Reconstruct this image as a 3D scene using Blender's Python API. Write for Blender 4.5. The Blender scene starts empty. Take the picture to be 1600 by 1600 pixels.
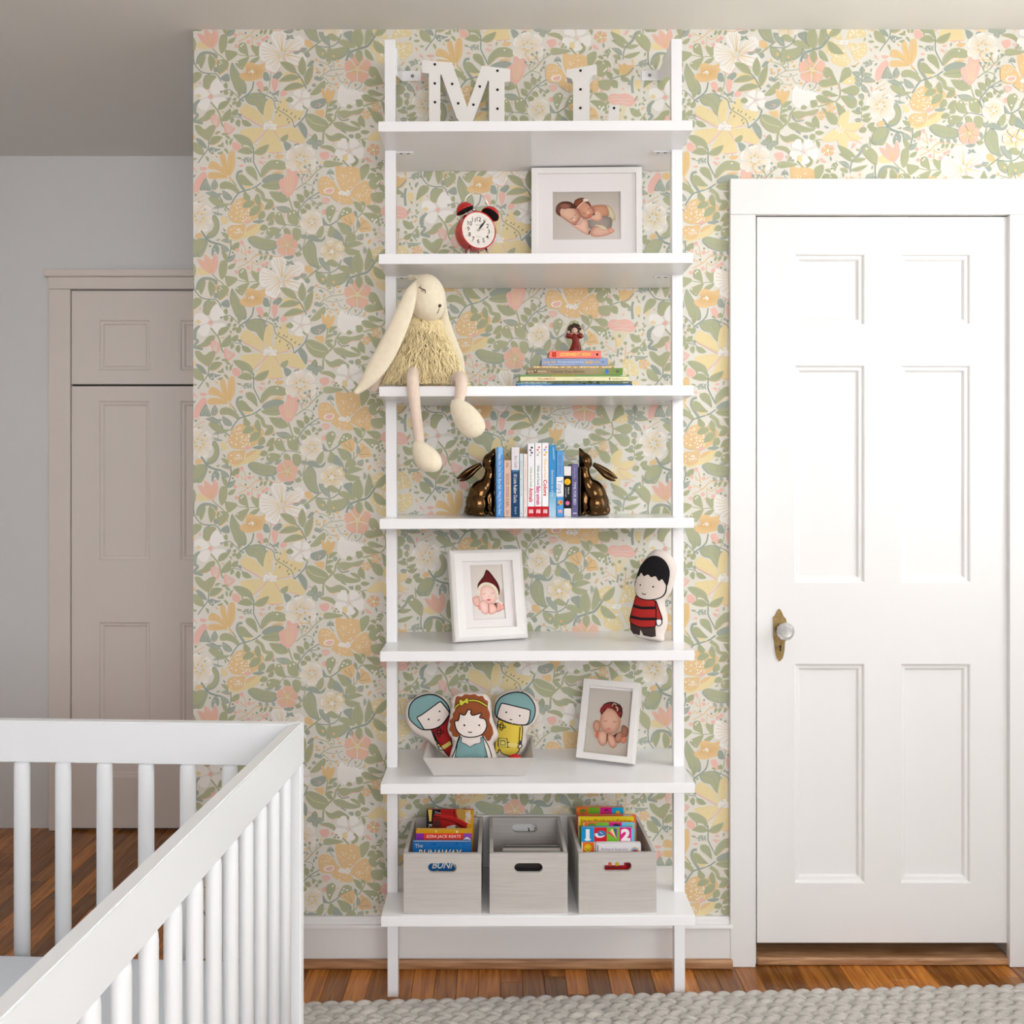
import bpy, bmesh, math, random
from mathutils import Vector, Matrix, Euler
from mathutils.geometry import tessellate_polygon, delaunay_2d_cdt

random.seed(7)
SC = bpy.context.scene
COL = SC.collection
PI = math.pi

# ------------------------------------------------------------------ camera
F = 1555.6            # focal length in pixels of a 1600 px frame (35 mm lens)
CX, CY = 781.0, 750.0  # principal point (lens shift)
CH = 1.31             # camera height
WY = 2.694            # papered wall
HY = 3.748            # closet wall at the end of the hall
CEIL = CH + 704 * WY / F
cam_d = bpy.data.cameras.new('camera')
cam = bpy.data.objects.new('camera', cam_d)
COL.objects.link(cam)
cam.location = (0, 0, CH)
cam.rotation_euler = (PI / 2, 0, 0)
cam_d.lens = 35.0
cam_d.sensor_width = 36.0
cam_d.shift_x = (800 - CX) / 1600
cam_d.shift_y = -(800 - CY) / 1600
cam_d.clip_start = 0.02
SC.camera = cam

# ------------------------------------------------------------------ light
SC.view_settings.view_transform = 'Standard'
SC.view_settings.look = 'None'
SC.view_settings.gamma = 1.0
SC.view_settings.use_curve_mapping = False
SC.view_settings.exposure = 0.09
world = bpy.data.worlds.new('world')
SC.world = world
world.use_nodes = True
world.node_tree.nodes['Background'].inputs['Color'].default_value = (0.75, 0.85, 1.0, 1)
world.node_tree.nodes['Background'].inputs['Strength'].default_value = 0.3

def daylight(name, loc, rot, sx, sy, power, col):
    d = bpy.data.lights.new(name, 'AREA')
    d.shape = 'RECTANGLE'
    d.size, d.size_y = sx, sy
    d.energy = power
    d.color = col
    o = bpy.data.objects.new(name, d)
    COL.objects.link(o)
    o.location = loc
    o.rotation_euler = rot
    return o

RW = 1.85     # right wall
LW = -2.05    # left wall
BW = -2.3     # wall behind the camera
# daylight entering through the window in the right wall and the window behind the camera
daylight('window_daylight', (RW - 0.03, 1.70, 1.75), (0, PI / 2 - .2, 0), 1.4, 1.3, 20.5, (0.93, 0.985, 1.0))
daylight('window_daylight', (0.75, BW + 0.03, 1.75), (PI / 2 - .60, 0, 0), 1.9, 1.3, 93, (0.945, 0.965, 1.0))

# ------------------------------------------------------------------ helpers
def lin(c):
    c = c / 255.0
    return c / 12.92 if c <= 0.04045 else ((c + 0.055) / 1.055) ** 2.4

def rgb(r, g, b):
    return (lin(r), lin(g), lin(b), 1.0)

def PX(px, Y): return (px - CX) * Y / F
def PZ(py, Y): return CH - (py - CY) * Y / F
def P(px, py, Y): return Vector((PX(px, Y), Y, PZ(py, Y)))
def YF(py, z): return (CH - z) * F / (py - CY)   # depth of a point of height z seen at row py

MATS = {}
def mat(name, col, rough=0.5, metal=0.0, var=0.0, vscale=20.0, bump=0.0, bscale=60.0, stretch=None,
        coat=0.0, sheen=0.0, trans=0.0, ior=1.45, spec=None):
    if name in MATS: return MATS[name]
    m = bpy.data.materials.new(name)
    m.use_nodes = True
    nt = m.node_tree
    b = nt.nodes['Principled BSDF']
    b.inputs['Base Color'].default_value = col
    b.inputs['Roughness'].default_value = rough
    b.inputs['Metallic'].default_value = metal
    b.inputs['Coat Weight'].default_value = coat
    b.inputs['Sheen Weight'].default_value = sheen
    b.inputs['Transmission Weight'].default_value = trans
    b.inputs['IOR'].default_value = ior
    if spec is not None: b.inputs['Specular IOR Level'].default_value = spec
    tc = nt.nodes.new('ShaderNodeTexCoord')
    mp = nt.nodes.new('ShaderNodeMapping')
    if stretch: mp.inputs['Scale'].default_value = stretch
    nt.links.new(tc.outputs['Object'], mp.inputs['Vector'])
    if var > 0:
        n = nt.nodes.new('ShaderNodeTexNoise')
        n.inputs['Scale'].default_value = vscale
        n.inputs['Detail'].default_value = 5
        nt.links.new(mp.outputs['Vector'], n.inputs['Vector'])
        r = nt.nodes.new('ShaderNodeValToRGB')
        r.color_ramp.elements[0].position = 0.3
        r.color_ramp.elements[1].position = 0.7
        r.color_ramp.elements[0].color = tuple(max(0, v * (1 - var)) for v in col[:3]) + (1,)
        r.color_ramp.elements[1].color = tuple(min(1, v * (1 + var)) for v in col[:3]) + (1,)
        nt.links.new(n.outputs['Fac'], r.inputs['Fac'])
        nt.links.new(r.outputs['Color'], b.inputs['Base Color'])
    if bump > 0:
        n2 = nt.nodes.new('ShaderNodeTexNoise')
        n2.inputs['Scale'].default_value = bscale
        n2.inputs['Detail'].default_value = 4
        nt.links.new(mp.outputs['Vector'], n2.inputs['Vector'])
        bp = nt.nodes.new('ShaderNodeBump')
        bp.inputs['Strength'].default_value = bump
        bp.inputs['Distance'].default_value = 0.002
        nt.links.new(n2.outputs['Fac'], bp.inputs['Height'])
        nt.links.new(bp.outputs['Normal'], b.inputs['Normal'])
    MATS[name] = m
    return m

def print_mat(name, rough=0.6, coat=0.0):
    if name in MATS: return MATS[name]
    m = bpy.data.materials.new(name)
    m.use_nodes = True
    nt = m.node_tree
    b = nt.nodes['Principled BSDF']
    b.inputs['Roughness'].default_value = rough
    b.inputs['Coat Weight'].default_value = coat
    b.inputs['Specular IOR Level'].default_value = 0.15
    a = nt.nodes.new('ShaderNodeAttribute')
    a.attribute_name = 'ink'
    nt.links.new(a.outputs['Color'], b.inputs['Base Color'])
    MATS[name] = m
    return m

def wood_mat(name, c1, c2, rough, stretch, bump=0.15, rnd=0.0, scale=6.0):
    m = bpy.data.materials.new(name)
    m.use_nodes = True
    nt = m.node_tree
    b = nt.nodes['Principled BSDF']
    b.inputs['Roughness'].default_value = rough
    tc = nt.nodes.new('ShaderNodeTexCoord')
    oi = nt.nodes.new('ShaderNodeObjectInfo')
    add = nt.nodes.new('ShaderNodeVectorMath'); add.operation = 'ADD'
    sc = nt.nodes.new('ShaderNodeVectorMath'); sc.operation = 'SCALE'
    sc.inputs['Scale'].default_value = 13.0
    nt.links.new(oi.outputs['Random'], sc.inputs[0])
    nt.links.new(tc.outputs['Object'], add.inputs[0])
    nt.links.new(sc.outputs['Vector'], add.inputs[1])
    mp = nt.nodes.new('ShaderNodeMapping')
    mp.inputs['Scale'].default_value = stretch
    nt.links.new(add.outputs['Vector'], mp.inputs['Vector'])
    n = nt.nodes.new('ShaderNodeTexNoise')
    n.inputs['Scale'].default_value = scale
    n.inputs['Detail'].default_value = 6
    n.inputs['Distortion'].default_value = 1.2
    nt.links.new(mp.outputs['Vector'], n.inputs['Vector'])
    r = nt.nodes.new('ShaderNodeValToRGB')
    r.color_ramp.elements[0].position = 0.35
    r.color_ramp.elements[1].position = 0.65
    r.color_ramp.elements[0].color = c1
    r.color_ramp.elements[1].color = c2
    nt.links.new(n.outputs['Fac'], r.inputs['Fac'])
    last = r.outputs['Color']
    if rnd > 0:
        hs = nt.nodes.new('ShaderNodeHueSaturation')
        mr = nt.nodes.new('ShaderNodeMapRange')
        mr.inputs['To Min'].default_value = 1 - rnd
        mr.inputs['To Max'].default_value = 1 + rnd
        nt.links.new(oi.outputs['Random'], mr.inputs['Value'])
        nt.links.new(mr.outputs['Result'], hs.inputs['Value'])
        nt.links.new(last, hs.inputs['Color'])
        last = hs.outputs['Color']
    nt.links.new(last, b.inputs['Base Color'])
    bp = nt.nodes.new('ShaderNodeBump')
    bp.inputs['Strength'].default_value = bump
    bp.inputs['Distance'].default_value = 0.001
    nt.links.new(n.outputs['Fac'], bp.inputs['Height'])
    nt.links.new(bp.outputs['Normal'], b.inputs['Normal'])
    MATS[name] = m
    return m

WHITE = mat('white_wall_paint', rgb(241, 241, 240), 0.55, bump=0.08, bscale=180)
TRIM = mat('white_trim_paint', rgb(238, 236, 234), 0.3, bump=0.06, bscale=40, stretch=(1, 1, 6))
CEILM = mat('ceiling_paint', rgb(240, 237, 231), 0.8, bump=0.1, bscale=120)
HALLM = mat('hall_door_paint', rgb(246, 236, 228), 0.45, bump=0.06, bscale=50)
GLOSS = mat('glossy_white_lacquer', rgb(249, 248, 249), 0.16, var=0.005, vscale=3, ior=1.3)
SATIN = mat('satin_white_crib_paint', rgb(240, 241, 242), 0.32, var=0.01, vscale=4)
FRAMEW = mat('white_frame_paint', rgb(240, 236, 232), 0.3, var=0.015, vscale=30)
MATBOARD = mat('white_mat_board', rgb(238, 232, 230), 0.8, bump=0.05, bscale=300)
PAPER = mat('book_paper', rgb(226, 220, 208), 0.8, var=0.06, vscale=120, stretch=(1, 1, 1))
DARK = mat('dark_void', rgb(22, 18, 17), 0.8)
STEEL = mat('brushed_steel', rgb(150, 148, 146), 0.3, metal=1.0)
CHROME = mat('chrome', rgb(215, 213, 210), 0.12, metal=1.0)
BLACK = mat('black_plastic', rgb(20, 19, 20), 0.4)
PRINT = print_mat('printed_ink', 0.55)
WALLINK = print_mat('wallpaper_ink', 0.75)
CLOTHINK = print_mat('fabric_ink', 0.85)
PHOTOINK = print_mat('photo_ink', 0.5)

def link(name, me, m=None, parent=None, smooth=False):
    o = bpy.data.objects.new(name, me)
    COL.objects.link(o)
    if m is not None and not me.materials: me.materials.append(m)
    if parent is not None: o.parent = parent
    if smooth:
        me.polygons.foreach_set('use_smooth', [True] * len(me.polygons))
    return o

def ob(name, bm, m, parent=None, smooth=False):
    bmesh.ops.recalc_face_normals(bm, faces=bm.faces)
    me = bpy.data.meshes.new(name)
    bm.to_mesh(me)
    bm.free()
    return link(name, me, m, parent, smooth)

def tag(o, label=None, cat=None, group=None, kind=None):
    if label: o['label'] = label
    if cat: o['category'] = cat
    if group: o['group'] = group
    if kind: o['kind'] = kind
    return o

def empty(name, loc, label=None, cat=None, group=None, kind=None, rot=(0, 0, 0)):
    o = bpy.data.objects.new(name, None)
    o.empty_display_size = 0.05
    COL.objects.link(o)
    o.location = loc
    o.rotation_euler = rot
    return tag(o, label, cat, group, kind)

def bx(bm, x0, x1, y0, y1, z0, z1, bev=0.0, seg=2):
    ret = bmesh.ops.create_cube(bm, size=1.0)
    vs = ret['verts']
    for v in vs:
        v.co = Vector((x0 + (v.co.x + .5) * (x1 - x0), y0 + (v.co.y + .5) * (y1 - y0), z0 + (v.co.z + .5) * (z1 - z0)))
    if bev > 0:
        es = list({e for v in vs for e in v.link_edges})
        bmesh.ops.bevel(bm, geom=es, offset=bev, segments=seg, affect='EDGES', profile=0.5)
    return vs

def box(name, m, parent, x0, x1, y0, y1, z0, z1, bev=0.0, seg=2):
    bm = bmesh.new()
    bx(bm, x0, x1, y0, y1, z0, z1, bev, seg)
    return ob(name, bm, m, parent)

def tube(bm, pts, radii, seg=10, ref=(0, 1, 0), cap=True):
    """sweep; a radius is a number or (along ref, across ref)"""
    pts = [Vector(p) for p in pts]
    n = len(pts)
    if not isinstance(radii, (list,)): radii = [radii] * n
    rings = []
    ref = Vector(ref)
    for i, p in enumerate(pts):
        t = (pts[min(i + 1, n - 1)] - pts[max(i - 1, 0)]).normalized()
        a = ref - t * ref.dot(t)
        if a.length < 1e-4: a = Vector((1, 0, 0)) - t * t.x
        a.normalize()
        b = t.cross(a)
        r = radii[i]
        r1, r2 = r if isinstance(r, tuple) else (r, r)
        rings.append([bm.verts.new(p + a * (r1 * math.cos(2 * PI * k / seg)) + b * (r2 * math.sin(2 * PI * k / seg))) for k in range(seg)])
    for i in range(n - 1):
        for k in range(seg):
            bm.faces.new((rings[i][k], rings[i][(k + 1) % seg], rings[i + 1][(k + 1) % seg], rings[i + 1][k]))
    if cap:
        bm.faces.new(rings[0]); bm.faces.new(list(reversed(rings[-1])))
    return rings

def lathe(bm, prof, seg=24, mtx=None):
    """profile of (radius, height) turned about local Z"""
    mtx = mtx or Matrix()
    rings = []
    for r, z in prof:
        if r < 1e-6:
            rings.append([bm.verts.new(mtx @ Vector((0, 0, z)))])
        else:
            rings.append([bm.verts.new(mtx @ Vector((r * math.cos(2 * PI * k / seg), r * math.sin(2 * PI * k / seg), z))) for k in range(seg)])
    for a, b in zip(rings, rings[1:]):
        for k in range(seg):
            k2 = (k + 1) % seg
            if len(a) == 1 and len(b) == 1: continue
            if len(a) == 1: bm.faces.new((a[0], b[k2], b[k]))
            elif len(b) == 1: bm.faces.new((a[k], a[k2], b[0]))
            else: bm.faces.new((a[k], a[k2], b[k2], b[k]))

def ellipsoid(bm, c, r, seg=16, rings=10, rot=None):
    m = Matrix.Translation(c) @ (Euler(rot).to_matrix().to_4x4() if rot else Matrix()) @ Matrix.Diagonal((r[0], r[1], r[2], 1))
    lathe(bm, [(math.sin(PI * i / rings), -math.cos(PI * i / rings)) for i in range(rings + 1)], seg, m)

def prism(bm, pts, y0, y1, fn=None):
    """outline in (x, z) extruded along y"""
    f = fn or (lambda x, y, z: Vector((x, y, z)))
    a = [bm.verts.new(f(x, y0, z)) for x, z in pts]
    b = [bm.verts.new(f(x, y1, z)) for x, z in pts]
    n = len(pts)
    tris = tessellate_polygon([[Vector((x, z, 0)) for x, z in pts]])
    for t in tris:
        try:
            bm.faces.new([a[i] for i in t]); bm.faces.new([b[i] for i in reversed(t)])
        except ValueError: pass
    for i in range(n):
        bm.faces.new((a[i], a[(i + 1) % n], b[(i + 1) % n], b[i]))

def smooth_pts(pts, n=4, closed=True):
    """Catmull-Rom through points"""
    out = []
    N = len(pts)
    rng = range(N) if closed else range(N - 1)
    for i in rng:
        if closed: p0, p1, p2, p3 = pts[i - 1], pts[i], pts[(i + 1) % N], pts[(i + 2) % N]
        else: p0, p1, p2, p3 = pts[max(i - 1, 0)], pts[i], pts[i + 1], pts[min(i + 2, N - 1)]
        for k in range(n):
            t = k / n
            out.append(tuple(0.5 * (2 * b + (c - a) * t + (2 * a - 5 * b + 4 * c - d) * t * t + (3 * b - a - 3 * c + d) * t ** 3)
                             for a, b, c, d in zip(p0, p1, p2, p3)))
    if not closed: out.append(tuple(pts[-1]))
    return out

TEXTCACHE = {}
def text_tris(body, shear=0.0, bold=0.0, res=3):
    k = (body, shear, bold)
    if k in TEXTCACHE: return TEXTCACHE[k]
    cu = bpy.data.curves.new('lettering', 'FONT')
    cu.body = body
    cu.resolution_u = res
    cu.shear = shear
    cu.offset = bold
    o = bpy.data.objects.new('lettering', cu)
    COL.objects.link(o)
    bpy.context.view_layer.update()
    me = o.to_mesh()
    vs = [(v.co.x, v.co.y) for v in me.vertices]
    me.calc_loop_triangles()
    ts = [tuple(t.vertices) for t in me.loop_triangles]
    o.to_mesh_clear()
    bpy.data.objects.remove(o)
    bpy.data.curves.remove(cu)
    if vs:
        x0 = min(v[0] for v in vs); x1 = max(v[0] for v in vs)
        vs = [(v[0] - x0, v[1]) for v in vs]
        w = x1 - x0
    else: w = 0
    TEXTCACHE[k] = (vs, ts, w)
    return TEXTCACHE[k]

class Print:
    """flat print: coloured 2-D pieces (x right, y down) stacked in hair-thin layers"""
    def __init__(s): s.el = []
    def _add(s, vs, ts, col):
        if not ts: return
        if not isinstance(col, list): col = [col] * len(vs)
        xs = [v[0] for v in vs]; ys = [v[1] for v in vs]
        s.el.append((vs, ts, col, (min(xs), min(ys), max(xs), max(ys))))
    def poly(s, pts, col):
        if len(pts) < 3: return
        s._add(list(pts), [tuple(t) for t in tessellate_polygon([[Vector((x, y, 0)) for x, y in pts]])], col)
    def blob(s, pts, col, n=3): s.poly(smooth_pts(pts, n), col)
    def rect(s, x0, y0, x1, y1, col): s.poly([(x0, y0), (x1, y0), (x1, y1), (x0, y1)], col)
    def disc(s, x, y, r, col, ry=None, n=10, rot=0):
        ry = ry or r
        c, d = math.cos(rot), math.sin(rot)
        pts = []
        for k in range(n):
            a = 2 * PI * k / n
            u, v = r * math.cos(a), ry * math.sin(a)
            pts.append((x + u * c - v * d, y + u * d + v * c))
        s._add(pts, [(0, k, k + 1) for k in range(1, n - 1)], col)
    def shade(s, pts, ce, cedge, centre=None, n=3):
        """smooth blob shaded from its centre colour to its edge colour (for printed photographs)"""
        q = smooth_pts(pts, n)
        cx = sum(p[0] for p in q) / len(q); cy = sum(p[1] for p in q) / len(q)
        if centre: cx, cy = centre
        N = len(q)
        mid = [(cx + (x - cx) * .6, cy + (y - cy) * .6) for x, y in q]
        cm = tuple(a * .75 + b * .25 for a, b in zip(ce, cedge))
        vs = [(cx, cy)] + mid + q
        ts = [(0, 1 + k, 1 + (k + 1) % N) for k in range(N)]
        for k in range(N):
            k2 = (k + 1) % N
            ts += [(1 + k, 1 + N + k, 1 + N + k2), (1 + k, 1 + N + k2, 1 + k2)]
        s._add(vs, ts, [ce] + [cm] * N + [cedge] * N)
    def grad(s, x0, y0, x1, y1, c00, c10, c11, c01):
        s._add([(x0, y0), (x1, y0), (x1, y1), (x0, y1)], [(0, 1, 2), (0, 2, 3)], [c00, c10, c11, c01])
    def stroke(s, pts, w, col, n=3, taper=False, sm=True):
        q = smooth_pts(pts, n, False) if sm and len(pts) > 2 else [tuple(p) for p in pts]
        L, R = [], []
        N = len(q)
        for i, (x, y) in enumerate(q):
            ax, ay = q[max(i - 1, 0)]; bx_, by_ = q[min(i + 1, N - 1)]
            dx, dy = bx_ - ax, by_ - ay
            l = math.hypot(dx, dy) or 1
            ww = w / 2 * ((1 - i / (N - 1) * .8) if taper else 1)
            L.append((x - dy / l * ww, y + dx / l * ww)); R.append((x + dy / l * ww, y - dx / l * ww))
        vs = L + R
        ts = []
        for i in range(N - 1):
            ts += [(i, i + 1, N + i + 1), (i, N + i + 1, N + i)]
        s._add(vs, ts, col)
    def outline(s, pts, w, col, n=3):
        q = smooth_pts(pts, n)
        s.stroke(q + [q[0], q[1]], w, col, sm=False)
    def text(s, body, x, y, size, col, ang=0.0, shear=0.0, bold=0.0, width=None, align='L'):
        """ang turns clockwise in the picture; size is the cap height"""
        vs, ts, w = text_tris(body, shear, bold)
        k = size / 0.69
        kx = k if width is None else width / max(w, 1e-6)
        off = 0 if align == 'L' else (-w * kx / 2 if align == 'C' else -w * kx)
        c, d = math.cos(ang), math.sin(ang)
        out = []
        for u, v in vs:
            u, v = u * kx + off, -v * k
            out.append((x + u * c - v * d, y + u * d + v * c))
        s._add(out, ts, col)
    def layers(s, shifts=((0, 0),)):
        lay = []
        for i, e in enumerate(s.el):
            m = 0
            a0, b0, a1, b1 = e[3]
            for j in range(i):
                if lay[j] < m: continue
                c0, d0, c1, d1 = s.el[j][3]
                for sx, sy in shifts:
                    if a0 < c1 + sx and a1 > c0 + sx and b0 < d1 + sy and b1 > d0 + sy:
                        m = lay[j] + 1
                        break
            lay.append(m)
        return lay
    def build(s, name, m, parent, fn, smooth=False):
        """fn(x, y, layer) -> 3-D point"""
        lay = s.layers()
        V, T, C = [], [], []
        for (vs, ts, cs, _), l in zip(s.el, lay):
            b = len(V)
            V += [fn(x, y, l + 1) for x, y in vs]
            T += [(t[0] + b, t[1] + b, t[2] + b) for t in ts]
            C += cs
        return ink_mesh(name, V, T, C, m, parent)

def ink_mesh(name, V, T, C, m, parent):
    me = bpy.data.meshes.new(name)
    me.from_pydata([tuple(v) for v in V], [], T)
    at = me.color_attributes.new('ink', 'FLOAT_COLOR', 'POINT')
    at.data.foreach_set('color', [c for col in C for c in col])
    me.update()
    return link(name, me, m, parent)
# ================================================================== room shell
XL = PX(302, WY)                       # left end of the papered wall
DX0, DX1 = PX(1181, WY), PX(1577, WY)  # door opening
DZ1 = PZ(336, WY)
PAPERM = mat('wallpaper_ground', rgb(231, 226, 215), 0.75, bump=0.06, bscale=250)
bm = bmesh.new()
bx(bm, XL, DX0, WY, WY + .12, 0, CEIL)
bx(bm, DX0, DX1, WY, WY + .12, DZ1, CEIL)
bx(bm, DX1, RW, WY, WY + .12, 0, CEIL)
wall_back = ob('wall_back', bm, PAPERM)
tag(wall_back, 'wall covered in green, orange and pink floral wallpaper behind the shelves', 'wall', kind='structure')
tag(box('wall_corner', WHITE, None, XL + .0005, XL + .12, WY + .12, HY, 0, CEIL), 'plain return wall behind the papered corner', 'wall', kind='structure')
tag(box('wall_hall', WHITE, None, LW, RW, HY, HY + .1, 0, CEIL), 'beige wall around the closet at the end of the hall', 'wall', kind='structure')
tag(box('wall_left', WHITE, None, LW - .1, LW, BW - .1, HY + .1, 0, CEIL), 'plain white side wall left of the crib', 'wall', kind='structure')
tag(box('ceiling', CEILM, None, LW - .1, RW + .1, BW - .1, HY + .1, CEIL, CEIL + .1), 'plain off white painted ceiling', 'ceiling', kind='structure')

def window_wall(name, along, c, lo, hi, a0, a1, z0, z1, label):
    """wall with a window opening; along = 'x' or 'y' is the direction the wall runs"""
    bm = bmesh.new()
    for p, q, r, t in ((lo, a0, 0, CEIL), (a1, hi, 0, CEIL), (a0, a1, 0, z0), (a0, a1, z1, CEIL)):
        if along == 'y': bx(bm, c[0], c[1], p, q, r, t)
        else: bx(bm, p, q, c[0], c[1], r, t)
    return tag(ob(name, bm, WHITE), label, 'wall', kind='structure')
window_wall('wall_right', 'y', (RW, RW + .1), BW - .1, HY + .1, 1.05, 2.35, 1.05, 2.45, 'plain white side wall with a tall window')
window_wall('wall_rear', 'x', (BW - .1, BW), LW, RW, -.2, 1.7, 1.1, 2.4, 'plain white wall with a wide window opposite the shelves')

def window(name, along, c, a0, a1, z0, z1, label):
    root = empty(name, (0, 0, 0), label, 'window', kind='structure')
    def b(nm, m, p, q, d0, d1, r, t):
        if along == 'y': box(nm, m, root, c + d0, c + d1, p, q, r, t, .003)
        else: box(nm, m, root, p, q, c - d1, c - d0, r, t, .003)
    w = .05
    b('window_frame', TRIM, a0, a0 + w, .03, .09, z0, z1)
    b('window_frame', TRIM, a1 - w, a1, .03, .09, z0, z1)
    b('window_frame', TRIM, a0 + w, a1 - w, .03, .09, z0, z0 + w)
    b('window_frame', TRIM, a0 + w, a1 - w, .03, .09, z1 - w, z1)
    m_ = (a0 + a1) / 2
    b('window_bar', TRIM, m_ - .02, m_ + .02, .04, .08, z0 + w, z1 - w)
    b('window_bar', TRIM, a0 + w, a1 - w, .04, .08, (z0 + z1) / 2 - .02, (z0 + z1) / 2 + .02)
    G = mat('window_glass', (1, 1, 1, 1), 0.0, trans=1.0)
    b('pane', G, a0 + w, a1 - w, .058, .062, z0 + w, z1 - w)
window('window_1', 'y', RW, 1.05, 2.35, 1.05, 2.45, 'tall white window in the right side wall')
window('window_2', 'x', BW, -.2, 1.7, 1.1, 2.4, 'wide white window in the wall opposite the shelves')

# ------------------------------------------------------------------ wallpaper print
G_, B_, O_, Y_, K_, W_ = rgb(182, 184, 149), rgb(168, 176, 164), rgb(233, 200, 151), rgb(236, 218, 169), rgb(239, 193, 180), rgb(245, 241, 235)
L_, GL_, OD_, GD_ = rgb(156, 168, 158), rgb(208, 210, 180), rgb(214, 164, 96), rgb(160, 167, 138)
INK = dict(g=G_, b=B_, o=O_, y=Y_, p=K_, w=W_, l=L_, k=rgb(231, 226, 215), d=GD_, h=GL_)
WP = Print()
OFF = [0, 0]
def q(x, y): return (OFF[0] + x / 8, OFF[1] + y / 8)
def qs(pts): return [q(*p) for p in pts]
def crop(x, y): OFF[0], OFF[1] = x, y
def bl(c, *pts, sh=None, rim=None, n=3):
    Q = qs(pts)
    if sh: WP.blob([(x + .7, y + .9) for x, y in Q], INK[sh], n)
    if rim:
        WP.blob(Q, INK[rim], n)
        cx = sum(p[0] for p in Q) / len(Q); cy = sum(p[1] for p in Q) / len(Q)
        Q = [(cx + (x - cx) * .86 - .5, cy + (y - cy) * .86 - .5) for x, y in Q]
    WP.blob(Q, INK[c], n)
def st(c, w, *pts, taper=False): WP.stroke(qs(pts), w / 8, INK[c], 3, taper)
def ds(c, r, *pts):
    for p in pts:
        x, y = q(*p)
        WP.disc(x, y, r / 8, INK[c], n=7)
def leaf(x1, y1, x2, y2, w, c='g', bend=0.0, sh=None, lobe=False, vein=True):
    a = Vector(q(x1, y1)); b = Vector(q(x2, y2))
    d = b - a
    ln = d.length
    t_ = d / ln
    n_ = Vector((-t_.y, t_.x))
    w = w / 8
    if bend == 0: bend = random.choice((-1, 1)) * random.uniform(.05, .12)
    def mid(t): return a + d * t + n_ * (ln * bend * 4 * t * (1 - t) * (1 if lobe else 1))
    def half(t):
        if lobe: return w / 2 * (min(1, (t / .62) ** .8)) * math.sqrt(max(0, 1 - max(0, (t - .62) / .38) ** 2.2))
        return w / 2 * math.sin(PI * t ** .85) ** .85
    N = 8
    ts = [k / N for k in range(N + 1)]
    up = [mid(t) + n_ * half(t) for t in ts]
    dn = [mid(t) - n_ * half(t) for t in reversed(ts[1:-1])]
    pts = [(p.x, p.y) for p in up + dn]
    if sh: WP.poly([(x + .6, y + .9) for x, y in pts], INK[sh])
    WP.poly(pts, INK[c])
    if vein:
        vc = INK['d' if c == 'g' else 'h']
        WP.stroke([tuple(mid(t)) for t in (.08, .35, .6, .85)], .6, vc, 2)
        if w > 8:
            for sd in (-1, 1):
                WP.stroke([tuple(mid(t) + n_ * (sd * half(t) * .5)) for t in (.22, .45, .65, .82)], .42, vc, 2)
def petals(cx, cy, r, n, c, wid=.9, rot=0.0, inner=.12, line=None, jag=.0):
    x, y = q(cx, cy)
    r = r / 8
    for k in range(n):
        a = rot + 2 * PI * k / n
        h = PI / n * wid
        rr = r * random.uniform(.88, 1.06)
        f = lambda ang, rad: (x + math.cos(ang) * rad, y + math.sin(ang) * rad)
        WP.blob([f(a, r * inner), f(a - h * .8, rr * .55), f(a - h * .85, rr * .88), f(a - h * .3, rr), f(a, rr * (.95 - jag)), f(a + h * .35, rr), f(a + h * .85, rr * .86), f(a + h * .8, rr * .5)], INK[c], 2)
        if line:
            for j in (-.68, -.36, -.08, .2, .46, .7):
                WP.stroke([f(a + h * j * .5, rr * .2), f(a + h * j * 1.05, rr * .55), f(a + h * j * .95, rr * random.uniform(.8, .92))], .55, rgb(226, 196, 122) if line == 'y' else INK[line], 2)
def lines_in(c, cx, cy, pts, w=.6):
    x, y = q(cx, cy)
    for p in pts:
        u, v = q(*p)
        WP.stroke([(x + (u - x) * .15, y + (v - y) * .15), (x + (u - x) * .6 + random.uniform(-.6, .6), y + (v - y) * .6 + random.uniform(-.6, .6)), (u, v)], w, rgb(226, 196, 122) if c == 'y' else INK[c], 2)
def sprinkle(c, r, cx, cy, R, n, ry=None):
    for _ in range(n):
        a = random.uniform(0, 2 * PI); d = math.sqrt(random.random())
        ds(c, r * random.uniform(.7, 1.2), (cx + math.cos(a) * d * R, cy + math.sin(a) * d * (ry or R)))

# gap fillers first (tiny dots scattered over the ground)
crop(302, 400)
for _ in range(170):
    ds(random.choice('ppoogy'), random.uniform(5, 11), (random.uniform(0, 2840), random.uniform(0, 2820)))
# --- crop 1
st('l', 14, (10, 200), (10, 400), (100, 520), (200, 540), (280, 545), (330, 600), (345, 670))
st('g', 14, (240, 230), (310, 300), (380, 360), (430, 500))
st('g', 10, (540, 300), (680, 325), (800, 320), (930, 360))
bl('y', (60, 150), (130, 150), (200, 230), (60, 230))
bl('p', (230, 230), (130, 170), (80, 110), (50, 40), (95, 48), (132, 66), (136, 0), (142, -20), (190, 10), (235, 46), (265, -32), (305, 20), (312, 118), (280, 190))
lines_in('y', 225, 225, [(75, 60), (110, 90), (150, 10), (185, 40), (260, 0), (292, 60), (225, 80)])
bl('g', (340, 70), (420, 60), (425, 170), (400, 250), (350, 295), (318, 200))
leaf(430, 160, 530, 90, 60)
bl('b', (415, 60), (430, 10), (520, -10), (500, 40), (450, 65))
bl('g', (395, 260), (410, 245), (540, 270), (545, 310), (500, 350), (440, 385), (405, 330))
bl('g', (575, 170), (640, 155), (670, 200), (690, 320), (640, 300), (570, 260)); ds('w', 11, (620, 180), (600, 200))
bl('g', (735, 180), (790, 205), (840, 190), (815, 320), (785, 315), (730, 240))
bl('g', (690, 330), (560, 380), (525, 430), (600, 495), (640, 460), (690, 370)); ds('w', 10, (550, 405)); ds('p', 8, (600, 460))
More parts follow.
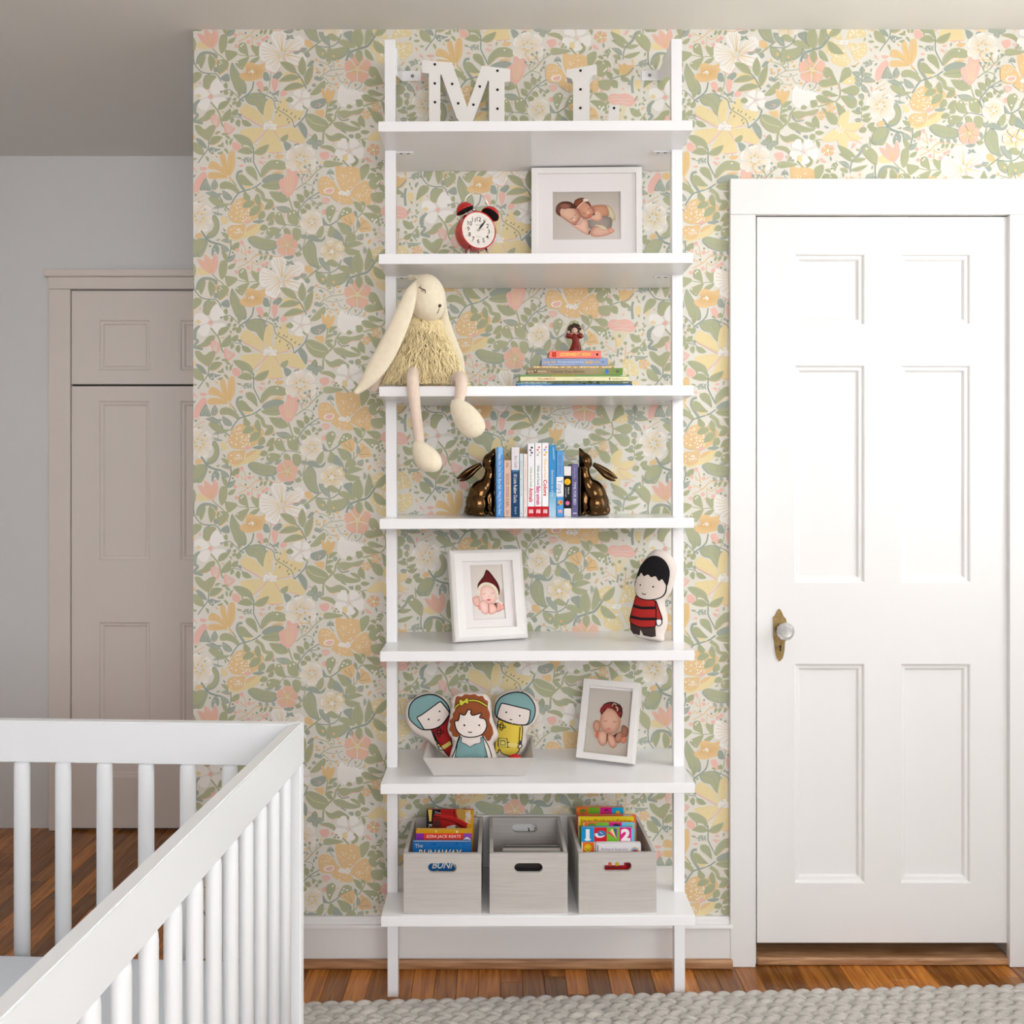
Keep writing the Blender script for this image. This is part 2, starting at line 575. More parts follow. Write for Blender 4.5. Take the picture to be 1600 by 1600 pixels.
bl('g', (830, 335), (760, 350), (700, 400), (760, 412), (805, 385))
bl('o', (250, 420), (290, 365), (320, 380), (280, 440))
bl('g', (300, 385), (370, 365), (430, 380), (440, 440), (400, 500), (320, 550), (298, 470), sh='o'); ds('w', 9, (340, 390), (330, 425), (355, 410))
bl('b', (250, 470), (295, 460), (310, 520), (265, 525))
bl('b', (35, 425), (50, 330), (110, 270), (200, 265), (300, 305), (285, 365), (240, 310), (150, 300), (90, 390), sh='o')
leaf(150, 300, 100, 490, 85, bend=.12); leaf(205, 300, 218, 515, 95, bend=-.1, sh='p')
bl('g', (480, 405), (520, 450), (590, 560), (660, 680), (655, 795), (540, 765), (490, 660), (455, 540), rim='b')
st('b', 8, (480, 420), (530, 560), (600, 700), (640, 790))
bl('b', (340, 600), (430, 540), (458, 630), (400, 642))
bl('g', (140, 600), (190, 562), (278, 565), (270, 625), (225, 670), (205, 722), (160, 738), (118, 690), sh='p')
st('b', 18, (215, 545), (150, 580), (130, 640))
leaf(110, 540, 0, 675, 90)
bl('w', (215, 770), (215, 690), (280, 605), (345, 650), (385, 745), (280, 810))
bl('w', (250, 850), (395, 845), (385, 930), (300, 988), (235, 925))
bl('w', (212, 880), (175, 992), (100, 992), (52, 930), (80, 890), (160, 850))
bl('w', (205, 810), (70, 860), (15, 800), (35, 725), (125, 720))
ds('p', 30, (218, 830)); bl('y', (30, 820), (65, 795), (100, 825), (65, 850))
leaf(410, 655, 420, 735, 55); ds('g', 33, (410, 780)); leaf(480, 760, 465, 835, 45); leaf(580, 695, 570, 845, 75, bend=-.06)
st('l', 10, (350, 770), (430, 745), (480, 760), (560, 840), (600, 880)); ds('b', 16, (350, 770), (620, 880))
leaf(475, 850, 415, 870, 45, 'b'); leaf(540, 845, 490, 875, 40)
st('g', 10, (970, 530), (960, 640), (945, 720), (905, 830)); 
bl('o', (650, 430), (720, 400), (785, 425), (830, 428), (900, 415), (912, 490), (868, 540), (868, 595), (780, 622), (700, 640), (620, 622), (578, 570), (600, 540), (665, 520))
for k in range(22):
    a = 2 * PI * k / 22
    x, y = q(742, 522)
    WP.stroke([(x + math.cos(a) * 4.5, y + math.sin(a) * 3), (x + math.cos(a) * 16, y + math.sin(a) * 10)], .5, OD_, 1)
sprinkle('w', 9, 740, 520, 45, 9, 22)
st('l', 18, (755, 640), (725, 760), (600, 860), (568, 895))
bl('g', (645, 830), (770, 780), (880, 800), (912, 880), (895, 1065), (830, 1020), (780, 950), (690, 920), rim='b')
st('b', 8, (670, 830), (790, 850), (860, 950), (885, 1050)); st('b', 6, (790, 850), (870, 820)); st('b', 6, (760, 845), (740, 920))
# big white flower
for c in ('w',):
    bl(c, (1085, 260), (980, 110), (985, 30), (1050, -5), (1125, 8), (1160, 60), (1140, 190))
    bl(c, (1140, 270), (1200, 140), (1320, 65), (1395, 150), (1340, 230), (1220, 280))
    bl(c, (1080, 290), (970, 355), (870, 385), (828, 320), (832, 180), (900, 155), (1040, 230))
    bl(c, (1100, 310), (1070, 500), (1035, 538), (940, 500), (895, 455), (950, 365))
    bl(c, (1130, 310), (1250, 295), (1370, 295), (1415, 370), (1300, 455), (1160, 405))
lines_in('y', 1110, 295, [(1010, 50), (1045, 30), (1080, 20), (1110, 30), (1130, 60), (1240, 130), (1290, 100), (1330, 120), (1350, 170), (1300, 220), (850, 200), (850, 250), (850, 300), (880, 345), (920, 180), (930, 370), (960, 440), (990, 480), (1020, 500), (1050, 440), (920, 440), (1220, 330), (1300, 330), (1370, 350), (1330, 410), (1240, 400), (1180, 390)])
st('p', 13, (940, 505), (1030, 540), (1085, 470)); st('p', 13, (1130, 325), (1165, 405), (1305, 452)); st('p', 13, (1175, 300), (1230, 265), (1320, 255), (1365, 205))
bl('y', (1100, 530), (1280, 540), (1250, 570), (1130, 570)); bl('y', (1290, 640), (1370, 600), (1380, 670), (1300, 680))
leaf(1290, 535, 1078, 398, 100, sh='o', bend=.06); leaf(1370, 575, 1365, 325, 105, bend=-.03); leaf(1412, 695, 1500, 425, 95, sh='o', bend=-.05)
leaf(1335, 590, 1065, 640, 85, sh='o', bend=.07); leaf(1395, 695, 1108, 765, 85, sh='o', bend=.1)
st('l', 16, (1270, 520), (1340, 590), (1415, 730))
bl('o', (1390, 140), (1440, 115), (1500, 170), (1480, 225), (1410, 200))
leaf(1330, 260, 1425, 225, 55, 'b'); leaf(1240, 280, 1350, 260, 40, 'b'); bl('b', (1390, 300), (1440, 275), (1460, 320), (1420, 345))
st('g', 22, (1600, 130), (1490, 220), (1380, 300))
bl('b', (1425, 440), (1470, 380), (1515, 385), (1490, 430), (1440, 460))
bl('b', (880, 530), (935, 535), (955, 630), (880, 622)); bl('b', (990, 580), (1080, 515), (1112, 560), (1045, 622))
bl('p', (785, 670), (845, 635), (885, 720), (862, 778)); bl('p', (978, 645), (1020, 600), (1058, 645), (1040, 740), (1010, 778))
bl('b', (948, 750), (1000, 790), (1070, 750), (1062, 800), (990, 812)); leaf(885, 760, 920, 700, 60); leaf(800, 740, 850, 775, 30)
# yellow lily
bl('y', (920, 1150), (875, 1060), (905, 900), (930, 850), (985, 870), (1002, 950), (965, 1160))
bl('y', (885, 1190), (740, 1125), (595, 1040), (600, 980), (650, 925), (720, 950), (820, 1020), (880, 1120))
bl('y', (900, 1225), (830, 1320), (745, 1412), (690, 1360), (588, 1280), (620, 1240), (760, 1220))
bl('y', (930, 1240), (1000, 1240), (1060, 1340), (1095, 1400), (1122, 1525), (1040, 1520), (950, 1535), (860, 1480), (790, 1490), (860, 1340))
bl('y', (1000, 1220), (1120, 1225), (1250, 1210), (1350, 1290), (1405, 1370), (1330, 1425), (1200, 1370), (1120, 1375))
bl('y', (985, 1180), (1030, 1050), (1040, 950), (1150, 835), (1200, 980), (1300, 985), (1375, 995), (1360, 1080), (1250, 1150), (1080, 1215))
for cx_, cy_, rx_, ry_ in ((935, 1000, 45, 110), (720, 1040, 90, 60), (750, 1280, 110, 50), (960, 1400, 90, 90), (1220, 1300, 130, 60), (1150, 1060, 130, 90)):
    for _ in range(16):
        a = random.uniform(0, 2 * PI); d = math.sqrt(random.random())
        x, y = cx_ + rx_ * d * math.cos(a), cy_ + ry_ * d * math.sin(a)
        u, v = q(x, y); u2, v2 = q(x + (950 - x) * .03, y + (1190 - y) * .03)
        WP.stroke([(u, v), (u2, v2)], .6, rgb(222, 192, 122), 1)
st('p', 14, (600, 1060), (740, 1140), (870, 1215)); st('p', 14, (750, 1415), (850, 1330), (920, 1245)); st('p', 12, (1010, 1245), (1090, 1390)); st('p', 12, (950, 1535), (1110, 1525)); st('p', 10, (1040, 1218), (1220, 1180)); st('p', 12, (1200, 1375), (1330, 1420))
sprinkle('w', 17, 960, 1195, 100, 26, 55)
st('l', 11, (830, 780), (920, 820), (1005, 870), (1030, 970), (1150, 1050), (1235, 1120), (1260, 1215))
for (x, y, a) in ((925, 850, 1.7), (950, 800, -1.5), (1000, 830, -1.8), (1050, 830, -1.2), (1080, 880, .9), (1050, 1010, 2.4), (1060, 985, -.9), (1090, 1050, 1.9), (1120, 1010, -1.1), (1150, 1020, -.6), (1190, 1100, 2.1), (1215, 1060, -.8), (1210, 1140, 2.2), (1310, 1115, -.5), (1265, 1100, -.9)):
    leaf(x, y, x + 40 * math.cos(a), y + 40 * math.sin(a), 17, 'b' if y < 900 else 'd', vein=False)
petals(1345, 865, 140, 5, 'w', .95, .5)
sprinkle('p', 5, 1345, 862, 45, 14); bl('p', (1090, 780), (1140, 750), (1175, 795), (1110, 830))
leaf(1255, 875, 1155, 880, 75); leaf(1365, 940, 1430, 985, 25)
st('l', 16, (1430, 985), (1390, 1090), (1265, 1215))
bl('b', (1305, 1170), (1355, 1148), (1425, 1240), (1412, 1360), (1340, 1260))
bl('g', (1090, 1350), (1180, 1300), (1175, 1370), (1120, 1400)); bl('b', (1128, 1405), (1180, 1400), (1228, 1450), (1165, 1510)); bl('b', (1260, 1430), (1320, 1420), (1300, 1480))
for a in (-1.57, .1, 1.4, 3.0):
    leaf(1525, 1395, 1525 + 115 * math.cos(a), 1395 + 105 * math.sin(a), 80, 'b' if a > 0 else 'd')
# left of crop 1
bl('g', (45, 1120), (120, 1080), (180, 1010), (265, 990), (260, 1050), (180, 1125), (80, 1140), sh='p')
st('g', 20, (220, 900), (320, 1030), (350, 1150), (378, 1210))
leaf(350, 1140, 465, 975, 100, bend=.12); leaf(305, 995, 462, 885, 85)
bl('p', (222, 1070), (275, 1060), (332, 1100), (325, 1190), (270, 1225), (225, 1150)); bl('p', (395, 1150), (460, 1190), (525, 1225), (485, 1280), (430, 1312), (382, 1240))
for k in range(5): st('k', 6, (240 + k * 20, 1070), (258 + k * 8, 1190)); st('k', 6, (405 + k * 24, 1165 + k * 12), (425 + k * 8, 1270))
st('b', 30, (75, 875), (25, 950), (30, 1010)); st('b', 30, (20, 1030), (60, 1065), (20, 1120), (70, 1150), (120, 1165))
bl('g', (20, 1190), (80, 1190), (140, 1240), (210, 1195), (275, 1190), (265, 1260), (192, 1375), (100, 1330), (40, 1270), sh='p')
bl('b', (30, 1355), (90, 1360), (150, 1420), (168, 1480), (90, 1450)); bl('g', (-10, 1405), (70, 1420), (130, 1500), (125, 1560), (50, 1545), (0, 1500))
leaf(200, 1425, 368, 1335, 95, sh='o'); st('l', 14, (190, 1360), (185, 1480), (100, 1600), (60, 1660))
bl('b', (185, 1500), (220, 1462), (290, 1480), (350, 1490), (280, 1520), (240, 1555)); ds('w', 9, (230, 1520), (255, 1500), (262, 1525))
for (x, y, a, l) in ((270, 1300, -.4, 80), (350, 1300, .1, 90), (400, 1320, .6, 80), (460, 1440, -1.2, 100), (420, 1360, 1.4, 80), (300, 1450, .1, 90), (370, 1400, 1.9, 60), (380, 1480, .9, 90), (300, 1540, -.3, 80)):
    leaf(x, y, x + l * math.cos(a), y + l * math.sin(a), 36, vein=False)
bl('g', (495, 1315), (600, 1305), (720, 1370), (758, 1480), (735, 1490), (680, 1440), (600, 1425))
st('b', 7, (520, 1320), (640, 1370), (745, 1480))
leaf(755, 1540, 948, 1425, 95, sh='o', bend=.1); leaf(755, 1530, 550, 1520, 95, bend=.1); st('l', 15, (755, 1470), (755, 1600), (760, 1660), (850, 1840))
bl('p', (490, 1410), (545, 1400), (595, 1450), (570, 1505), (500, 1490)); st('g', 17, (560, 1330), (605, 1420), (630, 1505))
leaf(490, 1085, 470, 1165, 55); leaf(565, 1110, 575, 1215, 65); leaf(605, 1130, 735, 1195, 75); leaf(480, 1065, 560, 985, 75); st('l', 9, (465, 1080), (590, 1097), (630, 1140))
leaf(545, 965, 600, 890, 75); leaf(490, 935, 540, 890, 45); bl('b', (550, 1050), (600, 1045), (595, 1090))
# --- crop 2
crop(402, 400)
leaf(770, 20, 910, 205, 95, 'b', bend=-.05)
bl('g', (870, 40), (940, 60), (1025, 100), (980, 138), (900, 110))
st('l', 13, (1050, 50), (1010, 150), (900, 212), (720, 195))
bl('b', (1078, 40), (1150, 10), (1190, 20), (1195, 138), (1140, 110)); bl('g', (1040, 120), (1130, 128), (1225, 190), (1170, 220), (1060, 180))
bl('g', (728, 210), (830, 230), (862, 290), (842, 365), (760, 320), rim='b'); bl('g', (925, 250), (1030, 220), (1145, 198), (1115, 310), (1010, 375), (935, 370), rim='b')
bl('g', (880, 235), (932, 238), (922, 400), (885, 418), (858, 360)); ds('o', 18, (822, 292), (955, 328)); ds('y', 10, (885, 400))
st('g', 9, (780, 590), (900, 510), (1000, 490), (1080, 480)); st('g', 8, (930, 500), (880, 430), (760, 390)); st('g', 8, (950, 480), (960, 420), (930, 370)); st('g', 8, (850, 560), (960, 575), (1075, 540)); st('g', 8, (1010, 580), (1040, 640), (1110, 660)); st('g', 8, (800, 570), (870, 620), (900, 660), (980, 680)); st('g', 8, (830, 560), (830, 490))
ds('o', 21, (740, 372), (745, 490), (842, 492), (775, 530), (1005, 385), (1030, 442), (950, 610), (990, 675), (1018, 720), (1120, 655), (1112, 420)); ds('b', 11, (745, 530), (930, 450), (988, 545), (875, 665), (1095, 620), (820, 605), (640, 495))
petals(1250, 485, 180, 5, 'p', 1.05, -.3, line='y')
ds('y', 26, (1252, 490))
bl('w', (1005, 830), (1020, 720), (1062, 680), (1100, 725), (1140, 690), (1165, 745), (1230, 745), (1345, 795), (1280, 860), (1200, 930), (1100, 965), (1020, 910))
for k in range(7): st('k', 5, (1040 + k * 20, 930), (1040 + k * 38, 760 + k * 12))
st('l', 9, (1130, 735), (1150, 680), (1195, 635)); st('l', 9, (1235, 745), (1290, 710), (1310, 650)); sprinkle('b', 5, 1270, 690, 75, 16)
bl('g', (660, 800), (720, 730), (800, 650), (850, 635), (850, 710), (770, 795), (690, 815)); leaf(600, 610, 585, 560, 40, 'b'); leaf(735, 570, 760, 630, 60, 'b'); leaf(680, 690, 740, 700, 45, 'b'); leaf(760, 630, 820, 600, 50, 'b')
bl('o', (798, 730), (830, 740), (850, 775), (885, 718), (915, 760), (975, 745), (950, 850), (880, 922), (820, 850))
lines_in('y', 880, 910, [(815, 760), (850, 800), (885, 750), (920, 790), (955, 770)])
bl('b', (668, 900), (750, 868), (820, 850), (862, 870), (850, 935), (760, 988), (680, 962)); sprinkle('p', 9, 760, 930, 50, 5, 25)
bl('o', (710, 1010), (770, 1000), (830, 1000), (832, 1085), (760, 1062)); st('g', 17, (880, 900), (870, 1000), (855, 1100))
leaf(890, 960, 1005, 880, 60); leaf(860, 1025, 965, 990, 45); leaf(860, 1085, 955, 1055, 50); leaf(865, 1095, 945, 1155, 60); leaf(1005, 970, 940, 960, 60, 'b')
bl('g', (995, 1030), (1080, 1000), (1180, 1010), (1335, 975), (1280, 1050), (1180, 1060), (1080, 1110), sh='p'); st('b', 18, (1000, 1065), (1060, 1130), (1150, 1115))
bl('g', (948, 1160), (1050, 1145), (1150, 1190), (1292, 1230), (1230, 1262), (1120, 1265), (1000, 1230)); st('b', 6, (980, 1175), (1100, 1205), (1230, 1235))
bl('g', (848, 1285), (920, 1320), (1030, 1285), (1160, 1375), (1100, 1400), (1020, 1375), (930, 1390), (870, 1350), sh='o'); st('b', 6, (880, 1320), (960, 1350), (1040, 1325), (1130, 1375))
st('g', 24, (1040, 960), (985, 1040), (960, 1130), (840, 1250), (822, 1395)); leaf(1290, 1060, 1345, 1220, 90, bend=.1)
bl('g', (620, 1050), (720, 1055), (860, 1130), (897, 1210), (840, 1245), (810, 1278), (700, 1250), (610, 1140)); st('h', 10, (625, 1090), (700, 1160), (850, 1200)); st('b', 6, (640, 1070), (760, 1110), (870, 1190))
leaf(1240, 890, 1325, 935, 90); leaf(1110, 965, 1195, 960, 60)
st('b', 20, (1050, 1250), (1110, 1285)); bl('b', (1140, 1310), (1200, 1305), (1195, 1358), (1160, 1340)); leaf(1160, 1140, 1300, 1230, 50); leaf(1290, 1265, 1410, 1270, 60); ds('g', 42, (1260, 1325)); leaf(1310, 1365, 1340, 1470, 50); st('g', 12, (1240, 1440), (1290, 1370), (1390, 1355))
# --- crop 3
crop(302, 580)
bl('o', (430, 380), (300, 310), (195, 290), (200, 225), (240, 195), (330, 240)); bl('o', (435, 400), (330, 415), (200, 415), (185, 360), (230, 332), (350, 345))
bl('o', (440, 380), (390, 330), (340, 200), (340, 120), (385, 100), (412, 180)); bl('o', (450, 390), (425, 280), (440, 110), (475, 65), (520, 90), (525, 240), (500, 320))
lines_in('y', 440, 390, [(230, 230), (250, 260), (210, 360), (240, 390), (360, 140), (385, 170), (470, 120), (490, 140), (500, 200)], .6)
st('o', 20, (450, 395), (490, 440)); st('g', 16, (490, 440), (540, 510))
bl('p', (100, 350), (150, 335), (175, 390), (150, 445), (112, 490), (60, 582), (5, 572), (20, 450)); bl('b', (150, 410), (190, 470), (225, 565), (140, 560), (78, 552)); st('h', 5, (160, 430), (160, 550)); st('h', 5, (170, 450), (200, 550)); st('h', 5, (150, 450), (110, 545))
leaf(240, 560, 270, 420, 85, 'b'); leaf(245, 555, 310, 500, 45, 'b', sh='o')
st('l', 16, (230, 570), (310, 620), (360, 690), (380, 740), (450, 810))
bl('g', (328, 510), (345, 470), (400, 450), (480, 470), (560, 540), (578, 585), (560, 612), (500, 570), (430, 545), (350, 545))
bl('g', (190, 660), (240, 628), (320, 660), (380, 722), (460, 728), (390, 772), (300, 765), (220, 710)); leaf(490, 680, 365, 560, 85, 'b', bend=-.1); leaf(330, 650, 148, 595, 60, 'b'); leaf(365, 610, 300, 600, 30, 'b')
st('b', 34, (615, 325), (565, 335), (548, 400), (580, 480), (640, 565)); 
st('l', 16, (465, 745), (560, 605), (640, 570), (760, 530), (850, 470)); bl('y', (610, 470), (680, 490), (740, 540), (650, 530))
leaf(760, 500, 555, 375, 120, lobe=True, bend=-.08); leaf(805, 450, 660, 265, 105, lobe=True, bend=.08)
bl('o', (980, 350), (1060, 320), (1140, 340), (1060, 360)); bl('g', (850, 400), (850, 300), (960, 190), (1100, 188), (1165, 245), (1130, 305), (980, 300), (900, 365), sh='o'); st('b', 7, (860, 380), (920, 270), (1020, 230), (1100, 240)); ds('w', 12, (1050, 215))
bl('b', (860, 430), (950, 370), (1060, 352), (1140, 382), (1070, 440), (900, 478)); bl('g', (848, 505), (950, 455), (1070, 440), (1085, 545), (940, 550)); st('d', 7, (870, 505), (970, 500), (1070, 490))
leaf(1195, 690, 945, 575, 125, bend=-.05); leaf(1225, 805, 1028, 770, 85, 'b', sh='o', bend=-.06); st('g', 18, (1190, 640), (1245, 815))
bl('o', (435, 870), (460, 790), (520, 695), (620, 655), (700, 690), (780, 665), (880, 740), (860, 830), (800, 905), (720, 955), (600, 975), (480, 955))
bl('o', (418, 1060), (470, 1000), (560, 995), (650, 985), (655, 1070), (600, 1150), (510, 1172), (440, 1130)); bl('y', (445, 1130), (530, 1175), (620, 1130), (640, 1060), (700, 1010), (845, 975), (835, 1060), (740, 1140), (640, 1160), (500, 1200)); bl('o', (655, 1080), (690, 1010), (790, 985), (740, 1040))
for _ in range(60):
    a = random.uniform(0, 2 * PI); d = math.sqrt(random.random())
    ds('w', 8.5, (620 + 170 * d * math.cos(a), 820 + 130 * d * math.sin(a)))
for _ in range(18): ds('w', 8, (random.uniform(460, 610), random.uniform(1020, 1130)))
ds('p', 16, (650, 960), (680, 945), (700, 960), (670, 975)); st('k', 8, (640, 1100), (660, 990))
leaf(770, 715, 612, 775, 95, bend=.06); leaf(845, 765, 700, 885, 105, bend=.05); leaf(1000, 695, 885, 800, 85, sh='o'); leaf(800, 600, 840, 770, 80); leaf(885, 820, 815, 930, 90); bl('b', (745, 950), (830, 930), (895, 940), (840, 975), (770, 970))
st('g', 46, (780, 540), (860, 600), (890, 680), (990, 700)); leaf(640, 560, 705, 690, 85, lobe=True); leaf(1010, 830, 905, 940, 80, sh='o'); leaf(1005, 930, 930, 1000, 65)
bl('g', (1060, 835), (1110, 860), (1150, 970), (1165, 1000), (1060, 985), (1012, 910)); bl('g', (1180, 825), (1240, 803), (1305, 840), (1315, 980), (1270, 995), (1200, 970), (1175, 900)); ds('w', 12, (1210, 855), (1075, 860), (1260, 840))
st('l', 9, (900, 1145), (1000, 1130), (1140, 1010), (1200, 995), (1350, 1020)); bl('g', (915, 1070), (980, 1020), (1095, 1050), (1060, 1112), (940, 1135)); ds('w', 11, (950, 1065)); bl('g', (1128, 1050), (1170, 1030), (1218, 1080), (1205, 1150), (1150, 1120)); bl('g', (1240, 1060), (1285, 1030), (1345, 1060), (1350, 1140), (1300, 1195), (1250, 1150)); leaf(935, 1020, 830, 1050, 80)
leaf(1020, 1170, 1110, 1110, 50, 'b'); leaf(890, 1150, 1010, 1140, 22, 'b')
petals(75, 900, 190, 6, 'w', .95, .2, line='y')
bl('g', (272, 868), (320, 940), (328, 1040), (280, 1132), (190, 1168), (168, 1122), (240, 1070), (268, 980), (232, 900), rim='b'); st('l', 24, (100, 1068), (180, 1180), (260, 1220), (345, 1240)); bl('o', (25, 1130), (80, 1090), (125, 1120), (60, 1170))
leaf(240, 790, 380, 775, 32, 'b'); leaf(240, 830, 380, 865, 32, 'b'); st('l', 6, (310, 760), (310, 850))
for (x, y) in ((60, 600), (110, 640), (40, 680), (100, 700), (130, 760)):
    st('o', 9, (x - 40, y + 20), (x, y), (x + 30, y - 20)); 
ds('d', 16, (70, 705), (145, 800), (30, 620)); ds('w', 8, (70, 700), (145, 796))
bl('g', (15, 1240), (80, 1178), (182, 1185), (160, 1290), (100, 1395), (15, 1370)); st('h', 6, (40, 1260), (120, 1220)); st('h', 6, (40, 1330), (130, 1290)); bl('b', (228, 1350), (240, 1280), (282, 1238), (328, 1290), (310, 1370), (272, 1318), (245, 1390)); ds('w', 8, (265, 1300))
leaf(452, 1325, 345, 1230, 75, 'b'); leaf(478, 1305, 575, 1205, 85); leaf(410, 1455, 530, 1355, 60, 'b'); leaf(410, 1440, 350, 1315, 60, sh='o'); st('l', 14, (470, 1180), (470, 1310), (420, 1450)); leaf(440, 1175, 345, 1088, 55); leaf(470, 1215, 345, 1190, 50, 'b', sh='o')
bl('y', (345, 900), (390, 895), (435, 960), (395, 990), (350, 960))
st('o', 12, (560, 1530), (690, 1460), (760, 1390), (830, 1370)); st('o', 11, (640, 1250), (655, 1330), (665, 1390)); st('o', 11, (600, 1300), (610, 1340), (650, 1360)); st('o', 11, (690, 1460), (610, 1430), (570, 1410)); st('o', 11, (740, 1450), (800, 1490), (900, 1420)); st('o', 11, (740, 1450), (735, 1560), (700, 1600)); st('o', 10, (770, 1360), (900, 1360), (1010, 1390), (1110, 1388)); st('o', 10, (735, 1340), (770, 1310))
ds('p', 27, (605, 1215), (550, 1310), (700, 1330), (525, 1445), (875, 1500), (690, 1530), (540, 1580), (820, 1555), (920, 1475)); ds('d', 14, (705, 1280), (655, 1418), (795, 1450), (915, 1520), (495, 1340), (970, 1545), (210, 1260))
bl('g', (680, 1182), (750, 1132), (880, 1160), (1035, 1200), (1042, 1290), (920, 1318), (770, 1275), rim='b'); st('b', 8, (710, 1190), (830, 1235), (1030, 1245)); [st('b', 5, (780 + k * 70, 1218 + k * 6), (800 + k * 70, 1170 + k * 14)) for k in range(3)]; [st('b', 5, (780 + k * 70, 1218 + k * 6), (810 + k * 70, 1275)) for k in range(3)]
for x in (830, 910, 985): leaf(x, 1310, x + 30, 1370, 40, 'b')
for x in (850, 910, 970): leaf(x + 10, 1370, x - 20, 1440, 42)
bl('b', (1125, 1395), (1250, 1372), (1240, 1410), (1180, 1425)); 
for (x, y) in ((1190, 1460), (1225, 1460), (1185, 1490), (1235, 1485)): leaf(1210, 1475, x + (x - 1210) * 1.2, y + (y - 1475), 30, 'b', vein=False)
# --- crop 4
crop(402, 580)
petals(540, 170, 205, 6, 'w', .95, .4, line='y')
st('o', 12, (515, 300), (520, 210)); st('o', 14, (530, 332), (640, 325)); bl('o', (215, 140), (260, 115), (330, 120), (310, 160), (250, 170))
bl('p', (390, 645), (300, 560), (272, 440), (355, 395), (370, 310), (402, 292), (440, 330), (515, 325), (512, 440), (470, 560))
for x in (345, 375, 410, 440, 470): st('y', 7, (x, 400 if x < 360 else 350), (390 + (x - 395) * .5, 590))
petals(685, 955, 150, 5, 'w', 1.0, .3, line='y'); [st('y', 7, (685 + 150 * math.cos(a), 955 + 150 * math.sin(a)), (685 + 155 * math.cos(a + .4), 955 + 155 * math.sin(a + .4)), (685 + 150 * math.cos(a + .8), 955 + 150 * math.sin(a + .8))) for a in (0, 1.2, 2.5, 3.8, 5)]
petals(378, 1250, 148, 5, 'p', 1.05, -.2, line='y'); ds('y', 20, (378, 1250))
bl('g', (660, 1178), (730, 1260), (745, 1400), (778, 1535), (700, 1520), (640, 1480), (570, 1350), (590, 1255), rim='b'); st('b', 8, (670, 1200), (650, 1350), (740, 1510)); [st('b', 5, (662, 1260 + k * 60), (610, 1280 + k * 55)) for k in range(3)]; [st('b', 5, (665, 1270 + k * 60), (720, 1290 + k * 55)) for k in range(3)]
st('g', 14, (610, 1090), (600, 1170), (560, 1300), (470, 1360)); bl('b', (605, 1160), (650, 1120), (740, 1130), (790, 1180), (855, 1130), (830, 1195), (740, 1205)); leaf(600, 1165, 550, 1120, 60, 'b'); leaf(520, 1230, 555, 1310, 40, 'b'); bl('g', (735, 1110), (790, 1020), (828, 1010), (832, 1090), (790, 1160)); leaf(480, 1380, 560, 1360, 60)
st('l', 13, (790, 580), (640, 670), (545, 780), (510, 850), (545, 930)); st('l', 9, (650, 665), (740, 660), (780, 640)); st('l', 9, (650, 670), (720, 710), (780, 760))
for (x, y, x2, y2, w) in ((620, 665, 595, 545, 75), (580, 715, 490, 610, 85), (530, 790, 455, 700, 80), (590, 750, 675, 795, 70), (700, 700, 695, 765, 45), (670, 610, 700, 575, 45), (540, 810, 625, 830, 70), (760, 740, 820, 730, 50), (740, 760, 760, 800, 50), (745, 640, 790, 650, 35)):
    leaf(x, y, x2, y2, w)
st('g', 11, (480, 560), (540, 510), (640, 440), (740, 330), (850, 250)); st('g', 8, (570, 490), (550, 430), (515, 375)); st('g', 8, (560, 440), (585, 370)); st('g', 8, (690, 380), (650, 320), (600, 275)); st('g', 8, (660, 330), (655, 255)); st('g', 8, (740, 330), (745, 270)); st('g', 8, (590, 480), (680, 500), (700, 550))
ds('b', 18, (515, 370), (585, 367), (655, 250), (597, 272), (787, 267), (737, 435), (595, 527), (700, 557), (748, 215), (205, 795), (295, 597)); ds('p', 13, (255, 570), (285, 575), (660, 390), (340, 880), (215, 765)); ds('o', 12, (545, 310), (630, 380), (600, 425), (655, 300), (560, 350), (735, 390))
st('b', 10, (960, 430), (910, 370), (915, 290)); [leaf(915, 350, 915 + 55 * math.cos(a), 350 + 55 * math.sin(a), 22, 'b', vein=False) for a in (-2.6, -1.9, -1.2, -.5, .3, 2.9)]
bl('o', (985, 250), (1020, 250), (1080, 275), (1130, 262), (1210, 268), (1300, 320), (1305, 420), (1240, 490), (1130, 590), (1060, 570), (1010, 480), (978, 345))
bl('o', (785, 600), (762, 520), (775, 420), (850, 388), (940, 430), (1000, 520), (1040, 590), (930, 625), (840, 625)); bl('o', (1140, 610), (1270, 480), (1370, 442), (1432, 570), (1415, 730), (1330, 740), (1200, 660)); bl('o', (925, 640), (1030, 605), (1120, 620), (1195, 680), (1195, 735), (1060, 738), (980, 695))
for cx_, cy_, r_ in ((1140, 400, 125), (870, 480, 80), (1320, 590, 95), (1070, 690, 70)):
    for _ in range(26 if r_ > 90 else 14):
        a = random.uniform(0, 2 * PI); d = math.sqrt(random.random())
        x, y = q(cx_ + r_ * d * math.cos(a), cy_ + r_ * d * math.sin(a))
        WP.stroke([(x, y), (x + .4, y + 1.6)], 1.0, W_, 1)
sprinkle('w', 14, 1095, 600, 75, 22, 35); st('k', 16, (1130, 610), (1220, 520)); bl('w', (830, 570), (870, 535), (960, 540), (940, 600), (860, 605)); bl('p', (850, 572), (880, 548), (950, 545), (930, 592), (875, 598)); ds('p', 16, (1218, 520), (1480, 565), (1465, 725))
bl('p', (805, 670), (870, 655), (915, 690), (850, 735)); bl('p', (805, 820), (850, 800), (880, 830), (830, 870)); st('k', 5, (820, 680), (900, 690)); st('k', 5, (820, 700), (890, 710))
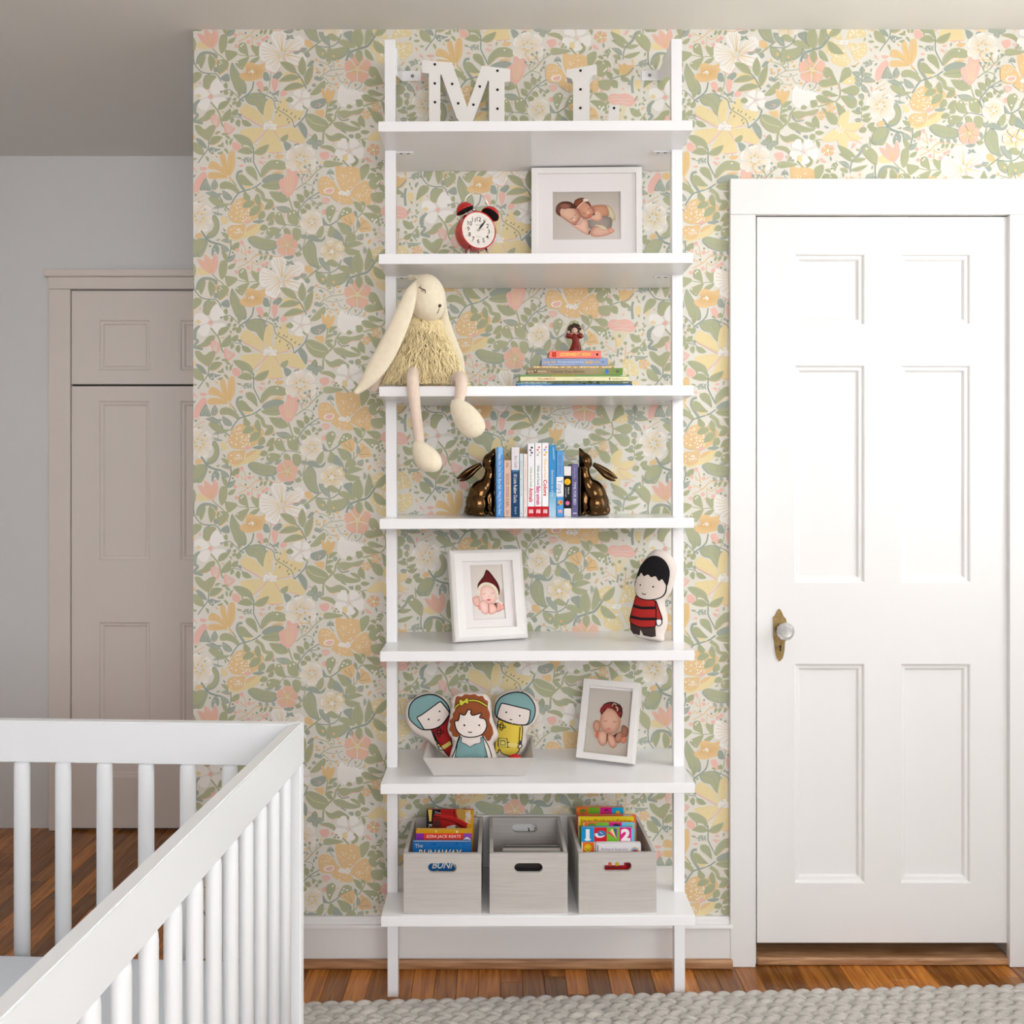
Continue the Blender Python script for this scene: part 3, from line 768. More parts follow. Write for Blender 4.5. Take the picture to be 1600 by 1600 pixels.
bl('p', (775, 110), (830, 80), (890, 85), (895, 150), (830, 185)); bl('g', (780, 20), (860, -5), (950, 20), (1010, 110), (1055, 175), (980, 110), (900, 60), sh='p'); st('g', 18, (1000, 110), (1070, 190), (1140, 265)); bl('g', (830, 215), (880, 190), (980, 205), (1080, 230), (980, 262), (850, 275)); leaf(1100, 150, 1110, 215, 40); leaf(1190, 270, 1230, 105, 85)
petals(1150, 70, 180, 5, 'w', .92, .2, line=None); sprinkle('p', 7, 1150, 70, 45, 10); bl('y', (1060, 140), (1110, 115), (1130, 180), (1090, 200))
ds('g', 17, (988, 150), (968, 180), (1015, 180)); ds('p', 18, (938, 138)); ds('y', 18, (800, 212))
bl('g', (1290, 270), (1390, 230), (1395, 330), (1310, 440), (1285, 340)); bl('g', (1390, 480), (1430, 400), (1500, 390), (1545, 430), (1520, 520), (1440, 552)); ds('w', 11, (1495, 480), (1510, 465), (1525, 450)); leaf(1480, 360, 1370, 420, 75); leaf(1480, 345, 1580, 440, 60); leaf(1490, 330, 1410, 295, 50); leaf(1590, 560, 1510, 490, 60); bl('g', (1425, 610), (1470, 590), (1560, 585), (1580, 640), (1550, 715), (1450, 700), sh='p')
# --- crop 7 (same repeat, one drop to the right)
crop(465, 643)
st('l', 15, (330, 490), (410, 490), (480, 450), (545, 400)); st('g', 16, (845, 245), (800, 345), (735, 410)); st('g', 14, (700, 600), (750, 545)); st('g', 12, (700, 590), (705, 500)); st('l', 12, (575, 790), (570, 700), (560, 640))
leaf(405, 470, 440, 240, 125, lobe=True); ds('w', 13, (440, 285), (400, 395)); leaf(490, 455, 640, 600, 130, lobe=True, bend=-.05); leaf(410, 485, 415, 650, 115, lobe=True); leaf(500, 430, 680, 290, 120, lobe=True, bend=-.06); ds('w', 13, (560, 355), (620, 335), (580, 320))
bl('b', (440, 640), (470, 540), (540, 600), (578, 690), (500, 670)); bl('b', (315, 395), (350, 450), (380, 490), (320, 490))
bl('o', (542, 410), (590, 380), (650, 350), (705, 338), (712, 440), (680, 512), (600, 480)); bl('o', (785, 388), (850, 430), (885, 450), (925, 560), (860, 570), (800, 585), (748, 525), (785, 460))
lines_in('d', 690, 500, [(580, 410), (640, 380)], .8); lines_in('d', 760, 545, [(840, 440), (890, 530)], .8)
leaf(710, 310, 735, 400, 42, 'b', vein=False); leaf(745, 540, 745, 415, 50, 'b'); st('b', 28, (615, 500), (665, 550), (640, 610))
leaf(805, 345, 1030, 455, 120, lobe=True, bend=-.06); ds('w', 14, (935, 420), (965, 440), (985, 425), (960, 460)); leaf(855, 250, 1045, 330, 105, sh='p', lobe=True, bend=-.04); leaf(800, 335, 695, 195, 80); leaf(850, 240, 790, 205, 50)
leaf(590, 710, 730, 620, 130, lobe=True, bend=-.1); leaf(580, 780, 825, 725, 80, bend=-.1); leaf(575, 790, 790, 820, 85, bend=.12); leaf(740, 665, 822, 600, 75, 'b', sh='o'); leaf(490, 700, 560, 735, 70, 'b'); ds('b', 26, (600, 735))
petals(430, 820, 165, 5, 'y', .98, -.5, line=None); petals(430, 820, 150, 5, 'w', .75, -.5, line='y'); ds('w', 30, (430, 825))
bl('b', (570, 930), (630, 900), (680, 930), (688, 1045), (620, 990)); bl('g', (510, 1030), (590, 1005), (725, 1090), (660, 1105), (560, 1070)); bl('g', (365, 950), (430, 920), (520, 990), (470, 1010), (400, 985))
leaf(1075, 85, 1160, 190, 75); bl('g', (915, 110), (960, 85), (1060, 85), (1070, 150), (1050, 208), (940, 195)); 
# yellow spotted flower
for a, rr in ((-2.4, 290), (-.75, 300), (.55, 300), (1.75, 300), (2.75, 250)):
    x, y = 1150, 1015
    f = lambda t, d: (x + math.cos(a + t) * rr * d, y + math.sin(a + t) * rr * d)
    bl('y', f(0, .12), f(-.42, .55), f(-.5, .9), f(-.15, 1.05), f(.2, 1.0), f(.5, .92), f(.42, .5))
    for _ in range(24):
        t = random.uniform(-.4, .4); d = random.uniform(.3, .95)
        ds('w', 9, f(t, d))
sprinkle('w', 14, 1150, 1015, 70, 14, 35)
st('l', 25, (970, 950), (880, 1075), (770, 1112), (650, 1165), (610, 1265))
leaf(965, 955, 1125, 765, 95, bend=.08); leaf(945, 1010, 1150, 1165, 110, bend=.1); leaf(845, 1115, 955, 1265, 75); leaf(770, 1115, 772, 1285, 95, bend=.02); leaf(775, 1110, 765, 820, 150, bend=-.08); leaf(845, 1075, 890, 765, 90, bend=.08); leaf(835, 855, 832, 755, 42, 'b'); leaf(660, 1160, 690, 1230, 70, 'b'); leaf(640, 1170, 650, 1110, 50, 'b'); ds('b', 26, (930, 935))
# --- crop 6 (lobed leaves)
crop(525, 443)
st('g', 18, (600, 310), (622, 400), (612, 480), (555, 540), (340, 605))
leaf(592, 310, 425, 110, 125, lobe=True, bend=-.06); leaf(608, 310, 735, 110, 130, lobe=True, bend=.06); leaf(600, 320, 345, 315, 100, lobe=True, sh='o', bend=.03); leaf(622, 400, 872, 395, 135, lobe=True, bend=.02); leaf(605, 465, 390, 420, 82, lobe=True, bend=-.04); leaf(615, 470, 830, 600, 150, lobe=True, bend=-.05); leaf(555, 540, 315, 475, 92, lobe=True, sh='o', bend=-.05); leaf(565, 540, 670, 750, 105, lobe=True, bend=-.05); leaf(385, 610, 580, 830, 120, lobe=True, bend=-.04); leaf(330, 600, 245, 530, 90)
bl('y', (650, 300), (740, 230), (820, 230), (800, 300), (720, 330)); ds('w', 14, (740, 285)); petals(500, 620, 65, 5, 'o', .9); petals(380, 710, 60, 5, 'o', .9); ds('p', 14, (485, 240), (590, 370), (565, 690), (665, 600), (480, 480))
for (x, y, x2, y2) in ((890, 200, 770, 170), (890, 210, 1020, 195), (900, 190, 905, 100), (890, 280, 1065, 285), (885, 270, 800, 240), (880, 320, 800, 310), (890, 320, 985, 425), (850, 450, 915, 510), (720, 450, 810, 500)): leaf(x, y, x2, y2, 70, 'b', sh='o' if x2 > 900 else None)
st('l', 13, (890, 100), (895, 200), (890, 300), (855, 360)); st('g', 10, (890, 560), (890, 760)); 
for (x, y, x2, y2, c) in ((890, 600, 895, 510, 'g'), (890, 650, 1000, 600, 'g'), (890, 690, 760, 660, 'g'), (890, 730, 1005, 680, 'g'), (890, 770, 800, 765, 'b'), (890, 770, 1020, 740, 'g'), (880, 640, 820, 625, 'b')): leaf(x, y, x2, y2, 62, c)
# yellow star and sprigs
for a in (-1.2, -.35, .45, 1.3, 2.6): leaf(630, 890, 630 + 290 * math.cos(a), 890 + 260 * math.sin(a), 130, 'y', vein=False)
sprinkle('w', 10, 620, 890, 50, 16); st('p', 10, (690, 890), (800, 910), (930, 830)); st('p', 10, (680, 910), (760, 1000), (890, 1060))
for (x, y, x2, y2, c) in ((960, 860, 1050, 800, 'g'), (950, 870, 860, 915, 'g'), (980, 880, 1090, 870, 'g'), (1000, 1010, 1130, 1070, 'd')): leaf(x, y, x2, y2, 75, c)
bl('g', (1010, 1000), (1080, 880), (1180, 850), (1230, 890), (1180, 1010), (1060, 1060), rim='b'); bl('g', (890, 1150), (930, 1090), (1000, 1110), (1080, 1190), (1085, 1290), (1055, 1330), (960, 1250), sh='p'); ds('w', 14, (950, 1130)); st('g', 14, (990, 980), (1000, 1100)); st('b', 30, (970, 1080), (910, 1100), (870, 1190), (820, 1240)); st('d', 10, (1060, 1320), (1060, 1470))
leaf(810, 1230, 590, 1080, 90); leaf(770, 1290, 600, 1190, 70); leaf(760, 1270, 950, 1250, 60); leaf(740, 1380, 600, 1290, 60, 'b'); leaf(750, 1400, 970, 1330, 60); leaf(720, 1430, 620, 1380, 60); st('l', 12, (810, 1230), (760, 1320), (750, 1430))
# --- crop 5 (pink carnation)
crop(505, 597)
for k in range(6): st('y', 13, (770 + k * 38, 770), (800 + k * 24, 860), (835 + k * 7, 960))
bl('p', (718, 690), (740, 640), (800, 622), (850, 632), (930, 620), (1000, 640), (1065, 700), (1055, 750), (990, 785), (900, 765), (820, 772), (740, 735))
st('k', 6, (760, 700), (850, 690), (900, 705), (1020, 690)); st('k', 6, (750, 670), (840, 660), (845, 640)); st('k', 6, (800, 740), (900, 735), (1000, 750))
bl('o', (850, 245), (890, 270), (920, 240), (970, 270), (1052, 265), (1010, 370), (930, 405), (868, 370)); lines_in('y', 920, 395, [(870, 280), (900, 300), (935, 270), (970, 300), (1010, 290)])
bl('y', (1055, 460), (1130, 465), (1125, 560), (1095, 580), (1065, 560)); bl('y', (1175, 480), (1245, 480), (1225, 570), (1200, 575)); leaf(1160, 560, 1310, 365, 110, lobe=True); st('b', 18, (1040, 300), (950, 390), (870, 400)); st('b', 32, (1035, 400), (1020, 480), (1030, 620)); leaf(1020, 470, 965, 510, 60, 'b'); leaf(870, 400, 1000, 460, 70)
st('l', 14, (740, 450), (860, 405)); leaf(770, 440, 690, 350, 75); leaf(770, 450, 840, 550, 75); leaf(860, 395, 775, 310, 60)
for (x, y) in ((1110, 600), (1180, 590), (1090, 650), (1160, 660), (1060, 720), (1130, 740), (1200, 690), (1060, 790), (1020, 800), (1100, 810), (1180, 770)):
    leaf(x, y, x + random.uniform(-40, 40), y + random.choice((-40, 40)), 26, vein=False)
bl('b', (1205, 850), (1215, 760), (1300, 705), (1260, 790), (1250, 870)); st('b', 34, (1215, 870), (1270, 900), (1225, 970), (1270, 990), (1335, 1005)); st('g', 16, (1190, 870), (1130, 950), (1120, 990), (1170, 1060)); leaf(1140, 900, 990, 800, 95); leaf(1000, 1030, 1115, 960, 70); leaf(1170, 900, 1200, 1020, 50); leaf(1120, 975, 1210, 1010, 45, 'b'); leaf(1040, 1085, 1230, 1080, 42, 'b')
st('o', 12, (820, 1040), (820, 930), (810, 850)); st('o', 11, (820, 1040), (740, 980), (680, 940)); st('o', 11, (930, 1060), (1000, 1030), (1060, 1080)); st('o', 11, (920, 1180), (930, 1060), (870, 1080)); st('o', 11, (940, 1050), (940, 930)); st('o', 11, (650, 1030), (730, 1000))
ds('g', 24, (715, 740), (705, 855), (780, 862), (640, 920), (548, 985), (655, 970), (937, 920), (1030, 952), (962, 1097), (1102, 1050), (1080, 1125), (888, 1140), (892, 992), (865, 830)); ds('b', 17, (745, 830), (880, 1050), (735, 790)); ds('p', 15, (700, 910), (865, 1130), (910, 565), (1090, 700), (740, 335), (635, 592), (1300, 500)); st('b', 24, (850, 990), (835, 1090))
petals(1172, 1182, 68, 5, 'o', .95); ds('p', 16, (1172, 1182))

import numpy as np
def fill_gaps():
    """put small leaves and blossoms where the traced repeat left bare ground"""
    GW, GH = 355, 353
    def cell(x, y):
        i = np.floor(x / 355.0)
        return (x - i * 355.0).astype(int) % GW, np.mod(y - i * 177.0, 352.8).astype(int) % GH
    occ = np.zeros((GW, GH), bool)
    def mark(vs, ts):
        v = np.array(vs)
        for t in ts:
            a, b, c = v[list(t)]
            x0, x1 = int(min(a[0], b[0], c[0])), int(max(a[0], b[0], c[0])) + 1
            y0, y1 = int(min(a[1], b[1], c[1])), int(max(a[1], b[1], c[1])) + 1
            X, Y = np.meshgrid(np.arange(x0, x1 + 1) + .5, np.arange(y0, y1 + 1) + .5)
            d = (b[0] - a[0]) * (c[1] - a[1]) - (c[0] - a[0]) * (b[1] - a[1])
            if abs(d) < 1e-9: continue
            u = ((X - a[0]) * (c[1] - a[1]) - (c[0] - a[0]) * (Y - a[1])) / d
            w = ((b[0] - a[0]) * (Y - a[1]) - (X - a[0]) * (b[1] - a[1])) / d
            m = (u >= -.05) & (w >= -.05) & (u + w <= 1.05)
            if m.any():
                i, j = cell(X[m], Y[m]); occ[i, j] = True
    for vs, ts, cs, bb in WP.el:
        if bb[2] - bb[0] < 3.2 and bb[3] - bb[1] < 3.2: continue
        mark(vs, ts)
    rg = random.Random(21)
    crop(302, 400)
    n = 0
    gx, gy = np.meshgrid(np.arange(-20, 21), np.arange(-20, 21), indexing='ij')
    rad = np.hypot(gx, gy)
    for r in (17, 14, 11.5, 9.5, 8, 6.5, 5.2, 4.2, 3.5):
        disc = rad <= r
        dx, dy = gx[disc], gy[disc]
        for _ in range(1100 if r > 5 else 1700):
            x, y = rg.uniform(302, 657), rg.uniform(400, 752)
            i, j = cell(x + dx.astype(float), y + dy.astype(float))
            if occ[i, j].any(): continue
            k0 = len(WP.el)
            cx, cy = (x - 302) * 8, (y - 400) * 8
            R = r * 8
            kind = rg.random()
            if r > 9 and kind < .22:
                petals(cx, cy, R * .92, 5, rg.choice('opyw'), .95, rg.random() * 6, line='y'); ds('w', R * .16, (cx, cy))
            elif r > 7:
                a = rg.uniform(0, 6.28)
                st('l', 9, (cx - math.cos(a) * R, cy - math.sin(a) * R), (cx + math.cos(a) * R * .6, cy + math.sin(a) * R * .6))
                col = rg.choice('ggb')
                for t in (-.5, .05, .55):
                    for sd in (-1, 1):
                        b_ = a + sd * .85
                        px_, py_ = cx + math.cos(a) * R * t, cy + math.sin(a) * R * t
                        leaf(px_, py_, px_ + math.cos(b_) * R * .78, py_ + math.sin(b_) * R * .78, R * .42, col)
            else:
                a = rg.uniform(0, 6.28)
                leaf(cx - math.cos(a) * R, cy - math.sin(a) * R, cx + math.cos(a) * R, cy + math.sin(a) * R, R * .85, rg.choice('gggbop'), vein=False)
            n += 1
            if n > 330: break
            for vs, ts, cs, bb in WP.el[k0:]: mark(vs, ts)
    print('gap fillers', n, 'bare share', 1 - occ.mean())
fill_gaps()

def build_wallpaper():
    A, Bv = (355.0, 177.0), (0.0, 352.8)
    sh = [(i * A[0], i * A[1] + j * Bv[1]) for i in (-1, 0, 1) for j in (-1, 0, 1)]
    lay = WP.layers(sh)
    V, T, C = [], [], []
    for (vs, ts, cs, _), l in zip(WP.el, lay):
        b = len(V)
        V += [(x, y, l + 1) for x, y in vs]
        T += [(t[0] + b, t[1] + b, t[2] + b) for t in ts]
        C += cs
    V = np.array(V); T = np.array(T); C = np.array(C)
    dpx, dtop = 1181 - 2, 336 + 2
    rects = [(302.0, 46.3, dpx, 1436.0), (dpx, 46.3, 1579.0, dtop), (1579.0, 46.3, 1686.0, 1436.0)]
    OV, OT, OC = [], [], []
    nv = 0
    def clip(poly, ax, lim, sgn):
        out = []
        for i in range(len(poly)):
            p, r = poly[i], poly[(i + 1) % len(poly)]
            ip, ir = (p[ax] - lim) * sgn >= 0, (r[ax] - lim) * sgn >= 0
            if ip: out.append(p)
            if ip != ir:
                t = (lim - p[ax]) / (r[ax] - p[ax])
                out.append(tuple(a + (b - a) * t for a, b in zip(p, r)))
        return out
    for i in range(-1, 5):
        for j in range(-5, 5):
            W = V.copy()
            W[:, 0] += i * A[0]; W[:, 1] += i * A[1] + j * Bv[1]
            tx, ty = W[T][:, :, 0], W[T][:, :, 1]
            x0, x1, y0, y1 = tx.min(1), tx.max(1), ty.min(1), ty.max(1)
            for (ra, rb, rc, rd) in rects:
                hit = (x1 > ra) & (x0 < rc) & (y1 > rb) & (y0 < rd)
                if not hit.any(): continue
                inside = hit & (x0 >= ra) & (x1 <= rc) & (y0 >= rb) & (y1 <= rd)
                ti = T[inside]
                if len(ti):
                    u, inv = np.unique(ti.ravel(), return_inverse=True)
                    OV.append(W[u]); OC.append(C[u]); OT += [tuple(r) for r in (inv.reshape(-1, 3) + nv).tolist()]
                    nv += len(u)
                for t in T[hit & ~inside]:
                    poly = [tuple(W[k]) for k in t]
                    for ax, lim, sg in ((0, ra, 1), (0, rc, -1), (1, rb, 1), (1, rd, -1)):
                        poly = clip(poly, ax, lim, sg)
                        if len(poly) < 3: break
                    if len(poly) < 3: continue
                    OV.append(np.array(poly)); OC.append(np.repeat(C[t[0]][None], len(poly), 0))
                    OT.append(tuple(range(nv, nv + len(poly)))); nv += len(poly)
    OV = np.concatenate(OV); OC = np.concatenate(OC)
    out = np.empty_like(OV)
    k = WY / F
    out[:, 0] = (OV[:, 0] - CX) * k
    out[:, 1] = WY - .0002 - OV[:, 2] * 2.5e-5
    out[:, 2] = CH - (OV[:, 1] - CY) * k
    me = bpy.data.meshes.new('wallpaper_print')
    me.from_pydata(out.tolist(), [], OT)
    at = me.color_attributes.new('ink', 'FLOAT_COLOR', 'POINT')
    at.data.foreach_set('color', OC.astype('float32').ravel())
    me.update()
    print('wallpaper', len(WP.el), 'pieces', max(lay), 'layers', len(OT), 'faces')
    return link('wallpaper_print', me, WALLINK, wall_back)
build_wallpaper()

# ------------------------------------------------------------------ floor of oak strips
FLOORW = wood_mat('oak_strip_floor', rgb(146, 84, 30), rgb(190, 122, 52), 0.26, (14, .8, 14), 0.10, 0.5, 5.0)
SHOE = wood_mat('oak_shoe_molding', rgb(150, 105, 68), rgb(196, 152, 112), 0.4, (.9, 9, 9), 0.1)
floor = box('floor', mat('floor_joint', rgb(38, 20, 10), 0.7), None, LW, RW, BW, HY, -.05, -.0035)
tag(floor, 'honey brown oak strip floor', 'floor', kind='structure')
rest = bmesh.new()
PW = .057
nplank = 0
x = LW
rf = random.Random(11)
while x < RW - .01:
    y = BW - rf.uniform(0, .6)
    while y < HY:
        ln = rf.uniform(.35, 1.0)
        y0, y1 = max(y, BW), min(y + ln, HY)
        y += ln
        if y1 - y0 < .01: continue
        near = (y1 > 2.2 and y0 < WY and -1.35 < x < 1.5) or (x < XL and y1 > 2.4)
        if near:
            bm = bmesh.new()
            bx(bm, x + .0004, min(x + PW - .0004, RW), y0 + .0004, y1 - .0004, -.02, 0, .0006, 1)
            ob('floor_plank', bm, FLOORW, floor); nplank += 1
        else: bx(rest, x + .0004, min(x + PW - .0004, RW), y0 + .0004, y1 - .0004, -.02, 0)
    x += PW
tag(ob('floor_planks', rest, FLOORW, floor), kind='stuff')
print('planks', nplank)

# ------------------------------------------------------------------ baseboard, shoe moulding
BZ = PZ(1430, WY)
def baseboard(name, x0, x1, label):
    root = empty(name, (0, 0, 0), label, 'baseboard', kind='structure')
    z2 = PZ(1449, WY - .02)
    box('board', TRIM, root, x0, x1, WY - .018, WY - .0002, .02, z2 - .002, .0015)
    bm = bmesh.new()
    prof = [(0, BZ), (-.008, BZ), (-.012, BZ - .006), (-.014, BZ - .018), (-.024, z2 + .008), (-.026, z2), (0, z2)]
    a = [bm.verts.new((x0, WY - .0003 + d, z)) for d, z in prof]; b = [bm.verts.new((x1, WY - .0003 + d, z)) for d, z in prof]
    for i in range(len(prof)):
        bm.faces.new((a[i], a[(i + 1) % len(prof)], b[(i + 1) % len(prof)], b[i]))
    bm.faces.new(a); bm.faces.new(list(reversed(b)))
    ob('cap', bm, TRIM, root)
    bm = bmesh.new()
    bx(bm, x0, x1, WY - .034, WY - .0182, 0.0002, .026, .006, 3)
    ob('shoe_molding', bm, SHOE, root)
baseboard('baseboard_back', XL + .002, PX(1141.5, WY), 'white baseboard with a capped top and oak shoe molding below the wallpaper')
baseboard('baseboard_right', PX(1616, WY), RW, 'short white baseboard right of the door casing')

# ------------------------------------------------------------------ panelled doors
def panel_door(root, x0, x1, z0, z1, y, t, cols, rows, m, prof=((0, 0), (.003, .0015), (.006, .007), (.014, .008), (.019, .015), (.022, .015))):
    """front face at y; cols / rows are the x and z ranges of the panels"""
    xs = [x0] + [v for c in cols for v in c] + [x1]
    zs = [z0] + [v for r in rows for v in r] + [z1]
    e = .0004
    for i in (0, len(xs) - 2):
        box('stile', m, root, xs[i], xs[i + 1], y, y + t, z0, z1)
    for j in range(0, len(zs) - 1, 2):
        box('rail', m, root, xs[1], xs[-2], y, y + t, zs[j], zs[j + 1])
    for i in range(2, len(xs) - 2, 2):
        for j in range(1, len(zs) - 2, 2):
            box('mullion', m, root, xs[i], xs[i + 1], y, y + t, zs[j], zs[j + 1])
    for (a, b) in cols:
        for (c, d) in rows:
            bm = bmesh.new()
            rings = []
            for ins, dep in prof:
                rings.append([bm.verts.new(v) for v in ((a + ins, y + dep, c + ins), (b - ins, y + dep, c + ins), (b - ins, y + dep, d - ins), (a + ins, y + dep, d - ins))])
            for r1, r2 in zip(rings, rings[1:]):
                for k in range(4): bm.faces.new((r1[k], r1[(k + 1) % 4], r2[(k + 1) % 4], r2[k]))
            i2, d2 = prof[-1]
            pn = box('panel', m, root, a + i2 - .003, b - i2 + .003, y + d2 + .0002, y + t - .004, c + i2 - .003, d - i2 + .003)
            ob('panel_molding', bm, m, pn)

DY = WY - .004
door = empty('door_1', (0, 0, 0), 'white six panel door with a glass knob right of the shelves', 'door', kind='structure')
sx0, sx1 = PX(1183, DY), PX(1575, DY)
panel_door(door, sx0, sx1, PZ(1473, DY), PZ(339, DY), DY, .04,
           [(PX(1241, DY), PX(1351.5, DY)), (PX(1407, DY), PX(1517, DY))],
           [(PZ(1380, DY), PZ(1037, DY)), (PZ(911, DY), PZ(570, DY)), (PZ(508, DY), PZ(396, DY))], TRIM)
casing = empty('trim_1', (0, 0, 0), 'flat white casing around the six panel door', 'trim', kind='structure')
CYF = WY - .02
box('side_casing', TRIM, casing, PX(1141, CYF), PX(1180.5, CYF), CYF, WY - .0002, .0005, PZ(335, CYF), .002)
box('side_casing', TRIM, casing, PX(1578, CYF), PX(1617, CYF), CYF, WY - .0002, .0005, PZ(335, CYF), .002)
box('head_casing', TRIM, casing, PX(1141, CYF), PX(1617, CYF), CYF - .001, WY - .0002, PZ(335, CYF) + .0003, PZ(279, CYF), .002)
box('jamb', TRIM, casing, DX0 - .001, DX0 + .0005, WY - .0001, WY + .12, 0, DZ1)
box('door_stop', mat('shadow_gap_paint', rgb(120, 92, 74), 0.6), casing, DX0 + .001, DX1 - .001, WY + .038, WY + .06, PZ(352, WY), DZ1 - .001)  # brown tone paints the shadow in the gap above the door
box('threshold', SHOE, casing, DX0 + .001, DX1 - .001, WY - .012, WY + .1, .0005, .022, .006, 3)
# lock plate and faceted glass knob
BRASS = mat('aged_brass', rgb(150, 128, 84), 0.35, metal=1.0, var=0.35, vscale=60)
GLASS = mat('clear_cut_glass', (.96, .95, .95, 1), 0.12, trans=.65, ior=1.5)
s = F / DY
plate_px = [(1216.2, 951.5), (1218.3, 951.5), (1221.5, 957), (1223.5, 962), (1227.5, 967), (1228.5, 972), (1227, 978), (1227.5, 995), (1226, 1004), (1225, 1018), (1222.5, 1028), (1219, 1032), (1217, 1033), (1213.5, 1028), (1211, 1018), (1209.5, 1004), (1207.8, 994), (1208, 978), (1207.5, 964), (1210.5, 962), (1213, 957)]
bm = bmesh.new()
prism(bm, [(PX(a, DY), PZ(b, DY)) for a, b in plate_px], DY - .004, DY - .0002)
pl = ob('lock_plate', bm, BRASS, door)
pl['label'] = 'tarnished pointed brass lock plate'
bm = bmesh.new()
kx, kz = PX(1218.6, DY), PZ(1012, DY)
ellipsoid(bm, (kx, DY - .004, kz + .004), (.0032, .0006, .0036), 10, 6)
bx(bm, kx - .0018, kx + .0018, DY - .0045, DY - .0038, kz - .009, kz + .004)
ob('keyhole', bm, DARK, pl)
bm = bmesh.new()
kc = P(1222, 984, DY)
mk = Matrix.Translation(kc) @ Matrix.Rotation(PI / 2, 4, 'X')
lathe(bm, [(.012, 0), (.012, .004), (.008, .008), (.008, .018)], 20, mk)
ob('knob_shank', bm, BRASS, door)
bm = bmesh.new()
lathe(bm, [(0, .018), (.012, .018), (.022, .024), (.0245, .034), (.021, .042), (.014, .046), (.008, .045), (0, .044)], 12, mk)
kn = ob('knob', bm, GLASS, door)
kn['label'] = 'clear faceted glass knob'

# ------------------------------------------------------------------ closet at the end of the hall
HF = HY - .03
sH = F / HF
hx = lambda p: PX(p, HF)
hz = lambda p: PZ(p, HF)
c0, c1 = hx(112), hx(403)
colsH = [(c0 + .1, hx(234)), (hx(281), c1 - .1)]
d2 = empty('door_2', (0, 0, 0), 'dim beige paneled closet door behind the crib', 'door', kind='structure')
panel_door(d2, c0, c1, .012, hz(603.5), HF, .03, colsH, [(hz(1215), hz(972)), (hz(876), hz(626))], HALLM)
d3 = empty('door_3', (0, 0, 0), 'short beige upper closet door over the hall closet', 'door', kind='structure')
panel_door(d3, c0, c1, hz(600.2), hz(455), HF, .03, colsH, [(hz(579), hz(499.5))], HALLM)
tr = empty('trim_2', (0, 0, 0), 'beige casing with a molded head around the hall closet', 'trim', kind='structure')
box('side_casing', HALLM, tr, c0 - .085, c0 - .004, HF - .005, HY - .0003, .0005, hz(452), .003)
box('side_casing', HALLM, tr, c1 + .004, c1 + .085, HF - .005, HY - .0003, .0005, hz(452), .003)
box('head_casing', HALLM, tr, c0 - .085, c1 + .085, HF - .008, HY - .0003, hz(452) + .0004, hz(433), .003)
box('head_molding', HALLM, tr, c0 - .1, c1 + .1, HF - .02, HY - .0003, hz(433) + .0004, hz(421.5), .006, 3)
box('door_gap', mat('closet_gap', rgb(70, 64, 58), .8), tr, c0 + .002, c1 - .002, HF + .004, HF + .029, hz(603), hz(600.6))
# ================================================================== bookcase
YSF = 2.383            # front edge of the shelves
YPF = 2.523            # front face of the posts
UX = .0883             # middle of the unit
LEAN = -.0034          # the unit leans a hair to the left
SHZ = [2.170 - .3173 * k for k in range(7)]    # shelf tops
def shelf_z(k, X): return SHZ[k] + (X - UX) * .0034
unit = empty('open_bookcase', (UX + .0042, YSF, 0), 'tall white open bookcase with seven shelves on two slim posts', 'bookcase', rot=(0, LEAN, 0))
HWD = .3765
for k in range(7):
    box('shelf', GLOSS, unit, -HWD, HWD, 0, WY - YSF - .0015, SHZ[k] - .0245, SHZ[k], .0012, 2)
PT = PZ(61, YPF)
for s in (-1, 1):
    xo = s * HWD
    xi = s * (HWD - .026)
    x0, x1 = min(xo, xi), max(xo, xi)
    box('post', GLOSS, unit, x0 - .0006, x1 + .0006, YPF - YSF, YPF - YSF + .026, 0.0003, PT, .0015, 2)
    # bracket to the wall: gusset, wall plate, screw
    yb, yw = YPF - YSF + .0262, WY - YSF - .0008
    br = bmesh.new()
    g0, g1 = min(xi, xi - s * .003), max(xi, xi - s * .003)
    prof = [(yb, PZ(74, 2.55)), (yw, PZ(111, WY)), (yw, PZ(127, WY)), (yb, PZ(118, 2.55))]
    a = [br.verts.new((g0, y, z)) for y, z in prof]; b = [br.verts.new((g1, y, z)) for y, z in prof]
    br.faces.new(a); br.faces.new(b[::-1])
    for i in range(4): br.faces.new((a[i], a[(i + 1) % 4], b[(i + 1) % 4], b[i]))
    wx0, wx1 = min(xi, xi - s * .052), max(xi, xi - s * .052)
    bx(br, wx0, wx1, yw - .003, yw, PZ(127, WY), PZ(111, WY), .001, 1)
    bo = ob('wall_bracket', br, GLOSS, unit)
    br = bmesh.new()
    lathe(br, [(0, .0012), (.004, .001), (.0048, 0), (.0048, -.001)], 12, Matrix.Translation((xi - s * .03, yw - .003, PZ(119, WY))) @ Matrix.Rotation(PI / 2, 4, 'X'))
    ob('screw', br, STEEL, bo)
    for k in range(7):
        br = bmesh.new()
        zz = SHZ[k] - .0247
        cx0, cx1 = min(xi, xi - s * .045), max(xi, xi - s * .045)
        bx(br, cx0, cx1, YPF - YSF + .006, YPF - YSF + .022, zz - .0025, zz, .0006, 1)
        cl = ob('shelf_clip', br, GLOSS, unit)
        for q_ in (.014, .032):
            br = bmesh.new()
            lathe(br, [(0, .0016), (.004, .0012), (.0046, 0)], 8, Matrix.Translation((xi - s * q_, YPF - YSF + .014, zz - .0025)) @ Matrix.Rotation(PI, 4, 'X'))
            ob('screw', br, STEEL, cl)

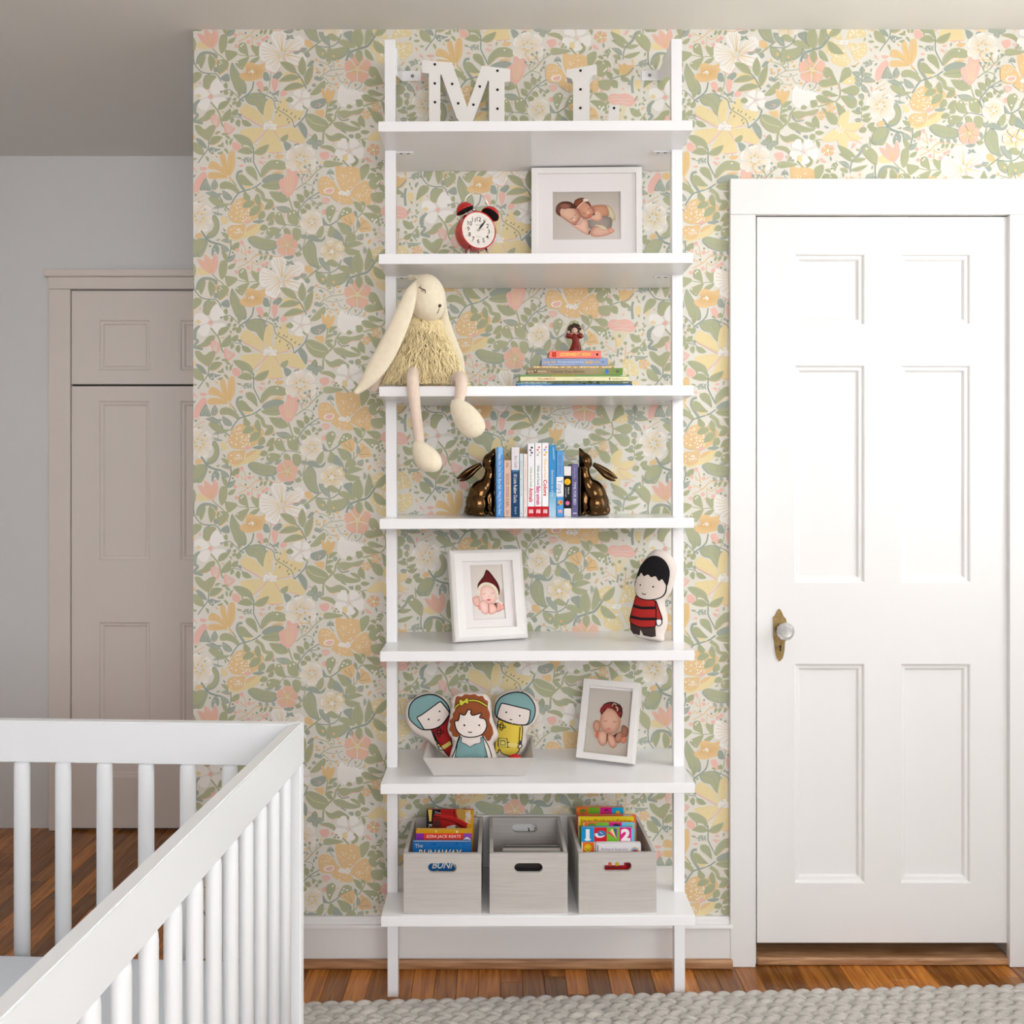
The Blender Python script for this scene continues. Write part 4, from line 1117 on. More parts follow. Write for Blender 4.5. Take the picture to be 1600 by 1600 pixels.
# ================================================================== marquee letters on the top shelf
LETW = mat('white_metal_letter', rgb(236, 232, 227), 0.42, bump=0.05, bscale=90)
def letter(name, label, outline, holes, Yc, x_ref, yaw, crop0, sc, depth):
    """outline in crop pixels of the photograph; placed at depth Yc"""
    root = empty(name, (0, 0, 0), label, 'letter', 'marquee letters on the top shelf')
    s_ = F / Yc
    bz = SHZ[0]
    cxp = x_ref
    loc = Vector((PX(cxp, Yc), Yc, shelf_z(0, PX(cxp, Yc)) + .0003))
    root.location = loc
    root.rotation_euler = (0, 0, yaw)
    def L(p):
        px, py = crop0[0] + p[0] / sc, crop0[1] + p[1] / sc
        return ((px - cxp) / s_ / math.cos(yaw), max(0.0, PZ(py, Yc) - loc.z))
    bm = bmesh.new()
    pts = [L(p) for p in outline]
    prism(bm, pts, -depth / 2, depth / 2)
    ob('letter_body', bm, LETW, root)
    for h in holes:
        x, z = L(h)
        bm = bmesh.new()
        lathe(bm, [(.0021, .0002), (.0034, .0008), (.0034, -.0002)], 12, Matrix.Translation((x, -depth / 2, z)) @ Matrix.Rotation(PI / 2, 4, 'X'))
        lathe(bm, [(0, .0004), (.0021, .0004)], 12, Matrix.Translation((x, -depth / 2, z)) @ Matrix.Rotation(PI / 2, 4, 'X'))
        ob('bulb_hole', bm, DARK, root)
    return root
# base row of the letters (hidden behind the shelf edge)
ybase = 85 + 0
def base_py(Yc): return CY - (SHZ[0] - CH) * F / Yc
M_Y = 2.585
yb = (base_py(M_Y) - 85) * 8.889
Mo = [(175, 140), (585, 155), (795, 765), (1000, 182), (1390, 212), (1388, 385), (1310, 398), (1310, yb - 170), (1390, yb - 170), (1390, yb), (1040, yb), (1040, yb - 170), (1098, yb - 170), (1095, 395), (1080, 385), (880, 940), (800, yb - 240), (650, 920), (440, 330), (425, 330), (425, yb - 170), (500, yb - 170), (500, yb), (180, yb), (180, yb - 170), (272, yb - 170), (270, 320), (178, 312)]
letter('marquee_letter', 'white capital letter M with bulb holes on the top shelf', Mo,
       [(350, 193), (350, 455), (352, 713), (587, 453), (670, 717), (880, 728), (967, 473), (1212, 245), (1212, 508), (1212, 770)], M_Y, 728, .10, (640, 85), 8.889, .032)
L_Y = 2.575
yb = (base_py(L_Y) - 85) * 8
Lo = [(130, 205), (500, 160), (500, 285), (440, 300), (410, 340), (410, yb - 120), (560, yb - 120), (640, yb - 190), (655, 690), (775, 670), (775, yb), (130, yb), (130, yb - 120), (212, yb - 120), (212, 370), (190, 320), (130, 300)]
letter('marquee_letter', 'white capital letter L with bulb holes on the top shelf', Lo,
       [(303, 228), (303, 462), (302, 693), (713, 716)], L_Y, 926, -.14, (870, 85), 8, .034)

# ================================================================== alarm clock
RED = mat('red_enamel', rgb(196, 16, 10), 0.16, coat=0.5)
def alarm_clock():
    Yc = 2.47
    c = P(746.2, 360.5, Yc)
    yaw = .42
    r = 29.5 / (F / Yc)
    zf = shelf_z(1, c.x)
    root = empty('alarm_clock', (c.x, Yc, zf), 'red twin bell alarm clock on the second shelf', 'clock', rot=(0, 0, yaw))
    cz = c.z - zf
    fr = Matrix.Translation((0, 0, cz)) @ Matrix.Rotation(PI / 2, 4, 'X') @ Matrix.Rotation(-.03, 4, 'Z')   # local z towards the viewer
    bm = bmesh.new()
    lathe(bm, [(0, -.056), (r * .5, -.055), (r * .88, -.048), (r * 1.02, -.034), (r * 1.05, -.018), (r * .985, -.006), (r * .985, .001), (r, .004), (r, .008), (r * .955, .009), (r * .93, .006), (0, .006)], 48, fr)
    body = ob('case', bm, RED, root, True)
    FACE = mat('clock_face_paper', rgb(232, 224, 214), 0.5)
    bm = bmesh.new()
    lathe(bm, [(r * .935, .0066), (0, .0066)], 48, fr)
    dial = ob('dial', bm, FACE, root)
    pr = Print()
    K = rgb(34, 32, 30)
    for k in range(60):
        a = 2 * PI * k / 60
        pr.disc(math.sin(a) * .83, -math.cos(a) * .83, .022 if k % 5 == 0 else .010, K, n=6)
    for k in range(1, 13):
        a = 2 * PI * k / 12
        if k == 1: pass
        pr.text(str(k), math.sin(a) * .65, -math.cos(a) * .64 + .12, .24, K, align='C', bold=.012)
    pr.text('NEWGATE', 0, -.27, .06, rgb(90, 84, 78), align='C')
    pr.text('LONDON', 0, .40, .05, rgb(120, 100, 90), align='C')
    pr.build('dial_print', PRINT, dial, lambda x, y, l: fr @ Vector((x * r * .9, -y * r * .9, .0067 + l * 2e-5)))
    def hand(name, a, ln, w, z, m, tail=.1):
        bm = bmesh.new()
        d = Vector((math.sin(a), math.cos(a), 0)); n = Vector((d.y, -d.x, 0))
        pts = [-d * tail, n * w * .35, d * ln * .55 + n * w, d * ln * .8 + n * w * .6, d * ln, d * ln * .8 - n * w * .6, d * ln * .55 - n * w, -n * w * .35]
        a_ = [bm.verts.new(fr @ (p * r + Vector((0, 0, z)))) for p in pts]
        b_ = [bm.verts.new(fr @ (p * r + Vector((0, 0, z + .0006)))) for p in pts]
        bm.faces.new(a_); bm.faces.new(b_[::-1])
        for i in range(8): bm.faces.new((a_[i], a_[(i + 1) % 8], b_[(i + 1) % 8], b_[i]))
        ob(name, bm, m, dial)
    hand('hour_hand', .56, .52, .055, .0072, BLACK)
    hand('minute_hand', .60, .72, .04, .0080, BLACK)
    hand('second_hand', 1.28, .45, .008, .0086, mat('red_hand', rgb(190, 80, 60), .4), .05)
    bm = bmesh.new()
    lathe(bm, [(.003, .006), (.003, .0095), (0, .01)], 12, fr)
    ob('hand_pin', bm, STEEL, dial)
    # bells: domes open downwards and outwards
    for s in (-1, 1):
        ang = -.42 if s < 0 else .52
        bc = Vector((s * .0335 + .002, .004, cz + .047 - (.0 if s < 0 else .003)))
        mb = Matrix.Translation(bc) @ Matrix.Rotation(ang, 4, 'Y') @ Matrix.Rotation(-.2, 4, 'X')
        bm = bmesh.new()
        R = .0238
        lathe(bm, [(0, .0205), (.006, .0203), (.013, .0175), (.0195, .011), (.0232, .003), (R, 0), (R - .0012, .0003), (.0185, .0085), (.012, .0150), (0, .0178)], 32, mb)
        be = ob('bell', bm, RED, root, True)
        bm = bmesh.new()
        lathe(bm, [(R - .0014, .0006), (0, .0012)], 32, mb)
        ob('bell_hollow', bm, DARK, be)
        bm = bmesh.new()
        lathe(bm, [(.002, -.014), (.002, .022), (.003, .0225), (0, .0245)], 10, mb)
        ob('bell_post', bm, CHROME, be)
    bm = bmesh.new()
    hp = [(-.033, .004, cz + .062), (-.031, .004, cz + .076), (-.022, .004, cz + .088), (-.006, .004, cz + .0945), (.008, .004, cz + .0925), (.020, .004, cz + .085), (.029, .004, cz + .072), (.033, .004, cz + .057)]
    tube(bm, smooth_pts(hp, 3, False), .0016, 8)
    ob('handle', bm, CHROME, root, True)
    bm = bmesh.new()
    tube(bm, [(-.004, .006, cz + .040), (-.004, .006, cz + .052)], .0012, 8)
    tube(bm, [(-.013, .006, cz + .0525), (-.002, .006, cz + .0525)], .003, 10)
    ob('hammer', bm, CHROME, root, True)
    for s in (-1, 1):
        bm = bmesh.new()
        tube(bm, [(s * .020, -.0, cz - .038), (s * .027, -.006, cz - .056), (s * .031, -.010, .0008)], [.0028, .0025, .002], 10)
        ob('leg', bm, CHROME, root, True)
        bm = bmesh.new()
        tube(bm, [(s * .016, .034, cz - .036), (s * .022, .040, .0008)], [.0026, .002], 10)
        ob('leg', bm, CHROME, root, True)
alarm_clock()

# ================================================================== picture frames
SKIN, SKIN2, SKIN3 = rgb(226, 180, 158), rgb(205, 150, 126), rgb(176, 116, 94)
def frame(name, label, loc, yaw, lean, W, H, T, bar, prof, matw, photo, glass=True, matdrop=0.0, easel=True):
    """stands on its lower edge at loc; yaw about z; lean back; prof = (inset, depth) steps of the moulding"""
    root = empty(name, loc, label, 'picture frame')
    root.rotation_euler = Euler((-lean, 0, yaw), 'XYZ') if False else (Matrix.Rotation(yaw, 3, 'Z') @ Matrix.Rotation(-lean, 3, 'X')).to_euler()
    hw = W / 2
    bm = bmesh.new()
    rings = []
    for ins, dep in [(0, T)] + list(prof):
        rings.append([bm.verts.new(v) for v in ((-hw + ins, dep, ins), (hw - ins, dep, ins), (hw - ins, dep, H - ins), (-hw + ins, dep, H - ins))])
    for r1, r2 in zip(rings, rings[1:]):
        for k in range(4): bm.faces.new((r1[k], r1[(k + 1) % 4], r2[(k + 1) % 4], r2[k]))
    ob('frame_molding', bm, FRAMEW, root)
    ins, dep = prof[-1]
    box('backing', mat('frame_back_board', rgb(120, 104, 88), .8), root, -hw + .004, hw - .004, T - .003, T, .004, H - .004)
    x0, x1, z0, z1 = -hw + ins - .001, hw - ins + .001, ins - .001, H - ins + .001
    px0, px1, pz0, pz1 = photo[0]
    if matw:
        bm = bmesh.new()
        r1 = [bm.verts.new((x, dep, z)) for x, z in ((x0, z0), (x1, z0), (x1, z1), (x0, z1))]
        r2 = [bm.verts.new((x, dep, z)) for x, z in ((px0 - .0015, pz0 - .0015), (px1 + .0015, pz0 - .0015), (px1 + .0015, pz1 + .0015), (px0 - .0015, pz1 + .0015))]
        r3 = [bm.verts.new((x, dep + .0015, z)) for x, z in ((px0, pz0), (px1, pz0), (px1, pz1), (px0, pz1))]
        for a, b in ((r1, r2), (r2, r3)):
            for k in range(4): bm.faces.new((a[k], a[(k + 1) % 4], b[(k + 1) % 4], b[k]))
        ob('mat_board', bm, MATBOARD, root)
    pr, (cw, ch) = photo[1]()
    yy = dep + .0030
    pr.build('photo', PHOTOINK, root, lambda x, y, l: Vector((px0 + (px1 - px0) * x / cw, yy - l * 2e-5, pz1 - (pz1 - pz0) * y / ch)))
    if glass:
        PANE = mat('frame_glass', (1, 1, 1, 1), 0.0, trans=1.0, ior=1.3)
    return root

def photo_twins():
    pr = Print()
    w, h = 1600, 1130
    y0 = 100
    S = lambda pts: [(x - 55, y - y0) for x, y in pts]
    g1, g2, g3 = rgb(186, 176, 164), rgb(202, 192, 182), rgb(216, 205, 198)
    W_, H_ = 1555, 1150
    pr.grad(0, 0, W_, H_, g1, g1, g3, g2)
    sh = lambda pts, a, b, c=None: pr.shade(S(pts), a, b, (c[0] - 55, c[1] - y0) if c else None)
    # swaddled back and romper of the right baby
    sh([(960, 450), (1060, 415), (1250, 415), (1340, 480), (1370, 600), (1330, 690), (1180, 720), (1040, 640)], rgb(206, 150, 120), rgb(168, 112, 86))
    sh([(1290, 420), (1370, 440), (1440, 540), (1500, 680), (1490, 790), (1420, 800), (1350, 700), (1340, 560)], rgb(212, 198, 164), rgb(176, 160, 126))
    # knitted grey trousers and legs
    sh([(850, 780), (1000, 770), (1180, 690), (1290, 690), (1420, 760), (1400, 980), (1280, 1000), (1100, 900), (960, 1010), (880, 960)], rgb(164, 152, 142), rgb(130, 118, 108))
    sh([(1020, 900), (1200, 910), (1310, 990), (1290, 1040), (1180, 1010)], rgb(222, 206, 176), rgb(200, 182, 150))
    sh([(910, 1060), (1000, 950), (1100, 930), (1210, 1020), (1320, 1010), (1370, 970), (1470, 1030), (1440, 1090), (1250, 1170), (1040, 1190), (930, 1150)], rgb(228, 184, 164), rgb(190, 134, 112))
    sh([(1330, 1000), (1390, 975), (1475, 1030), (1430, 1095), (1360, 1080)], rgb(232, 172, 146), rgb(206, 138, 114))
    # arms
    sh([(480, 880), (640, 870), (760, 720), (860, 800), (880, 980), (895, 1110), (860, 1140), (700, 1060), (560, 950)], rgb(232, 192, 172), rgb(196, 142, 120))
    pr.poly(S([(905, 1020), (925, 1020), (900, 1130), (875, 1135)]), rgb(60, 30, 22))
    # right head
    sh([(545, 400), (570, 300), (660, 245), (760, 240), (880, 320), (950, 440), (1020, 560), (1010, 640), (880, 750), (780, 750), (690, 680), (600, 500)], rgb(214, 158, 130), rgb(150, 92, 70), (850, 560))
    sh([(545, 420), (560, 310), (650, 250), (770, 240), (790, 310), (700, 390), (620, 480)], rgb(136, 76, 50), rgb(88, 46, 30))
    sh([(800, 340), (880, 340), (940, 420), (930, 450), (860, 380)], rgb(112, 62, 42), rgb(90, 48, 32))
    pr.stroke(S([(615, 490), (680, 410), (780, 320)]), 18, rgb(232, 206, 186))
    sh([(750, 275), (800, 260), (880, 270), (880, 315), (800, 330), (760, 310)], rgb(232, 222, 206), rgb(206, 192, 172))
    pr.stroke(S([(735, 600), (790, 620), (820, 600)]), 10, rgb(120, 70, 54)); pr.stroke(S([(860, 510), (910, 500), (930, 470)]), 9, rgb(140, 84, 64))
    sh([(830, 570), (880, 560), (915, 600), (870, 640), (835, 620)], rgb(236, 186, 160), rgb(200, 142, 116))
    sh([(860, 670), (930, 630), (980, 650), (940, 700), (880, 710)], rgb(204, 118, 96), rgb(184, 112, 90))
    # arm of right baby
    sh([(1030, 560), (1100, 540), (1180, 600), (1195, 740), (1130, 810), (1000, 790), (900, 740), (960, 700), (1020, 680)], rgb(230, 184, 160), rgb(196, 140, 116))
    pr.poly(S([(990, 630), (1025, 620), (1020, 660), (985, 665)]), rgb(60, 30, 24))
    # left head
    sh([(130, 560), (150, 420), (260, 330), (420, 325), (540, 390), (600, 500), (690, 650), (700, 730), (620, 860), (560, 890), (450, 850), (290, 730), (170, 640)], rgb(226, 184, 158), rgb(170, 112, 88), (420, 640))
    sh([(125, 560), (150, 420), (260, 330), (430, 325), (545, 390), (600, 500), (560, 470), (450, 440), (330, 500), (260, 490), (220, 560), (240, 680), (170, 640)], rgb(120, 74, 58), rgb(72, 40, 28), (190, 480))
    sh([(220, 410), (340, 370), (470, 420), (430, 480), (330, 510), (260, 480)], rgb(150, 100, 82), rgb(128, 82, 66))
    pr.stroke(S([(440, 760), (500, 740), (520, 700)]), 11, rgb(150, 92, 74)); pr.stroke(S([(550, 670), (590, 640), (600, 610)]), 11, rgb(140, 84, 68))
    sh([(510, 750), (560, 730), (600, 770), (560, 800), (520, 790)], rgb(240, 200, 178), rgb(208, 154, 130))
    sh([(560, 830), (630, 780), (650, 800), (600, 850)], rgb(196, 116, 98), rgb(206, 140, 118))
    pr.poly(S([(540, 885), (610, 875), (560, 900)]), rgb(60, 30, 24))
    return pr, (W_, H_)
# large frame on the second shelf, leaning on the wall
Yf = 2.645
fx = PX(916.3, Yf)
sF = F / Yf
fz = shelf_z(1, fx)
Wf = (1002.5 - 830) / sF
Hf = PZ(266.5, 2.672) - fz
cxw = 0.0
frame('framed_photo', 'large white frame with a photo of two sleeping babies beside the clock', (fx, Yf - .012, fz + .0016), -.03, .05, Wf, Hf, .018, .017,
      ((0, .0), (.0005, -.0005), (.0155, -.0005), (.016, .006)), True,
      ((-(916.3 - 863.5) / sF, (969 - 916.3) / sF, PZ(374.5, Yf) - fz, PZ(299.5, Yf) - fz), photo_twins))

def photo_hat():
    pr = Print()
    Q = lambda pts: [(x - 395 - (y - 370) * .06, y - 370) for x, y in pts]
    W_, H_ = 525, 825
    pr.grad(0, 0, W_, H_, rgb(214, 204, 192), rgb(222, 212, 200), rgb(236, 230, 226), rgb(230, 222, 216))
    sh = lambda pts, a, b, c=None: pr.shade(Q(pts), a, b, Q([c])[0] if c else None)
    sh([(860, 880), (900, 760), (960, 740), (970, 1000), (900, 960)], rgb(200, 184, 170), rgb(216, 204, 192))
    # shoulders and feet
    sh([(430, 870), (490, 835), (545, 850), (560, 990), (500, 1000), (450, 960)], rgb(236, 192, 178), rgb(206, 150, 134))
    sh([(830, 960), (880, 950), (950, 980), (960, 1030), (900, 1080), (820, 1090)], rgb(240, 190, 176), rgb(196, 132, 118))
    sh([(880, 1000), (930, 985), (965, 1010), (950, 1060), (890, 1060)], rgb(246, 180, 168), rgb(224, 140, 128)); sh([(520, 990), (560, 980), (570, 1050), (535, 1040)], rgb(244, 150, 138), rgb(226, 120, 110))
    pr.poly(Q([(780, 960), (830, 950), (840, 1040), (800, 1040)]), rgb(120, 66, 56))
    # hat
    sh([(520, 740), (520, 660), (560, 600), (620, 530), (650, 455), (672, 438), (720, 470), (800, 570), (860, 660), (888, 760), (870, 850), (840, 820), (780, 690), (680, 650), (590, 670), (545, 750)], rgb(104, 20, 22), rgb(74, 10, 14), (690, 590))
    sh([(555, 790), (580, 710), (660, 670), (750, 690), (820, 750), (850, 840), (820, 930), (750, 960), (660, 960), (580, 920)], rgb(250, 218, 206), rgb(226, 174, 158), (690, 830))
    pr.stroke(Q([(535, 800), (545, 720), (600, 665), (680, 655), (770, 690), (830, 760), (850, 860)]), 42, rgb(238, 226, 202))
    for k in range(9):
        t = k / 8
        x, y = Q([(545 + 300 * t, 740 - 100 * math.sin(PI * t) + 90 * t * t)])[0]
        pr.disc(x, y, 12, rgb(216, 200, 172))
    pr.stroke(Q([(590, 800), (625, 812), (650, 800)]), 8, rgb(196, 130, 116)); pr.stroke(Q([(735, 800), (770, 810), (790, 790)]), 8, rgb(196, 130, 116))
    sh([(680, 840), (715, 820), (730, 850), (700, 865)], rgb(252, 220, 208), rgb(226, 168, 152)); sh([(655, 905), (700, 885), (745, 905), (700, 925)], rgb(222, 110, 116), rgb(230, 140, 136))
    # arms and hands
    sh([(545, 930), (620, 900), (690, 960), (700, 1080), (660, 1125), (590, 1100), (555, 1020)], rgb(250, 214, 202), rgb(218, 160, 146)); sh([(700, 960), (770, 960), (830, 1030), (830, 1090), (760, 1125), (700, 1110)], rgb(250, 210, 196), rgb(214, 152, 138))
    pr.stroke(Q([(695, 960), (700, 1110)]), 10, rgb(180, 110, 98)); pr.stroke(Q([(820, 920), (850, 930), (930, 980)]), 22, rgb(242, 232, 214))
    return pr, (W_, H_)
Y5 = YF(1006.5, SHZ[4])
p0 = Vector((PX(711.5, Y5), Y5)); Y5b = YF(999.5, SHZ[4]); p1 = Vector((PX(826, Y5b), Y5b))
mid = (p0 + p1) / 2
d_ = p1 - p0
W5 = d_.length; H5 = .231
u = W5 / 115.0
frame('framed_photo', 'white frame with a photo of a baby in a red knit hat', (mid.x, mid.y, shelf_z(4, mid.x) + .0053), math.atan2(d_.y, d_.x), .20, W5, H5, .022, .02,
      ((0, .004), (.003, .0), (.010, -.004), (.030, -.002), (.0305, .008), (.033, .008)), True,
      ((-.0435, .0425, .0535, .1905), photo_hat))

def photo_band():
    pr = Print()
    Q = lambda pts: [(x - 290 + (y - 245) * .12, y - 245 - (x - 290) * .07) for x, y in pts]
    W_, H_ = 745, 1040
    pr.grad(0, 0, W_, H_, rgb(200, 194, 184), rgb(206, 198, 188), rgb(196, 182, 166), rgb(198, 190, 178))
    sh = lambda pts, a, b, c=None: pr.shade(Q(pts), a, b, Q([c])[0] if c else None)
    sh([(230, 860), (330, 760), (440, 800), (900, 820), (940, 1000), (860, 1160), (500, 1200), (330, 1080)], rgb(176, 162, 146), rgb(199, 190, 178))
    sh([(325, 860), (350, 780), (420, 765), (450, 830), (430, 950), (360, 950)], rgb(206, 156, 132), rgb(160, 108, 86)); sh([(810, 850), (870, 840), (920, 900), (890, 1010), (800, 1040)], rgb(170, 116, 94), rgb(130, 84, 66))
    sh([(690, 1000), (780, 930), (820, 980), (800, 1080), (740, 1120), (690, 1080)], rgb(196, 142, 118), rgb(150, 98, 78))
    sh([(455, 720), (480, 600), (560, 540), (700, 560), (780, 640), (800, 760), (760, 900), (680, 970), (560, 960), (470, 900), (440, 810)], rgb(224, 178, 154), rgb(184, 132, 108), (600, 780))
    sh([(470, 680), (465, 590), (520, 500), (640, 460), (760, 490), (830, 590), (820, 690), (790, 720), (770, 640), (700, 560), (600, 535), (520, 570)], rgb(88, 48, 44), rgb(66, 36, 34), (650, 490))
    pr.stroke(Q([(480, 640), (490, 580), (560, 535), (660, 545), (740, 600), (790, 680)]), 66, rgb(136, 44, 46))
    sh([(650, 520), (700, 480), (760, 510), (830, 560), (800, 620), (730, 610)], rgb(110, 40, 44), rgb(72, 34, 34)); pr.stroke(Q([(660, 530), (690, 490), (730, 510)]), 14, rgb(206, 186, 140)); pr.stroke(Q([(720, 540), (750, 570), (740, 610)]), 22, rgb(206, 186, 130)); pr.poly(Q([(770, 480), (820, 540), (790, 560)]), rgb(52, 28, 28)); pr.poly(Q([(800, 560), (840, 570), (800, 590)]), rgb(52, 28, 28))
    pr.stroke(Q([(510, 770), (545, 780), (570, 765)]), 9, rgb(146, 96, 78)); pr.stroke(Q([(665, 775), (700, 790), (725, 770)]), 9, rgb(146, 96, 78)); sh([(590, 840), (630, 815), (650, 850), (610, 870)], rgb(234, 188, 164), rgb(196, 142, 118)); sh([(540, 905), (590, 880), (640, 890), (600, 925)], rgb(206, 132, 116), rgb(206, 150, 128))
    sh([(410, 960), (470, 920), (550, 940), (570, 1060), (540, 1140), (470, 1170), (410, 1100)], rgb(228, 184, 160), rgb(178, 124, 102)); sh([(580, 970), (650, 990), (700, 1080), (720, 1160), (650, 1200), (590, 1150), (565, 1040)], rgb(226, 178, 154), rgb(176, 120, 98))
    pr.poly(Q([(555, 970), (580, 970), (570, 1080), (545, 1120)]), rgb(120, 76, 60)); pr.poly(Q([(660, 1000), (740, 950), (700, 1040)]), rgb(88, 50, 40))
    sh([(360, 990), (385, 955), (415, 970), (395, 1050), (370, 1040)], rgb(220, 116, 88), rgb(196, 98, 76)); sh([(780, 1090), (810, 1030), (870, 1010), (885, 1070), (840, 1120)], rgb(222, 142, 116), rgb(190, 108, 86))
    return pr, (W_, H_)
Y6 = YF(1190, SHZ[5]); Y6b = YF(1200.5, SHZ[5])
p0 = Vector((PX(899.5, Y6), Y6)); p1 = Vector((PX(988.4, Y6b), Y6b))
mid = (p0 + p1) / 2; d_ = p1 - p0
frame('framed_photo', 'white box frame with a photo of a baby wearing a flower headband', (mid.x, mid.y, shelf_z(5, mid.x) + .0101), math.atan2(d_.y, d_.x), .33, d_.length, .203, .028, .016,
      ((0, .0), (.0008, -.0008), (.0160, -.0008), (.0165, .010)), True,
      ((-d_.length / 2 + .0165, d_.length / 2 - .0165, .0165, .203 - .0225), photo_band))
# ================================================================== books
COVERS = {}
def cover_mat(col, rough=.35):
    k = 'book_cover_%d_%d_%d' % col
    return mat(k, rgb(*col), rough, var=0.03, vscale=40)
def book(label, loc, t, h, d, col, spine=None, pile=False, group=None, rough=.35, tilt=0.0, pages=PAPER, name='picture_book', yaw=0.0):
    """spine faces -Y at local y = 0; thickness along x, height along z. pile = lying flat, head to the left"""
    root = empty(name, loc, label, 'book', group)
    root.rotation_euler = (0, -PI / 2, 0) if pile else (0, tilt, yaw)
    m = cover_mat(col, rough)
    b = min(.0022, t * .22)
    bm = bmesh.new()
    bx(bm, 0, t, 0, b, 0, h, min(.0009, b * .4), 2)
    bx(bm, 0, b, b * .6, d, 0, h, min(.0006, b * .3), 1)
    bx(bm, t - b, t, b * .6, d, 0, h, min(.0006, b * .3), 1)
    cv = ob('cover', bm, m, root)
    box('pages', pages, root, b + .0001, t - b - .0001, b + .0002, d - .002, .002, h - .002)
    if spine:
        pr = Print()
        spine(pr, h, t)
        tag(pr.build('spine_print', PRINT, cv, lambda s, x, l: Vector((t - x, -.0001 - l * 2.0e-5, h - s))), kind='stuff')
    return root
# spine coordinates: s runs from the head of the spine to its foot, x from the right-hand edge to the left
def stext(pr, body, s0, s1, x, size, col, shear=0, bold=0):
    """title along the spine from s0 to s1, centred across at x"""
    pr.text(body, s0, x + size / 2, size, col, 0, shear, bold, width=s1 - s0)

WHT = rgb(244, 242, 240)
# ---------------- upright row on the fourth shelf
YB = 2.49
sB = F / YB
ROW = 'upright books between the rabbit bookends'
def row_book(label, x0, x1, ytop, col, spine=None, d=.15, dy=0.0, rough=.35):
    Y = YB + dy
    X0, X1 = PX(x0, Y), PX(x1, Y)
    z = shelf_z(3, X0) + .0004
    return book(label, (X0 + .0002, Y, z), X1 - X0 - .0004, PZ(ytop, Y) - z, d, col, spine, group=ROW, rough=rough)
def sp1(pr, h, t):
    pr.rect(h * .0, t * .12, h * .12, t * .7, rgb(150, 198, 236))
    for k in range(9): pr.disc(h * random.uniform(.05, .98), t * random.uniform(.1, .9), t * random.uniform(.1, .22), rgb(72, 160, 226), n=6)
    stext(pr, 'Baby Fish, One Fish, Blue Fish, What Do You Hear', h * .10, h * .97, t * .52, t * .34, rgb(236, 240, 230))
row_book('bright blue picture book next to the left rabbit bookend', 775.3, 787, 699, (44, 136, 208), sp1)
def sp2(pr, h, t):
    stext(pr, 'Day', h * .05, h * .13, t * .5, t * .34, rgb(80, 60, 52))
    stext(pr, 'GOOD DOGS CARL', h * .24, h * .84, t * .5, t * .42, rgb(84, 58, 50)); stext(pr, '2003', h * .88, h * .96, t * .5, t * .3, rgb(96, 70, 60))
row_book('short tan upright book with brown capital lettering', 787.3, 798.6, 719, (216, 178, 158), sp2, .13)
def sp3(pr, h, t):
    pr.rect(h * .33, 0, h, t, rgb(26, 66, 106)); pr.rect(h * .33, t * .1, h * .36, t * .9, rgb(70, 120, 160)); pr.disc(h * .6, t * .7, t * .16, rgb(36, 116, 128), n=6)
    stext(pr, 'Eric Carle', h * .13, h * .30, t * .45, t * .34, rgb(110, 82, 92)); stext(pr, '10 Little Rubber Ducks', h * .39, h * .80, t * .5, t * .42, WHT); stext(pr, 'board', h * .86, h * .96, t * .45, t * .26, rgb(210, 220, 230))
row_book('upright book with a white head and navy lower spine', 799, 811.6, 698.5, (224, 216, 220), sp3, .16)
def sp4(pr, h, t): stext(pr, 'little pond', h * .12, h * .66, t * .5, t * .36, rgb(150, 160, 158)); pr.disc(h * .95, t * .5, t * .14, rgb(60, 60, 60))
row_book('thin pale blue grey upright book', 812, 817.6, 708.5, (206, 220, 222), sp4, .14)
def sp5(pr, h, t): stext(pr, 'my baby book', h * .12, h * .6, t * .5, t * .3, rgb(222, 186, 182)); stext(pr, 'press', h * .75, h * .95, t * .5, t * .3, rgb(226, 150, 170))
row_book('thin pale pink upright book', 818, 824, 709, (236, 218, 212), sp5, .14)
def hs(c1, c2, c3, word, s0, s1, cw, flower):
    def f(pr, h, t):
        pr.rect(h * .862, 0, h, t, rgb(206, 30, 46)); pr.rect(h * .905, t * .22, h * .955, t * .8, rgb(244, 224, 224)); pr.text('DK', h * .912, t * .72, t * .34, rgb(206, 30, 46), 0)
        for k, c in enumerate(flower): pr.disc(h * (.06 + .035 * k), t * (.4 + .2 * (k % 2)), t * .17, c, n=7)
        stext(pr, 'Hide-and-Seek', h * s0, h * (s0 + .27), t * .5, t * .36, c1, bold=.01); stext(pr, word, h * (s0 + .28), h * s1, t * .5, t * .52, cw, bold=.03)
    return f
row_book('tall white upright book with the red word Animals', 824.4, 835.4, 692.5, (240, 236, 238), hs(rgb(140, 176, 70), 0, 0, 'Animals', .33, .80, rgb(214, 36, 50), [rgb(60, 50, 66), rgb(130, 110, 140), rgb(90, 80, 110), rgb(190, 190, 180)]), .2)
row_book('tall white upright book with pink Baby animals lettering', 835.8, 846.6, 692, (241, 238, 238), hs(rgb(52, 136, 120), 0, 0, 'Baby animals', .31, .84, rgb(206, 44, 120), [rgb(228, 130, 120), rgb(226, 150, 150), rgb(220, 196, 180), rgb(180, 180, 190)]), .2)
row_book('tall white upright book with the large red word Colors', 846.9, 857.3, 691.8, (243, 240, 240), hs(rgb(238, 190, 70), 0, 0, 'Colors', .22, .72, rgb(218, 30, 46), [rgb(232, 150, 160), rgb(130, 160, 220), rgb(230, 200, 80), rgb(240, 170, 90)]), .2)
